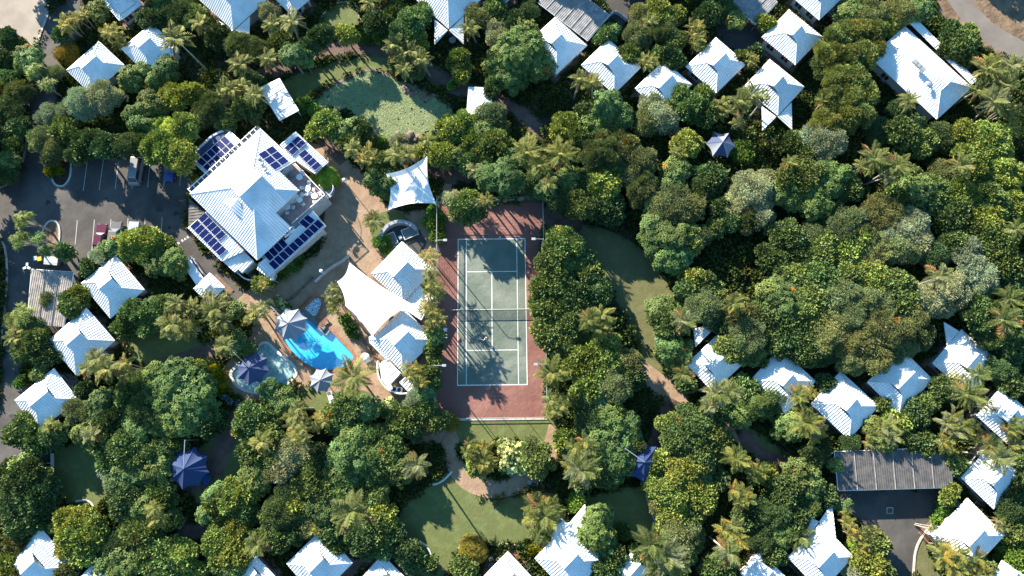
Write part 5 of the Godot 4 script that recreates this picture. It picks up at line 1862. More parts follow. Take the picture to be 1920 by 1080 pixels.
# one feather frond, a metre long, its stalk leaving along +z
func frond(droop: float, lift: float, full: float, seed_: int) -> ArrayMesh:
	var r := RandomNumberGenerator.new()
	r.seed = seed_
	var s := Shape.new()
	var p := func(t: float) -> Vector3: return Vector3(sin(t * 3.0 + seed_) * 0.02, lift * t - droop * t * t, t * (1.0 - 0.18 * droop * t))
	for i in 8:
		var a: Vector3 = p.call(i / 8.0)
		var b: Vector3 = p.call((i + 1) / 8.0)
		var w := 0.012 * (1.1 - i / 8.0)
		s.quad(a - Vector3(w, 0, 0), a + Vector3(w, 0, 0), b + Vector3(w * 0.8, 0, 0), b - Vector3(w * 0.8, 0, 0))
	for i in 22:
		var t := 0.13 + 0.87 * i / 21.0
		var o: Vector3 = p.call(t)
		for side in [-1.0, 1.0]:
			var l := full * 0.30 * sin(PI * clampf(t * 0.80 + 0.16, 0, 1)) * r.randf_range(0.8, 1.1)
			var fwd := 0.45 + 0.5 * t
			var d := Vector3(side, r.randf_range(-0.35, 0.15), fwd).normalized()
			var tip := o + d * l - Vector3(0, l * r.randf_range(0.1, 0.4), 0)
			var mid := o + d * l * 0.5
			s.quad(o, mid + Vector3(0, 0.004, 0.027), tip, mid - Vector3(0, 0.0, 0.027))
	return s.mesh()

func make_leaves() -> void:
	tufts = {
		"broad": [tuft(30, 0.36, 0.21, 0.44, 0.1, 1), tuft(30, 0.38, 0.20, 0.44, 0.15, 2), tuft(26, 0.42, 0.24, 0.46, 0.1, 3)],
		"fine": [tuft(64, 0.26, 0.075, 0.48, 0.15, 4), tuft(64, 0.26, 0.075, 0.48, 0.2, 5)],
		"whorl": [rosette(13, 0.58, 0.18, 1.35, 0.05, 6), rosette(12, 0.55, 0.19, 1.25, 0.08, 7)],
		"feather": [tuft(54, 0.44, 0.06, 0.42, 0.35, 8), tuft(54, 0.44, 0.06, 0.42, 0.4, 9)],
		"strap": [rosette(30, 1.0, 0.085, 1.35, 0.22, 10), rosette(28, 1.05, 0.09, 1.3, 0.28, 11)],
		"spike": [rosette(26, 1.0, 0.10, 1.2, 0.0, 12)],
	}
	fronds = [frond(0.42, 0.30, 1.0, 1), frond(0.62, 0.40, 1.0, 2), frond(0.85, 0.40, 0.95, 3), frond(0.55, 0.55, 1.1, 4), frond(0.30, 0.25, 0.9, 5)]

const KINDS := {
	"d": ["broadleaf_tree", "dark green", "dense broadleaf tree", "tree", "broad", [0.037, 0.053, 0.019]],
	"m": ["leafy_tree", "mid green", "leafy rounded tree", "tree", "broad", [0.060, 0.078, 0.026]],
	"y": ["bushy_tree", "yellow-green", "bushy tree", "tree", "broad", [0.100, 0.108, 0.026]],
	"o": ["olive_tree", "olive green", "small-leaved tree", "tree", "fine", [0.080, 0.085, 0.036]],
	"g": ["pale_tree", "pale grey-green", "small-leaved tree", "tree", "fine", [0.135, 0.138, 0.085]],
	"k": ["rosette_tree", "glossy green", "rosette-leaved tree", "tree", "whorl", [0.046, 0.068, 0.022]],
	"w": ["bamboo_clump", "olive", "feathery bamboo clump", "bamboo", "feather", [0.105, 0.108, 0.036]],
	"s": ["shrub", "rounded green", "shrub", "shrub", "broad", [0.058, 0.090, 0.018]],
	"z": ["golden_shrub", "golden yellow", "shrub", "shrub", "feather", [0.23, 0.19, 0.015]],
	"c": ["flowering_shrub", "cream-flowered", "shrub", "shrub", "whorl", [0.24, 0.245, 0.12]],
	"h": ["clipped_ball", "golden brown", "clipped ball shrub", "shrub", "fine", [0.125, 0.090, 0.018]],
	"u": ["fern_tree", "bright lime green", "spiky branched shrub", "shrub", "strap", [0.115, 0.145, 0.016]],
	"p": ["feather_palm", "green", "feather palm", "palm", "", []],
	"q": ["cane_palm", "golden green", "clumping cane palm", "palm", "", []],
	"f": ["screw_palm", "stiff leaved", "screw palm", "palm", "strap", [0.075, 0.095, 0.025]],
	"n": ["bare_shrub", "grey bare-branched", "shrub", "shrub", "", []],
	"a": ["agave", "grey-green spiky", "agave rosette", "agave", "spike", [0.09, 0.12, 0.07]],
}

func tree(kind: String, px: float, py: float, rp: float, tall := 0.0) -> void:
	var r := rp * 0.0805
	var woods := px > 1010 and px < 1930 and py > 240 and py < 660 and not (px < 1150 and py > 430)
	var forest: bool = woods and kind in ["d", "m", "y", "o", "g", "k"]
	var h: float = tall
	if h == 0.0:
		match kind:
			"p": h = (6.4 if woods else 5.0) + R.randf() * 2.4
			"q": h = (5.6 if woods else 3.6) + R.randf() * 1.4
			"f": h = 5.0 + R.randf()
			"s", "z", "c", "h", "u": h = r * 1.5
			"n": h = r * 1.6
			"a": h = 0.5
			"w": h = 4.5 + r * 1.0
			_: h = 2.4 + r * 1.02 + (1.0 if forest else 0.0)
	var level := h if kind in ["p", "q", "f"] else h - r * 0.35
	if kind in ["s", "z", "c", "h", "u", "n", "a"]:
		level = h * 0.5
	var spot := G(px, py, level)
	r *= (ALT - level) / ALT * (1.10 if forest else 1.05)
	var k: Array = KINDS[kind]
	var o := Node3D.new()
	o.name = numbered(k[0])
	add_child(o)
	o.position = Vector3(spot.x, 0, spot.z)
	planted.append([o, kind, px, py, rp])
	match kind:
		"p": feather_palm(o, r, h)
		"q": cane_palm(o, r, h)
		"n": bare(o, r, h)
		_: crown(o, kind, k, r, h, tall)

func crown(o: Node3D, kind: String, k: Array, r: float, h: float, tall := 0.0) -> void:
	var where: Array[Transform3D] = []
	var tint := PackedColorArray()
	var base := Vector3(k[5][0], k[5][1], k[5][2])
	# each tree has its own shade
	var hue := R.randf_range(-1.0, 1.0)
	var own := base * 2.15 * R.randf_range(0.75, 1.25) * Vector3(0.91 + 0.12 * hue, 1.05, 1.02 - 0.12 * hue)
	var low := kind in ["s", "z", "c", "h", "u", "a"]
	var lobes := []
	var flatness := 0.55 if low else 0.62
	var top := h
	if kind == "a":
		where.append(Transform3D(Basis.IDENTITY.scaled(Vector3.ONE * r), Vector3(0, 0.1, 0)))
		tint.append(Color(own.x, own.y, own.z))
	elif kind == "f":
		for i in int(3 + r * 2.2):
			var a := i * 2.4
			var d := r * 0.62 * sqrt((i + 0.3) / (3 + r * 2.2))
			lobes.append([Vector3(cos(a) * d, top - d * 0.35, sin(a) * d), 0.0])
			for j in 2:
				where.append(Transform3D(Basis.from_euler(Vector3(R.randf_range(-0.5, 0.5), R.randf() * TAU, R.randf_range(-0.5, 0.5))).scaled(Vector3.ONE * minf(r * 0.55, 1.05)), Vector3(cos(a) * d, top - d * 0.35 - j * 0.25, sin(a) * d)))
				var f := R.randf_range(0.75, 1.3)
				tint.append(Color(own.x * f * (1.25 if j else 1.0), own.y * f, own.z * f))
	else:
		var n := int(4 + r * (1.4 + r * 0.75)) if kind != "h" else 5
		var size: float = {"broad": 1.0, "fine": 1.0, "whorl": 1.0, "feather": 1.05, "strap": 0.7}[k[4]] * R.randf_range(0.85, 1.2)
		var stretch := R.randf_range(0.86, 1.14)
		var spin := R.randf() * TAU
		for i in n:
			var f := (i + 0.2) / n
			var a := i * 2.39996 + R.randf_range(-0.3, 0.3)
			var d := r * 0.70 * sqrt(f) * R.randf_range(0.85, 1.1)
			var lr := minf(r * 0.55, R.randf_range(0.72, 1.18) + r * 0.09)
			if kind == "h":
				lr = r * 0.72
				d *= 0.45
			var y := top - lr - (1.0 - sqrt(maxf(0.0, 1.0 - pow(d / (r * 1.05), 2.0)))) * r * flatness - R.randf() * minf(r * 0.3, 1.1)
			if low:
				y = maxf(y, lr * 0.5)
			if R.randf() < 0.26 and kind != "h":      # a stray bough beyond the rest
				d *= R.randf_range(1.2, 1.5)
				lr *= 0.72
				y -= lr * 0.5
			var out := Vector2(cos(a) * d * stretch, sin(a) * d / stretch).rotated(spin)
			lobes.append([Vector3(out.x, y, out.y), lr])
		if low:
			size *= 0.8
		for L in lobes:
			var area: float = TAU * L[1] * L[1]
			var count := int(clampf(area * (4.4 if k[4] != "whorl" else 7.0) / (size * size), 9, 130))
			var shade := R.randf_range(0.82, 1.2)
			for i in count:
				var y := 1.0 - 1.45 * (i + 0.5) / count
				var a: float = i * 2.39996 + L[1] * 9.0
				var ring := sqrt(maxf(0.0, 1.0 - y * y))
				var d := Vector3(cos(a) * ring, y, sin(a) * ring)
				d = (d + Vector3(R.randf_range(-0.3, 0.3), R.randf_range(-0.2, 0.3), R.randf_range(-0.3, 0.3))).normalized()
				var at: Vector3 = L[0] + d * L[1] * R.randf_range(0.6, 1.18)
				if at.y < 0.15:
					continue
				var up := (d + Vector3(0, 0.45, 0)).normalized()
				var x := up.cross(Vector3(sin(a * 3.1), 0.2, cos(a * 2.3))).normalized()
				where.append(Transform3D(Basis(x, up, x.cross(up)).scaled(Vector3.ONE * size * R.randf_range(0.75, 1.25)), at))
				var f := shade * R.randf_range(0.70, 1.32)
				var warm := R.randf_range(-0.08, 0.14)
				var c := Color(own.x * f * (1 + warm), own.y * f, own.z * f * (1 - warm))
				if kind == "c" and R.randf() < 0.45:
					c = Color(0.06, 0.10, 0.02) * f
				elif kind == "z" and R.randf() < 0.4:
					c = Color(0.12, 0.14, 0.014) * f
				elif R.randf() < 0.003 and kind in ["m", "o"]:
					c = Color(0.40, 0.14, 0.02)
				tint.append(c)
	var mat: Material = M.leaf_shiny if kind in ["d", "f"] else (M.leaf_soft if k[4] in ["fine", "feather"] else M.leaf)
	# the tufts come in two or three forms: one crown mesh each, the trunk between
	var sort: String = k[4]
	var dice := R.randf()
	if kind == "m" and dice < 0.25:
		sort = "whorl"
	elif kind == "o" and dice < 0.35:
		sort = "feather"
	elif kind == "d" and dice < 0.2:
		sort = "fine"
	var forms: Array = tufts[sort]
	var form: Mesh = forms[R.randi() % forms.size()]
	scatter_mesh("crown", form, mat, where, tint, o)
	if kind != "a":
		var s := Shape.new()
		var t := clampf(r * 0.075, 0.06, 0.4)
		var fork := Vector3(R.randf_range(-0.2, 0.2), h * 0.42, R.randf_range(-0.2, 0.2))
		s.tube(Vector3.ZERO, fork, t * 1.25, t, 7)
		for i in mini(lobes.size(), 12):
			var e: Vector3 = lobes[i][0]
			var m := fork.lerp(e, 0.5) + Vector3(0, -0.15, 0)
			s.tube(fork, m, t * 0.62, t * 0.42, 5)
			s.tube(m, e, t * 0.42, t * 0.16, 5)
			if kind in ["o", "g"] or (kind == "m" and tall > 6.9):      # bare twig ends show through the leaves
				for j in 3:
					var tip: Vector3 = e + Vector3(R.randf_range(-0.9, 0.9), R.randf_range(0.5, 1.0), R.randf_range(-0.9, 0.9)) * (lobes[i][1] + 0.15)
					s.tube(e, tip, 0.05, 0.025, 4)
		part("trunk", s, M.bark_pale if kind in ["f", "g"] or tall > 6.9 else M.bark, o)

func palm_trunk(o: Node3D, foot: Vector3, top: Vector3, r: float) -> void:
	var p := PackedVector3Array()
	for i in 6:
		var t := i / 5.0
		var q := foot.lerp(top, t)
		q += (top - foot) * Vector3(1, 0, 1) * 0.25 * (t * t - t)
		p.append(q)
	var s := Shape.new()
	s.path(p, r * 1.3, r * 0.8, 7)
	part("trunk", s, M.bark_pale, o)

func head(o: Node3D, at: Vector3, n: int, long: float, tones: Array, dead := 0.0) -> void:
	for i in n:
		var f := float(i) / n
		var pitch := lerpf(1.15, -0.12, pow(f, 0.75)) + R.randf_range(-0.1, 0.1)
		var b := Basis(Vector3.UP, i * 2.39996 + R.randf_range(-0.2, 0.2)) * Basis(Vector3.RIGHT, -pitch) * Basis(Vector3.BACK, R.randf_range(-0.5, 0.5))
		var form: int = clampi(int(f * 3.0) + R.randi() % 2, 0, 2) if R.randf() < 0.8 else 3 + R.randi() % 2
		var m: Material = M.frond[tones[R.randi() % tones.size()]]
		if f > 0.72 and R.randf() < dead:
			m = M.dead_frond
		piece("frond", fronds[form], m, o, Transform3D(b.scaled_local(Vector3.ONE * long * R.randf_range(0.85, 1.1)), at))

func feather_palm(o: Node3D, r: float, h: float) -> void:
	var lean := Vector3(R.randf_range(-1.1, 1.1), 0, R.randf_range(-1.1, 1.1))
	palm_trunk(o, lean, Vector3(0, h - 0.15, 0), 0.13)
	var tones: Array = [[0, 2], [0, 1], [1, 5], [0, 3], [1, 0]][R.randi() % 5]
	head(o, Vector3(0, h - 0.1, 0), 14 if r > 1.6 else 11, r * R.randf_range(1.05, 1.25), tones, R.randf_range(0.1, 0.8))

func cane_palm(o: Node3D, r: float, h: float) -> void:
	var n := 4 if r > 1.8 else 3
	var tones: Array = [[3, 1], [3, 4, 1], [1, 3, 5], [3, 0]][R.randi() % 4]
	for i in n:
		var a := i * TAU / n + R.randf()
		var d := Vector3(cos(a), 0, sin(a)) * r * 0.42
		var top := d + Vector3(0, h * R.randf_range(0.75, 1.0), 0)
		palm_trunk(o, d * 0.35, top, 0.06)
		head(o, top, 9, r * 0.78, tones, 0.3)

func bare(o: Node3D, r: float, h: float) -> void:
	var s := Shape.new()
	for i in 26:
		var a := i * 2.4
		var d := Vector3(cos(a), 0, sin(a)) * r * sqrt((i + 0.5) / 26.0)
		var m := d * 0.4 + Vector3(0, h * 0.5, 0)
		s.tube(Vector3(0, h * 0.1, 0), m, 0.05, 0.035, 4)
		s.tube(m, d + Vector3(0, h * R.randf_range(0.8, 1.0), 0), 0.035, 0.012, 4)
		for j in 3:
			var e := m.lerp(d + Vector3(0, h * 0.9, 0), 0.3 + 0.25 * j)
			s.tube(e, e + Vector3(R.randf_range(-0.4, 0.4), R.randf_range(0.05, 0.35), R.randf_range(-0.4, 0.4)), 0.02, 0.008, 3)
	part("branches", s, M.bark_pale, o)

# ---- what each plant is called: its look, then the landmark it stands nearest to
func name_plants() -> void:
	var marks := [["the concrete apron", 45, 30], ["the left-hand drive", 30, 500], ["the leaning palm's cottage", 278, 92], ["the car park", 240, 360], ["the main house", 460, 370], ["the red car", 190, 440], ["the minibus", 365, 505],
		["the weathered shed roof", 95, 558], ["the palm-shadowed cottage", 150, 640], ["the lowest drive-side cottage", 85, 745], ["the bottom left cottage", 70, 1030], ["the playground umbrella", 350, 878], ["the shaded small lawn", 310, 650],
		["the paddling pool", 495, 690], ["the swimming pool", 600, 640], ["the plaza", 640, 420], ["the white sail by the plaza", 770, 345], ["the huge sail", 700, 555], ["the plant yard wall", 748, 735], ["the day bed wall", 752, 450],
		["the lily pond", 720, 200], ["the left pond shelter", 522, 186], ["the right pond shelter", 898, 195], ["the top porch cottage", 845, 20], ["the flap-roofed top cottage", 437, 20], ["the top grey carport", 1075, 20], ["the upper asphalt court", 1170, 10],
		["the second row cottage", 1145, 122], ["the grey-green trees' cottage", 1243, 160], ["the leaf-shadowed cottage", 1345, 118], ["the bamboo-side cottage", 1450, 165], ["the red-guttered cottage", 1485, 70], ["the long house", 1730, 135], ["the concrete road", 1850, 60],
		["the six-sided umbrella", 1353, 269], ["the tennis court's top fence", 920, 386], ["the tennis court's left fence", 826, 560], ["the tennis court's right fence", 1014, 600], ["the tennis court's bottom kerb", 920, 780], ["the long lawn", 1190, 560], ["the right-hand path", 1262, 745],
		["the lawn-side cottage", 1343, 680], ["the ribbed cottage", 1467, 715], ["the brightest cottage", 1585, 765], ["the half-covered cottage", 1690, 715], ["the dappled cottage", 1810, 680], ["the right edge cottage", 1885, 778], ["the long dark carport", 1677, 880],
		["the lower asphalt court", 1680, 1000], ["the carport-side cottage", 1856, 900], ["the brilliant white cottage", 1815, 1005], ["the red-porched cottage", 1540, 1045], ["the blue-shaded roof tip", 1432, 1065], ["the largest bottom cottage", 1068, 1045], ["the stepping stones", 1050, 915],
		["the hidden blue umbrella", 1206, 866], ["the lower lawn", 900, 970], ["the bottom terrace table", 925, 1055], ["the silver palm's cottage", 598, 1055], ["the lower left lawn", 150, 890], ["the forest hollow", 1400, 440], ["the forest's heart", 1600, 500], ["the forest's right side", 1830, 450],
		["the court's bend path", 940, 905], ["the top dark lawn", 640, 30]]
	var seen := {}
	var drafts := []
	for p in planted:
		var best := []
		for m in marks:
			best.append([Vector2(p[2] - m[1], p[3] - m[2]).length(), m])
		best.sort_custom(func(x: Array, y: Array) -> bool: return x[0] < y[0])
		var m: Array = best[0][1]
		var d := Vector2(p[2] - m[1], p[3] - m[2])
		var way := "beside"
		if d.length() > 14.0:
			var a := fposmod(rad_to_deg(d.angle()) + 22.5, 360.0)
			way = ["right of", "lower right of", "below", "lower left of", "left of", "upper left of", "above", "upper right of"][int(a / 45.0) % 8]
		var k: Array = KINDS[p[1]]
		var size: String = "small" if p[4] < 19 else ("big" if p[4] > 38 else "")
		var text := "%s%s %s %s %s" % [size + " " if size else "", k[1], k[2], way, m[0]]
		drafts.append([text, p, best[1][1][0]])
		seen[text] = seen.get(text, []) + [drafts.size() - 1]
	for text in seen:
		var same: Array = seen[text]
		if same.size() == 1:
			continue
		same.sort_custom(func(x: int, y: int) -> bool: return drafts[x][1][2] < drafts[y][1][2])
		for i in same.size():
			var word: String = ["the leftmost", "the rightmost"][i] if same.size() == 2 else (["the leftmost", "second from left", "third from left", "fourth from left", "fifth from left", "sixth from left", "seventh from left", "eighth from left", "ninth from left"][mini(i, 8)])
			drafts[same[i]][0] = text + ", " + word
	for d in drafts:
		var o: Node3D = d[1][0]
		o.set_meta("label", d[0])
		o.set_meta("category", KINDS[d[1][1]][3])
		o.set_meta("group", {"tree": KINDS[d[1][1]][1] + " trees of the garden", "palm": KINDS[d[1][1]][1] + " palms of the garden", "shrub": KINDS[d[1][1]][1] + " shrubs of the garden", "bamboo": "bamboo clumps by the long house", "agave": "agaves"}[KINDS[d[1][1]][3]])

func ground_cover() -> void:
	var where: Array[Transform3D] = []
	var tint := PackedColorArray()
	var boxes := []
	for b in blocked:
		var lo := Vector2(INF, INF)
		var hi := -lo
		for p in b:
			lo = lo.min(p)
			hi = hi.max(p)
		boxes.append(Rect2(lo, hi - lo).grow(0.5))
	for i in 42000:
		var px := R.randf_range(-40, 1960)
		var py := R.randf_range(-40, 1120)
		var g := G(px, py)
		var q := Vector2(g.x, g.z)
		var free := true
		var wild := px > 1020 and py > 250 and py < 640
		for k in blocked.size():
			if boxes[k].has_point(q) and Geometry2D.is_point_in_polygon(q, blocked[k]):
				free = false
				break
		if not free:
			continue
		where.append(Transform3D(Basis(Vector3.UP, R.randf() * TAU).scaled(Vector3(1, R.randf_range(0.7, 1.4), 1) * R.randf_range(0.8, 1.7)), Vector3(g.x, R.randf_range(0.15, 0.5) + (R.randf() * 1.6 if wild else 0.0), g.z)))
		var f := R.randf_range(0.6, 1.3)
		tint.append(Color(0.050, 0.082, 0.022) * f if R.randf() < 0.8 else Color(0.12, 0.12, 0.03) * f)
	var o := scatter_mesh("ground_cover", tufts.broad[0], M.leaf, where, tint, self)
	o.set_meta("label", "low dark ground cover plants filling the garden beds")
	# the woods go on past the picture on the side of the sun
	var far: Array[Transform3D] = []
	var ft := PackedColorArray()
	for i in 46:
		var px: float
		var py: float
		if i < 18:
			if i > 7:
				continue
			px = -45 - R.randf() * 60
			py = 150 + i * 55.0 + R.randf() * 20
		else:
			py = -50 - R.randf() * 60
			px = -20 + (i - 18) * 68.0 + R.randf() * 30
			if px > 1650 and px < 1830:
				continue
		var h := 5.0 + R.randf() * 2.5
		var c := G(px, py, h - 1.5)
		for j in 170:
			var d := Vector3(R.randf_range(-1, 1), R.randf_range(-0.6, 1), R.randf_range(-1, 1)).normalized()
			far.append(Transform3D(Basis.from_euler(Vector3(d.z * 0.7, R.randf() * TAU, -d.x * 0.7)).scaled(Vector3.ONE * R.randf_range(1.0, 1.5)), c + d * Vector3(2.6, 1.6, 2.6)))
			ft.append(Color(0.045, 0.072, 0.018) * R.randf_range(0.7, 1.3))
	var tl := scatter_mesh("treeline", tufts.broad[1], M.leaf, far, ft, self)
	tl.set_meta("label", "belt of trees just beyond the garden's upper and left sides")

func garden() -> void:
	tree("q", 125, 40, 28); tree("q", 150, 30, 22); tree("m", 180, 15, 22); tree("q", 205, 55, 25)
	tree("q", 225, 75, 20); tree("d", 110, 60, 16); tree("d", 12, 68, 20); tree("d", 5, 110, 20)
	tree("h", 125, 102, 24); tree("m", 50, 105, 28); tree("f", 60, 130, 26, 4.5); tree("o", 95, 135, 20)
	tree("f", 85, 158, 22, 4.5); tree("o", 28, 165, 22); tree("m", 15, 140, 18)
	tree("g", 190, 178, 34); tree("g", 150, 190, 36); tree("g", 120, 205, 22); tree("k", 243, 142, 26)
	tree("k", 268, 130, 18); tree("p", 330, 74, 34, 9.5); tree("d", 280, 25, 30); tree("d", 330, 15, 30)
	tree("m", 365, 30, 26); tree("p", 375, 45, 24); tree("d", 402, 62, 25); tree("m", 300, 20, 22)
	tree("k", 305, 125, 26); tree("k", 290, 145, 18); tree("a", 412, 147, 15); tree("y", 352, 172, 24)
	tree("y", 320, 178, 28); tree("m", 282, 192, 30); tree("k", 262, 218, 32); tree("u", 300, 240, 22, 4)
	tree("u", 325, 250, 20, 4); tree("y", 345, 232, 26, 7); tree("y", 292, 275, 34, 7.5); tree("y", 330, 285, 34, 7.5)
	tree("m", 260, 265, 24); tree("o", 392, 195, 30); tree("o", 375, 218, 22); tree("o", 408, 215, 24)
	tree("m", 420, 225, 22); tree("p", 430, 170, 28); tree("p", 450, 122, 30); tree("o", 448, 85, 30)
	tree("m", 462, 195, 28); tree("p", 416, 176, 16, 3); tree("d", 470, 150, 22); tree("m", 115, 242, 28)
	tree("o", 72, 255, 26); tree("o", 96, 275, 26); tree("g", 85, 210, 22); tree("d", 160, 262, 28, 6.5)
	tree("d", 195, 270, 28, 7); tree("d", 228, 268, 24, 7); tree("d", 140, 280, 22)
	tree("d", 10, 200, 22); tree("d", 30, 232, 20); tree("m", 12, 300, 20); tree("d", 6, 325, 20)
	tree("m", 20, 270, 16); tree("d", -10, 250, 22)
	tree("z", 100, 315, 15); tree("o", 88, 298, 13); tree("s", 96, 322, 10); tree("f", 40, 410, 26, 7)
	tree("f", 34, 448, 24, 6); tree("f", 68, 446, 20, 6); tree("f", 84, 470, 20, 4); tree("n", 132, 478, 22)
	tree("m", 118, 470, 16); tree("y", 262, 452, 38); tree("y", 236, 462, 24); tree("m", 205, 462, 20)
	tree("y", 298, 462, 24); tree("k", 322, 490, 26); tree("m", 290, 498, 20); tree("q", 336, 500, 15)
	tree("m", 162, 500, 15); tree("g", 180, 478, 15); tree("y", 305, 485, 18)
	tree("g", 500, 18, 22); tree("p", 512, 45, 24); tree("p", 548, 40, 26, 8); tree("o", 480, 92, 26)
	tree("m", 520, 75, 26); tree("m", 545, 98, 25, 7.5); tree("d", 580, 78, 26, 6); tree("d", 600, 62, 20, 6)
	tree("p", 505, 110, 24); tree("m", 568, 108, 18, 6); tree("y", 648, 60, 20, 5.5); tree("s", 682, 66, 18)
	tree("s", 716, 66, 18); tree("d", 706, 36, 24, 6); tree("p", 692, 6, 22, 9); tree("m", 765, 40, 42, 8)
	tree("m", 742, 20, 24); tree("m", 790, 20, 22); tree("y", 775, 68, 26); tree("k", 735, 60, 16)
	tree("p", 742, 88, 28); tree("p", 765, 98, 36); tree("p", 790, 112, 28); tree("p", 758, 130, 22)
	tree("m", 775, 125, 22); tree("d", 745, 115, 18)
	tree("y", 860, 108, 22); tree("y", 866, 135, 18); tree("s", 850, 158, 10); tree("o", 895, 28, 26)
	tree("p", 880, 55, 24); tree("g", 935, 58, 28); tree("m", 938, 108, 32); tree("m", 930, 150, 16)
	tree("p", 480, 178, 22); tree("p", 455, 160, 18); tree("s", 570, 195, 16); tree("s", 590, 205, 12)
	tree("y", 610, 230, 28); tree("y", 590, 240, 18); tree("m", 652, 238, 24); tree("d", 672, 238, 22)
	tree("m", 655, 265, 22); tree("q", 690, 292, 28); tree("p", 660, 280, 20); tree("m", 630, 255, 16)
	tree("y", 842, 238, 30); tree("y", 872, 228, 24); tree("o", 920, 210, 28); tree("o", 935, 228, 18)
	tree("m", 906, 240, 22); tree("y", 882, 262, 24); tree("y", 830, 285, 28); tree("p", 800, 264, 20)
	tree("g", 745, 262, 16); tree("s", 712, 268, 12); tree("d", 820, 262, 18); tree("m", 855, 290, 24)
	tree("k", 975, 92, 56); tree("k", 940, 105, 30); tree("m", 1010, 118, 34); tree("m", 985, 60, 30)
	tree("k", 960, 140, 30); tree("d", 962, 38, 28); tree("m", 930, 10, 24); tree("d", 992, 14, 20)
	tree("d", 920, 170, 16)
	tree("m", 1135, 62, 20); tree("k", 1150, 55, 14); tree("p", 1110, 155, 26); tree("p", 1088, 150, 22)
	tree("k", 1140, 195, 34); tree("k", 1165, 215, 26); tree("k", 1118, 225, 24); tree("m", 1145, 235, 26)
	tree("d", 1100, 205, 18); tree("y", 1065, 232, 26); tree("y", 1050, 245, 16); tree("m", 1085, 255, 22)
	tree("y", 1235, 22, 30); tree("o", 1205, 20, 24); tree("o", 1195, 62, 28); tree("p", 1218, 40, 20)
	tree("o", 1250, 55, 28); tree("y", 1270, 25, 20); tree("m", 1180, 98, 22); tree("q", 1215, 112, 24)
	tree("m", 1268, 72, 24); tree("d", 1262, 108, 24); tree("m", 1240, 95, 18); tree("q", 1305, 55, 28)
	tree("q", 1310, 80, 22); tree("d", 1330, 20, 26); tree("d", 1360, 14, 24); tree("m", 1382, 36, 18)
	tree("g", 1225, 190, 26); tree("g", 1245, 215, 34); tree("o", 1215, 225, 28); tree("m", 1290, 192, 36)
	tree("m", 1318, 178, 22); tree("d", 1325, 205, 28); tree("q", 1352, 200, 26); tree("p", 1386, 195, 26)
	tree("p", 1410, 178, 32); tree("y", 1290, 265, 28); tree("q", 1275, 280, 20); tree("s", 1390, 287, 26)
	tree("m", 1395, 105, 16); tree("y", 1438, 40, 18); tree("q", 1412, 110, 16); tree("d", 1420, 92, 14)
	tree("p", 1432, 185, 18); tree("q", 1385, 225, 18)
	tree("n", 1560, 22, 24); tree("m", 1600, 14, 28); tree("o", 1640, 20, 40); tree("o", 1690, 20, 36)
	tree("m", 1725, 15, 28); tree("y", 1665, 42, 26); tree("d", 1580, 38, 18)
	tree("w", 1580, 62, 26); tree("w", 1612, 55, 26); tree("w", 1642, 52, 24); tree("w", 1560, 92, 26)
	tree("w", 1592, 100, 30); tree("w", 1624, 98, 28); tree("w", 1575, 140, 30); tree("w", 1608, 142, 28)
	tree("w", 1565, 182, 28); tree("w", 1598, 180, 28); tree("w", 1630, 172, 22); tree("w", 1556, 222, 28)
	tree("w", 1588, 215, 28); tree("w", 1620, 208, 24); tree("d", 1542, 118, 20); tree("w", 1645, 82, 20)
	tree("p", 1545, 190, 18)
	tree("m", 1802, 78, 32); tree("d", 1790, 58, 24); tree("m", 1820, 60, 22); tree("d", 1775, 92, 18)
	tree("m", 1812, 105, 20); tree("p", 1850, 130, 32); tree("p", 1880, 160, 36); tree("p", 1862, 190, 34)
	tree("q", 1892, 200, 28); tree("p", 1830, 170, 26); tree("p", 1895, 125, 26); tree("q", 1900, 240, 22)
	tree("p", 1705, 188, 24); tree("d", 1690, 200, 20); tree("g", 1552, 262, 40); tree("g", 1525, 255, 24)
	tree("m", 1700, 245, 32); tree("m", 1722, 232, 20); tree("y", 1862, 262, 44); tree("y", 1822, 252, 36)
	tree("d", 1772, 252, 30); tree("d", 1652, 240, 26); tree("m", 1740, 262, 26); tree("m", 1490, 265, 22)
	tree("d", 1515, 290, 24)
	tree("u", 612, 338, 22); tree("u", 596, 330, 14); tree("p", 700, 414, 24, 2.6); tree("s", 716, 455, 15)
	tree("s", 738, 480, 12); tree("s", 726, 470, 10); tree("m", 722, 310, 28); tree("p", 745, 290, 26)
	tree("k", 722, 340, 26); tree("k", 702, 330, 22); tree("d", 735, 318, 20); tree("y", 790, 285, 18)
	tree("p", 765, 290, 22); tree("m", 905, 290, 30); tree("m", 880, 300, 20)
	tree("m", 930, 270, 34); tree("k", 950, 332, 34, 8); tree("k", 918, 330, 28, 7.5); tree("k", 960, 300, 28)
	tree("p", 890, 320, 18); tree("g", 845, 372, 18, 5.5); tree("m", 866, 388, 26, 6); tree("y", 878, 374, 20, 6)
	tree("q", 898, 376, 20, 6); tree("m", 890, 395, 18); tree("p", 915, 375, 18, 6.5); tree("s", 815, 415, 20)
	tree("s", 820, 440, 16); tree("s", 812, 395, 14)
	tree("q", 805, 480, 22, 5.5); tree("q", 806, 512, 20, 6); tree("q", 812, 542, 26, 6.6); tree("q", 802, 575, 24, 6.8)
	tree("q", 820, 592, 22, 6.6); tree("k", 815, 630, 18, 5); tree("m", 812, 655, 16); tree("q", 806, 610, 18, 6)
	tree("q", 770, 695, 24, 6); tree("q", 785, 712, 22, 5.5); tree("m", 800, 700, 18); tree("m", 808, 722, 16)
	tree("m", 815, 675, 12); tree("k", 795, 735, 18)
	tree("y", 488, 530, 16); tree("q", 492, 532, 15); tree("s", 525, 512, 12); tree("s", 545, 500, 12)
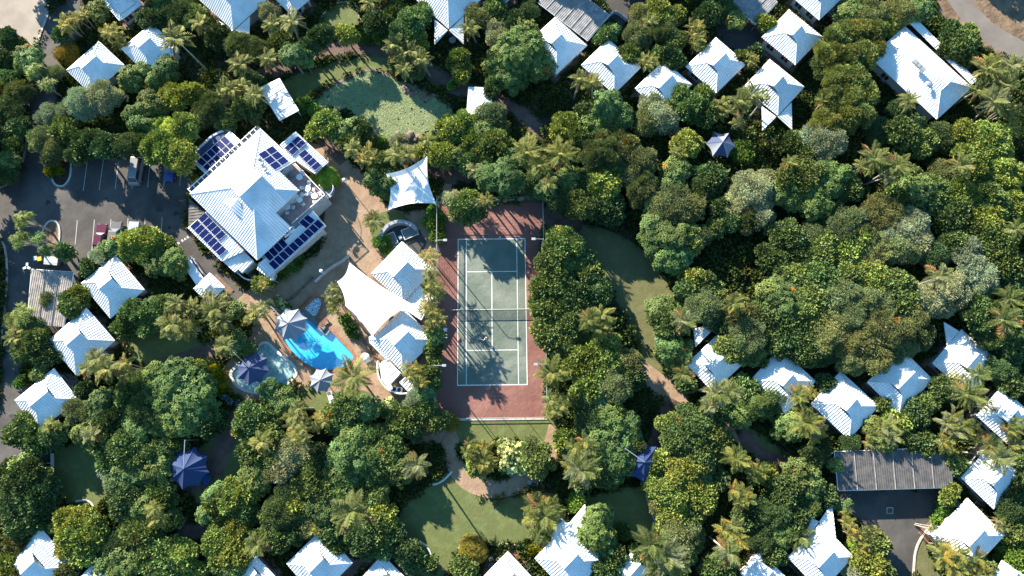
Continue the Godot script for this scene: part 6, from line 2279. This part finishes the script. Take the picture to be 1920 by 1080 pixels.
	tree("s", 560, 488, 12); tree("s", 510, 525, 10); tree("q", 482, 585, 26); tree("q", 465, 600, 16)
	tree("g", 503, 568, 9); tree("c", 520, 568, 11); tree("c", 535, 575, 9); tree("q", 622, 548, 20)
	tree("q", 632, 565, 20); tree("q", 625, 580, 16); tree("s", 648, 600, 11); tree("s", 655, 614, 10)
	tree("s", 665, 625, 8)
	tree("p", 990, 285, 36); tree("p", 1012, 310, 28); tree("p", 1052, 290, 34); tree("k", 1022, 350, 26)
	tree("d", 998, 342, 24); tree("p", 1030, 345, 22); tree("o", 1130, 288, 44); tree("o", 1165, 272, 36)
	tree("o", 1202, 300, 34); tree("o", 1185, 330, 28); tree("y", 1128, 345, 34); tree("y", 1150, 330, 22)
	tree("m", 1092, 378, 32); tree("d", 1140, 388, 30); tree("d", 1050, 372, 24); tree("k", 1065, 335, 24)
	tree("d", 1095, 335, 24)
	tree("o", 1210, 352, 32); tree("m", 1270, 318, 26); tree("k", 1262, 340, 20); tree("d", 1340, 332, 26)
	tree("d", 1320, 352, 24); tree("m", 1315, 325, 18); tree("o", 1265, 375, 36); tree("o", 1240, 385, 30)
	tree("o", 1292, 388, 32); tree("m", 1262, 440, 36); tree("m", 1292, 448, 28); tree("k", 1230, 452, 28)
	tree("o", 1312, 440, 24); tree("k", 1250, 482, 26); tree("k", 1275, 475, 24); tree("m", 1225, 415, 24)
	tree("g", 1415, 352, 40); tree("g", 1392, 372, 32); tree("g", 1428, 392, 30); tree("o", 1405, 405, 26)
	tree("g", 1440, 340, 26); tree("d", 1370, 410, 20); tree("d", 1350, 385, 18); tree("m", 1345, 425, 16)
	tree("m", 1055, 462, 38); tree("y", 1050, 450, 28); tree("m", 1035, 500, 30); tree("m", 1052, 530, 28)
	tree("m", 1105, 505, 24); tree("m", 1122, 528, 22); tree("d", 1095, 480, 22); tree("m", 1075, 490, 24)
	tree("m", 1022, 540, 26); tree("m", 1025, 580, 30); tree("d", 1075, 555, 32); tree("d", 1070, 600, 32)
	tree("m", 1028, 622, 28); tree("m", 1048, 642, 24); tree("d", 1062, 645, 24); tree("d", 1098, 558, 26)
	tree("d", 1130, 550, 18); tree("m", 1115, 545, 18); tree("q", 1122, 602, 36, 6.4); tree("p", 1105, 600, 22, 6)
	tree("d", 1090, 625, 22)
	tree("y", 1095, 682, 36); tree("y", 1140, 665, 40); tree("o", 1172, 680, 32); tree("o", 1150, 718, 40)
	tree("y", 1108, 720, 38); tree("g", 1122, 742, 26); tree("d", 1182, 710, 28); tree("y", 1118, 690, 30)
	tree("o", 1090, 740, 22); tree("m", 1165, 700, 24); tree("p", 1032, 698, 34, 6.5); tree("q", 1042, 758, 28, 6)
	tree("q", 1030, 770, 18); tree("d", 1112, 790, 32); tree("k", 1150, 790, 36); tree("k", 1130, 828, 36)
	tree("d", 1182, 828, 28); tree("k", 1172, 800, 28); tree("y", 1062, 828, 20)
	tree("m", 1255, 600, 32); tree("m", 1240, 578, 24); tree("p", 1282, 602, 24); tree("o", 1320, 572, 36)
	tree("y", 1302, 525, 24); tree("m", 1290, 545, 22); tree("d", 1322, 535, 24); tree("m", 1268, 660, 30)
	tree("k", 1255, 648, 22); tree("p", 1280, 702, 22); tree("d", 1290, 720, 16); tree("o", 1392, 588, 34)
	tree("o", 1402, 628, 38); tree("m", 1382, 652, 30); tree("m", 1415, 650, 24); tree("d", 1432, 590, 28)
	tree("p", 1375, 570, 22); tree("d", 1425, 668, 18); tree("m", 1340, 545, 22); tree("d", 1350, 600, 22)
	tree("m", 1300, 800, 44); tree("m", 1282, 830, 36); tree("m", 1338, 822, 36); tree("m", 1310, 852, 36)
	tree("y", 1262, 800, 22); tree("m", 1330, 780, 30); tree("p", 1342, 738, 30, 7); tree("p", 1370, 733, 26, 7.5)
	tree("m", 1402, 735, 26); tree("k", 1420, 758, 28); tree("k", 1390, 780, 22); tree("p", 1330, 760, 22)
	tree("y", 1240, 862, 20); tree("m", 1355, 760, 22)
	tree("m", 1500, 330, 48); tree("k", 1560, 330, 40); tree("k", 1482, 355, 36); tree("k", 1530, 370, 38)
	tree("m", 1590, 345, 30); tree("p", 1480, 305, 20); tree("p", 1640, 298, 36); tree("p", 1680, 310, 32)
	tree("p", 1665, 332, 22); tree("p", 1800, 312, 30); tree("q", 1620, 310, 20); tree("m", 1722, 345, 36)
	tree("m", 1760, 350, 28); tree("y", 1832, 300, 44); tree("y", 1882, 310, 40); tree("y", 1812, 360, 36)
	tree("m", 1862, 370, 40); tree("y", 1850, 402, 36); tree("d", 1800, 402, 32); tree("d", 1822, 422, 28)
	tree("y", 1900, 380, 32); tree("m", 1705, 325, 22); tree("o", 1770, 318, 22); tree("d", 1745, 382, 22)
	tree("y", 1895, 340, 28); tree("m", 1690, 362, 22)
	tree("o", 1602, 418, 44); tree("o", 1660, 400, 40); tree("g", 1700, 420, 40); tree("o", 1690, 460, 40)
	tree("g", 1722, 450, 32); tree("o", 1640, 470, 40); tree("y", 1608, 458, 36); tree("o", 1632, 435, 36)
	tree("g", 1670, 435, 30); tree("d", 1480, 440, 32); tree("o", 1530, 440, 24); tree("m", 1552, 470, 32)
	tree("d", 1502, 470, 28); tree("m", 1872, 450, 40); tree("m", 1892, 490, 36); tree("g", 1820, 475, 36)
	tree("g", 1842, 512, 36); tree("p", 1760, 520, 28); tree("d", 1792, 452, 28); tree("d", 1762, 475, 26)
	tree("d", 1772, 410, 22); tree("p", 1905, 430, 22); tree("d", 1450, 480, 26); tree("m", 1465, 500, 20)
	tree("m", 1575, 440, 26); tree("m", 1862, 480, 26); tree("m", 1575, 400, 24); tree("d", 1555, 405, 24)
	tree("m", 1540, 520, 42, 6.6); tree("m", 1500, 512, 32, 6.0); tree("y", 1640, 520, 38, 6.6); tree("m", 1680, 530, 34, 6.6)
	tree("m", 1482, 560, 46, 6.6); tree("m", 1530, 572, 50, 7.2); tree("o", 1580, 560, 48, 7.2); tree("o", 1640, 562, 48, 7.2)
	tree("o", 1560, 620, 48, 7.2); tree("o", 1610, 630, 52, 7.2); tree("o", 1670, 610, 48, 7.2); tree("o", 1640, 662, 42, 6.6)
	tree("o", 1712, 580, 42, 6.6); tree("d", 1490, 620, 38, 6.0); tree("m", 1522, 650, 34, 6.0); tree("d", 1550, 655, 28, 5.4)
	tree("g", 1742, 560, 38, 6.6); tree("g", 1770, 562, 34, 6.0); tree("g", 1792, 540, 34, 6.0); tree("m", 1590, 520, 36, 6.6)
	tree("o", 1600, 590, 40, 7.2); tree("o", 1690, 640, 36, 6.0); tree("o", 1725, 620, 32, 6.0); tree("o", 1600, 670, 32, 6.0)
	tree("m", 1450, 545, 26); tree("m", 1700, 560, 30, 6.6)
	tree("d", 1850, 592, 36); tree("p", 1882, 600, 32); tree("p", 1892, 560, 28); tree("d", 1902, 642, 32)
	tree("d", 1882, 690, 32); tree("d", 1835, 578, 26); tree("d", 1905, 720, 26); tree("m", 1912, 600, 26)
	tree("d", 1460, 640, 28); tree("d", 1442, 612, 28); tree("m", 1425, 625, 22); tree("d", 1862, 625, 26)
	tree("d", 1550, 718, 16); tree("d", 1475, 640, 20); tree("d", 1890, 660, 26); tree("k", 1842, 540, 20)
	tree("d", 1905, 530, 24)
	tree("m", 1655, 755, 14); tree("y", 1682, 790, 22); tree("q", 1665, 808, 30); tree("m", 1692, 800, 18)
	tree("d", 1720, 778, 24); tree("p", 1812, 738, 32); tree("q", 1800, 718, 24); tree("p", 1832, 702, 24)
	tree("q", 1790, 795, 34); tree("q", 1830, 810, 24); tree("q", 1902, 800, 26); tree("d", 1772, 730, 24)
	tree("q", 1855, 760, 16); tree("d", 1450, 748, 26); tree("p", 1495, 742, 26); tree("q", 1515, 735, 20)
	tree("p", 1510, 792, 36); tree("m", 1482, 800, 26); tree("q", 1532, 808, 26); tree("d", 1740, 760, 20)
	tree("d", 1540, 840, 16); tree("m", 1640, 800, 18)
	tree("f", 40, 590, 32, 5); tree("q", 28, 622, 28); tree("m", 55, 642, 32); tree("d", 75, 662, 26)
	tree("m", 35, 652, 22); tree("k", 50, 612, 24); tree("s", 38, 715, 12); tree("k", 70, 700, 14)
	tree("o", 20, 600, 20); tree("m", 130, 568, 26); tree("y", 145, 552, 18); tree("o", 85, 562, 16, 3.5)
	tree("m", 245, 590, 30); tree("m", 230, 610, 22); tree("m", 270, 605, 22); tree("p", 332, 570, 26)
	tree("p", 325, 608, 32); tree("q", 350, 615, 26); tree("p", 402, 580, 30); tree("p", 415, 602, 24)
	tree("p", 390, 555, 18); tree("m", 300, 575, 22); tree("k", 285, 580, 20); tree("p", 362, 580, 24)
	tree("m", 440, 580, 16); tree("q", 425, 560, 18)
	tree("p", 420, 648, 24); tree("m", 442, 645, 20); tree("d", 450, 662, 16); tree("k", 462, 652, 14)
	tree("z", 398, 712, 24); tree("z", 380, 720, 18); tree("z", 412, 728, 14); tree("y", 365, 692, 18)
	tree("q", 350, 700, 14)
	tree("p", 182, 672, 28, 7); tree("p", 202, 692, 28, 7.5); tree("q", 232, 690, 26, 7); tree("p", 165, 690, 20)
	tree("k", 330, 712, 42); tree("k", 360, 745, 42); tree("k", 310, 745, 40); tree("k", 340, 780, 40)
	tree("k", 375, 775, 30); tree("k", 290, 712, 30); tree("d", 270, 770, 40); tree("m", 245, 740, 34)
	tree("m", 185, 760, 30); tree("d", 205, 790, 32); tree("d", 225, 765, 24); tree("d", 390, 790, 26)
	tree("k", 300, 790, 30); tree("m", 275, 720, 26); tree("o", 138, 772, 24); tree("m", 42, 800, 26)
	tree("m", 25, 812, 22); tree("n", 140, 715, 16); tree("d", 152, 730, 14); tree("q", 95, 800, 20)
	tree("m", 160, 812, 28); tree("y", 60, 815, 20); tree("k", 255, 800, 30)
	tree("k", 505, 735, 22); tree("k", 525, 755, 24); tree("k", 545, 762, 18); tree("u", 512, 745, 16)
	tree("u", 530, 730, 10); tree("m", 472, 790, 34); tree("y", 455, 800, 24); tree("p", 560, 765, 18)
	tree("q", 552, 788, 26); tree("q", 572, 798, 22); tree("m", 500, 800, 26); tree("q", 600, 790, 22)
	tree("m", 620, 780, 20)
	tree("p", 662, 705, 40, 5.4); tree("m", 650, 770, 30); tree("m", 686, 765, 22); tree("s", 668, 800, 26)
	tree("m", 640, 795, 24); tree("c", 716, 812, 14); tree("c", 732, 760, 14); tree("s", 730, 772, 14)
	tree("g", 775, 752, 18); tree("m", 792, 770, 22); tree("z", 805, 760, 14); tree("m", 760, 790, 26)
	tree("h", 845, 792, 16); tree("m", 820, 788, 18); tree("m", 745, 780, 18); tree("d", 775, 800, 22)
	tree("o", 800, 795, 16)
	tree("d", 42, 900, 40); tree("d", 62, 928, 34); tree("d", 20, 938, 34); tree("m", 32, 888, 28)
	tree("d", 30, 985, 32); tree("d", 80, 945, 20); tree("y", 15, 1062, 24); tree("m", 90, 818, 26)
	tree("m", 60, 830, 22); tree("d", 12, 890, 24); tree("d", 60, 970, 24); tree("o", 30, 1020, 22)
	tree("p", 172, 815, 20); tree("d", 195, 832, 24); tree("m", 232, 842, 38); tree("m", 262, 852, 36)
	tree("g", 215, 905, 22); tree("m", 235, 900, 32); tree("m", 285, 880, 30); tree("o", 242, 880, 28)
	tree("d", 230, 940, 32); tree("m", 262, 950, 28); tree("d", 290, 932, 28); tree("m", 205, 860, 26)
	tree("k", 300, 850, 24); tree("d", 320, 835, 22); tree("g", 205, 885, 18)
	tree("y", 140, 1000, 36, 5); tree("y", 122, 985, 26, 5); tree("y", 152, 1030, 32, 5); tree("y", 168, 1002, 26, 5)
	tree("y", 125, 1020, 26, 4); tree("y", 150, 975, 22, 4); tree("q", 285, 965, 26, 6.5); tree("m", 245, 985, 20)
	tree("m", 315, 975, 18); tree("z", 300, 948, 8); tree("m", 262, 1020, 40); tree("m", 300, 1060, 40)
	tree("m", 230, 1060, 32); tree("y", 330, 1050, 36); tree("d", 210, 1030, 28); tree("y", 345, 1072, 26)
	tree("m", 280, 1035, 28); tree("o", 115, 1072, 18); tree("m", 195, 1062, 22)
	tree("y", 402, 1022, 28); tree("y", 436, 1042, 32); tree("m", 440, 1068, 24); tree("y", 415, 1050, 24)
	tree("m", 402, 950, 22); tree("y", 430, 932, 30); tree("y", 460, 915, 30); tree("m", 400, 930, 20)
	tree("d", 456, 960, 24); tree("m", 476, 900, 28); tree("y", 445, 985, 20); tree("m", 385, 965, 16)
	tree("m", 500, 830, 38); tree("g", 545, 850, 34); tree("g", 530, 880, 28); tree("o", 502, 882, 26)
	tree("d", 590, 860, 28); tree("m", 470, 850, 28); tree("p", 490, 828, 24, 7.5); tree("m", 515, 860, 26)
	tree("q", 560, 815, 24, 7); tree("d", 570, 880, 24); tree("k", 650, 860, 42); tree("k", 665, 832, 34)
	tree("k", 690, 862, 28); tree("k", 638, 890, 30); tree("k", 660, 890, 26); tree("m", 580, 920, 38)
	tree("y", 560, 950, 30); tree("m", 602, 950, 34); tree("d", 520, 962, 34); tree("m", 510, 960, 24)
	tree("o", 570, 985, 22); tree("m", 640, 920, 30); tree("y", 600, 925, 26); tree("d", 545, 920, 26)
	tree("m", 730, 850, 34); tree("m", 748, 880, 28); tree("d", 722, 830, 26); tree("d", 700, 820, 22)
	tree("m", 705, 890, 24); tree("p", 782, 872, 30, 7.5); tree("p", 660, 958, 42, 9); tree("m", 700, 990, 34)
	tree("y", 712, 970, 30); tree("d", 682, 1010, 36); tree("m", 712, 1020, 26); tree("d", 622, 992, 26)
	tree("m", 700, 930, 26); tree("m", 492, 1010, 26); tree("m", 522, 1012, 22); tree("p", 482, 1022, 22)
	tree("q", 590, 995, 14); tree("d", 735, 1000, 20); tree("m", 665, 920, 24); tree("d", 630, 1020, 18)
	tree("d", 545, 1000, 20)
	tree("h", 885, 1032, 27); tree("d", 770, 1042, 26); tree("h", 765, 1035, 18); tree("m", 806, 1062, 14)
	tree("m", 870, 1066, 20); tree("m", 880, 1075, 16); tree("q", 902, 855, 32); tree("q", 880, 842, 20)
	tree("c", 958, 852, 24); tree("c", 975, 870, 20); tree("c", 985, 850, 20); tree("m", 1010, 862, 30)
	tree("o", 1000, 850, 22); tree("c", 950, 875, 14); tree("y", 895, 870, 22)
	tree("q", 1090, 840, 30, 7); tree("p", 1090, 882, 36, 7); tree("q", 1075, 870, 22); tree("m", 1060, 830, 18)
	tree("k", 1155, 862, 36); tree("k", 1170, 822, 28); tree("d", 1140, 892, 26); tree("c", 1084, 912, 14)
	tree("d", 1100, 900, 20); tree("p", 1020, 968, 40, 3.6); tree("p", 1005, 950, 26, 3); tree("p", 1032, 952, 26, 3)
	tree("p", 1012, 1000, 26, 2.8); tree("z", 1000, 1030, 9); tree("s", 1080, 944, 16); tree("k", 1120, 1000, 34)
	tree("k", 1125, 970, 22); tree("k", 1130, 1020, 22); tree("m", 1150, 1040, 22); tree("m", 1126, 1066, 22)
	tree("m", 1150, 1062, 16); tree("s", 1170, 1000, 12)
	tree("y", 1230, 870, 20); tree("y", 1226, 910, 18); tree("y", 1290, 890, 40); tree("y", 1262, 930, 36)
	tree("y", 1312, 930, 36); tree("y", 1272, 960, 34); tree("o", 1330, 920, 18); tree("q", 1325, 955, 16)
	tree("m", 1290, 970, 30); tree("y", 1255, 985, 18); tree("o", 1240, 950, 18); tree("m", 1310, 890, 28)
	tree("p", 1220, 1020, 34, 7.5); tree("p", 1250, 1042, 34, 7); tree("p", 1230, 1062, 26); tree("o", 1280, 1000, 36)
	tree("d", 1290, 1032, 24); tree("o", 1300, 1010, 22); tree("p", 1275, 1060, 24); tree("d", 1200, 1045, 16)
	tree("p", 1380, 860, 26); tree("q", 1420, 885, 26); tree("q", 1392, 930, 28, 6); tree("q", 1372, 1000, 32, 6.5)
	tree("p", 1365, 1035, 28, 7.5); tree("m", 1355, 1062, 26); tree("z", 1395, 925, 12); tree("d", 1450, 960, 36)
	tree("d", 1480, 930, 36); tree("d", 1430, 1010, 28); tree("d", 1340, 1062, 20); tree("d", 1490, 970, 28)
	tree("y", 1440, 890, 18); tree("m", 1500, 890, 30); tree("m", 1522, 910, 26); tree("d", 1480, 910, 22)
	tree("k", 1465, 1000, 24); tree("d", 1410, 970, 26); tree("d", 1345, 900, 22); tree("p", 1500, 1006, 26, 3.4)
	tree("d", 1520, 950, 22); tree("d", 1455, 1045, 20)
	tree("n", 1576, 940, 20); tree("q", 1590, 975, 18); tree("q", 1605, 1000, 20); tree("q", 1618, 1024, 18)
	tree("m", 1650, 1020, 20); tree("o", 1640, 1008, 16); tree("y", 1632, 1066, 30); tree("m", 1660, 1076, 22)
	tree("g", 1610, 1076, 22); tree("m", 1585, 955, 14); tree("u", 1600, 1020, 12); tree("d", 1555, 930, 16)
	tree("s", 1770, 955, 14); tree("y", 1780, 932, 12); tree("s", 1760, 975, 12); tree("q", 1752, 992, 10)
	tree("y", 1790, 920, 12)
	tree("q", 1790, 1050, 38); tree("q", 1832, 1062, 34); tree("q", 1770, 1030, 22); tree("m", 1850, 1075, 20)
	tree("s", 1900, 1042, 26); tree("q", 1885, 985, 18); tree("d", 1905, 950, 28); tree("m", 1915, 1000, 20)
	tree("p", 1870, 858, 32); tree("p", 1855, 835, 26); tree("m", 1790, 860, 16); tree("m", 1800, 872, 18)
	tree("q", 1905, 828, 22); tree("q", 1780, 830, 24); tree("d", 1530, 855, 22); tree("m", 1570, 872, 12)
	tree("m", 1660, 830, 22); tree("q", 1640, 826, 22); tree("d", 1715, 828, 20); tree("d", 1915, 905, 24)
	tree("d", 1745, 830, 22); tree("m", 1920, 860, 22); tree("d", 1600, 832, 18)
	pass

func _ready() -> void:
	R.seed = 71
	var cam := Camera3D.new()
	cam.name = "camera"
	cam.position = Vector3(0, ALT, 0)
	cam.rotation_degrees = Vector3(-90.0 + TILT, 0, 0)
	cam.fov = rad_to_deg(2.0 * atan(540.0 / FOCAL))
	cam.near = 1.0
	cam.far = 1500.0
	add_child(cam)
	var env := Environment.new()
	env.background_mode = Environment.BG_SKY
	var sky := ProceduralSkyMaterial.new()
	sky.sky_top_color = Color(0.34, 0.55, 0.74)
	sky.sky_horizon_color = Color(0.58, 0.72, 0.82)
	sky.sky_curve = 0.16
	sky.ground_bottom_color = Color(0.10, 0.12, 0.10)
	sky.ground_horizon_color = Color(0.45, 0.55, 0.65)
	sky.sky_energy_multiplier = 1.0
	env.sky = Sky.new()
	env.sky.sky_material = sky
	env.background_energy_multiplier = 0.5
	env.tonemap_mode = Environment.TONE_MAPPER_LINEAR
	env.tonemap_exposure = 3.85
	env.sdfgi_enabled = true
	env.ssao_enabled = true
	env.ssil_enabled = true
	var we := WorldEnvironment.new()
	we.name = "environment"
	we.environment = env
	add_child(we)
	var sun := DirectionalLight3D.new()
	sun.name = "sun"
	sun.light_energy = 1.6
	sun.light_color = Color(1.0, 0.95, 0.87)
	sun.light_angular_distance = 0.5
	sun.shadow_enabled = true
	var el := deg_to_rad(SUN_EL)
	var d := Vector3(SUN_AZ.x * cos(el), -sin(el), SUN_AZ.y * cos(el)).normalized()
	add_child(sun)
	sun.look_at_from_position(Vector3.ZERO, d, Vector3.UP)
	make_materials()
	make_leaves()
	build_ground()
	build_court()
	roof_garden()
	main_house()
	pool_side()
	vehicles()
	garden()
	name_plants()
	ground_cover()
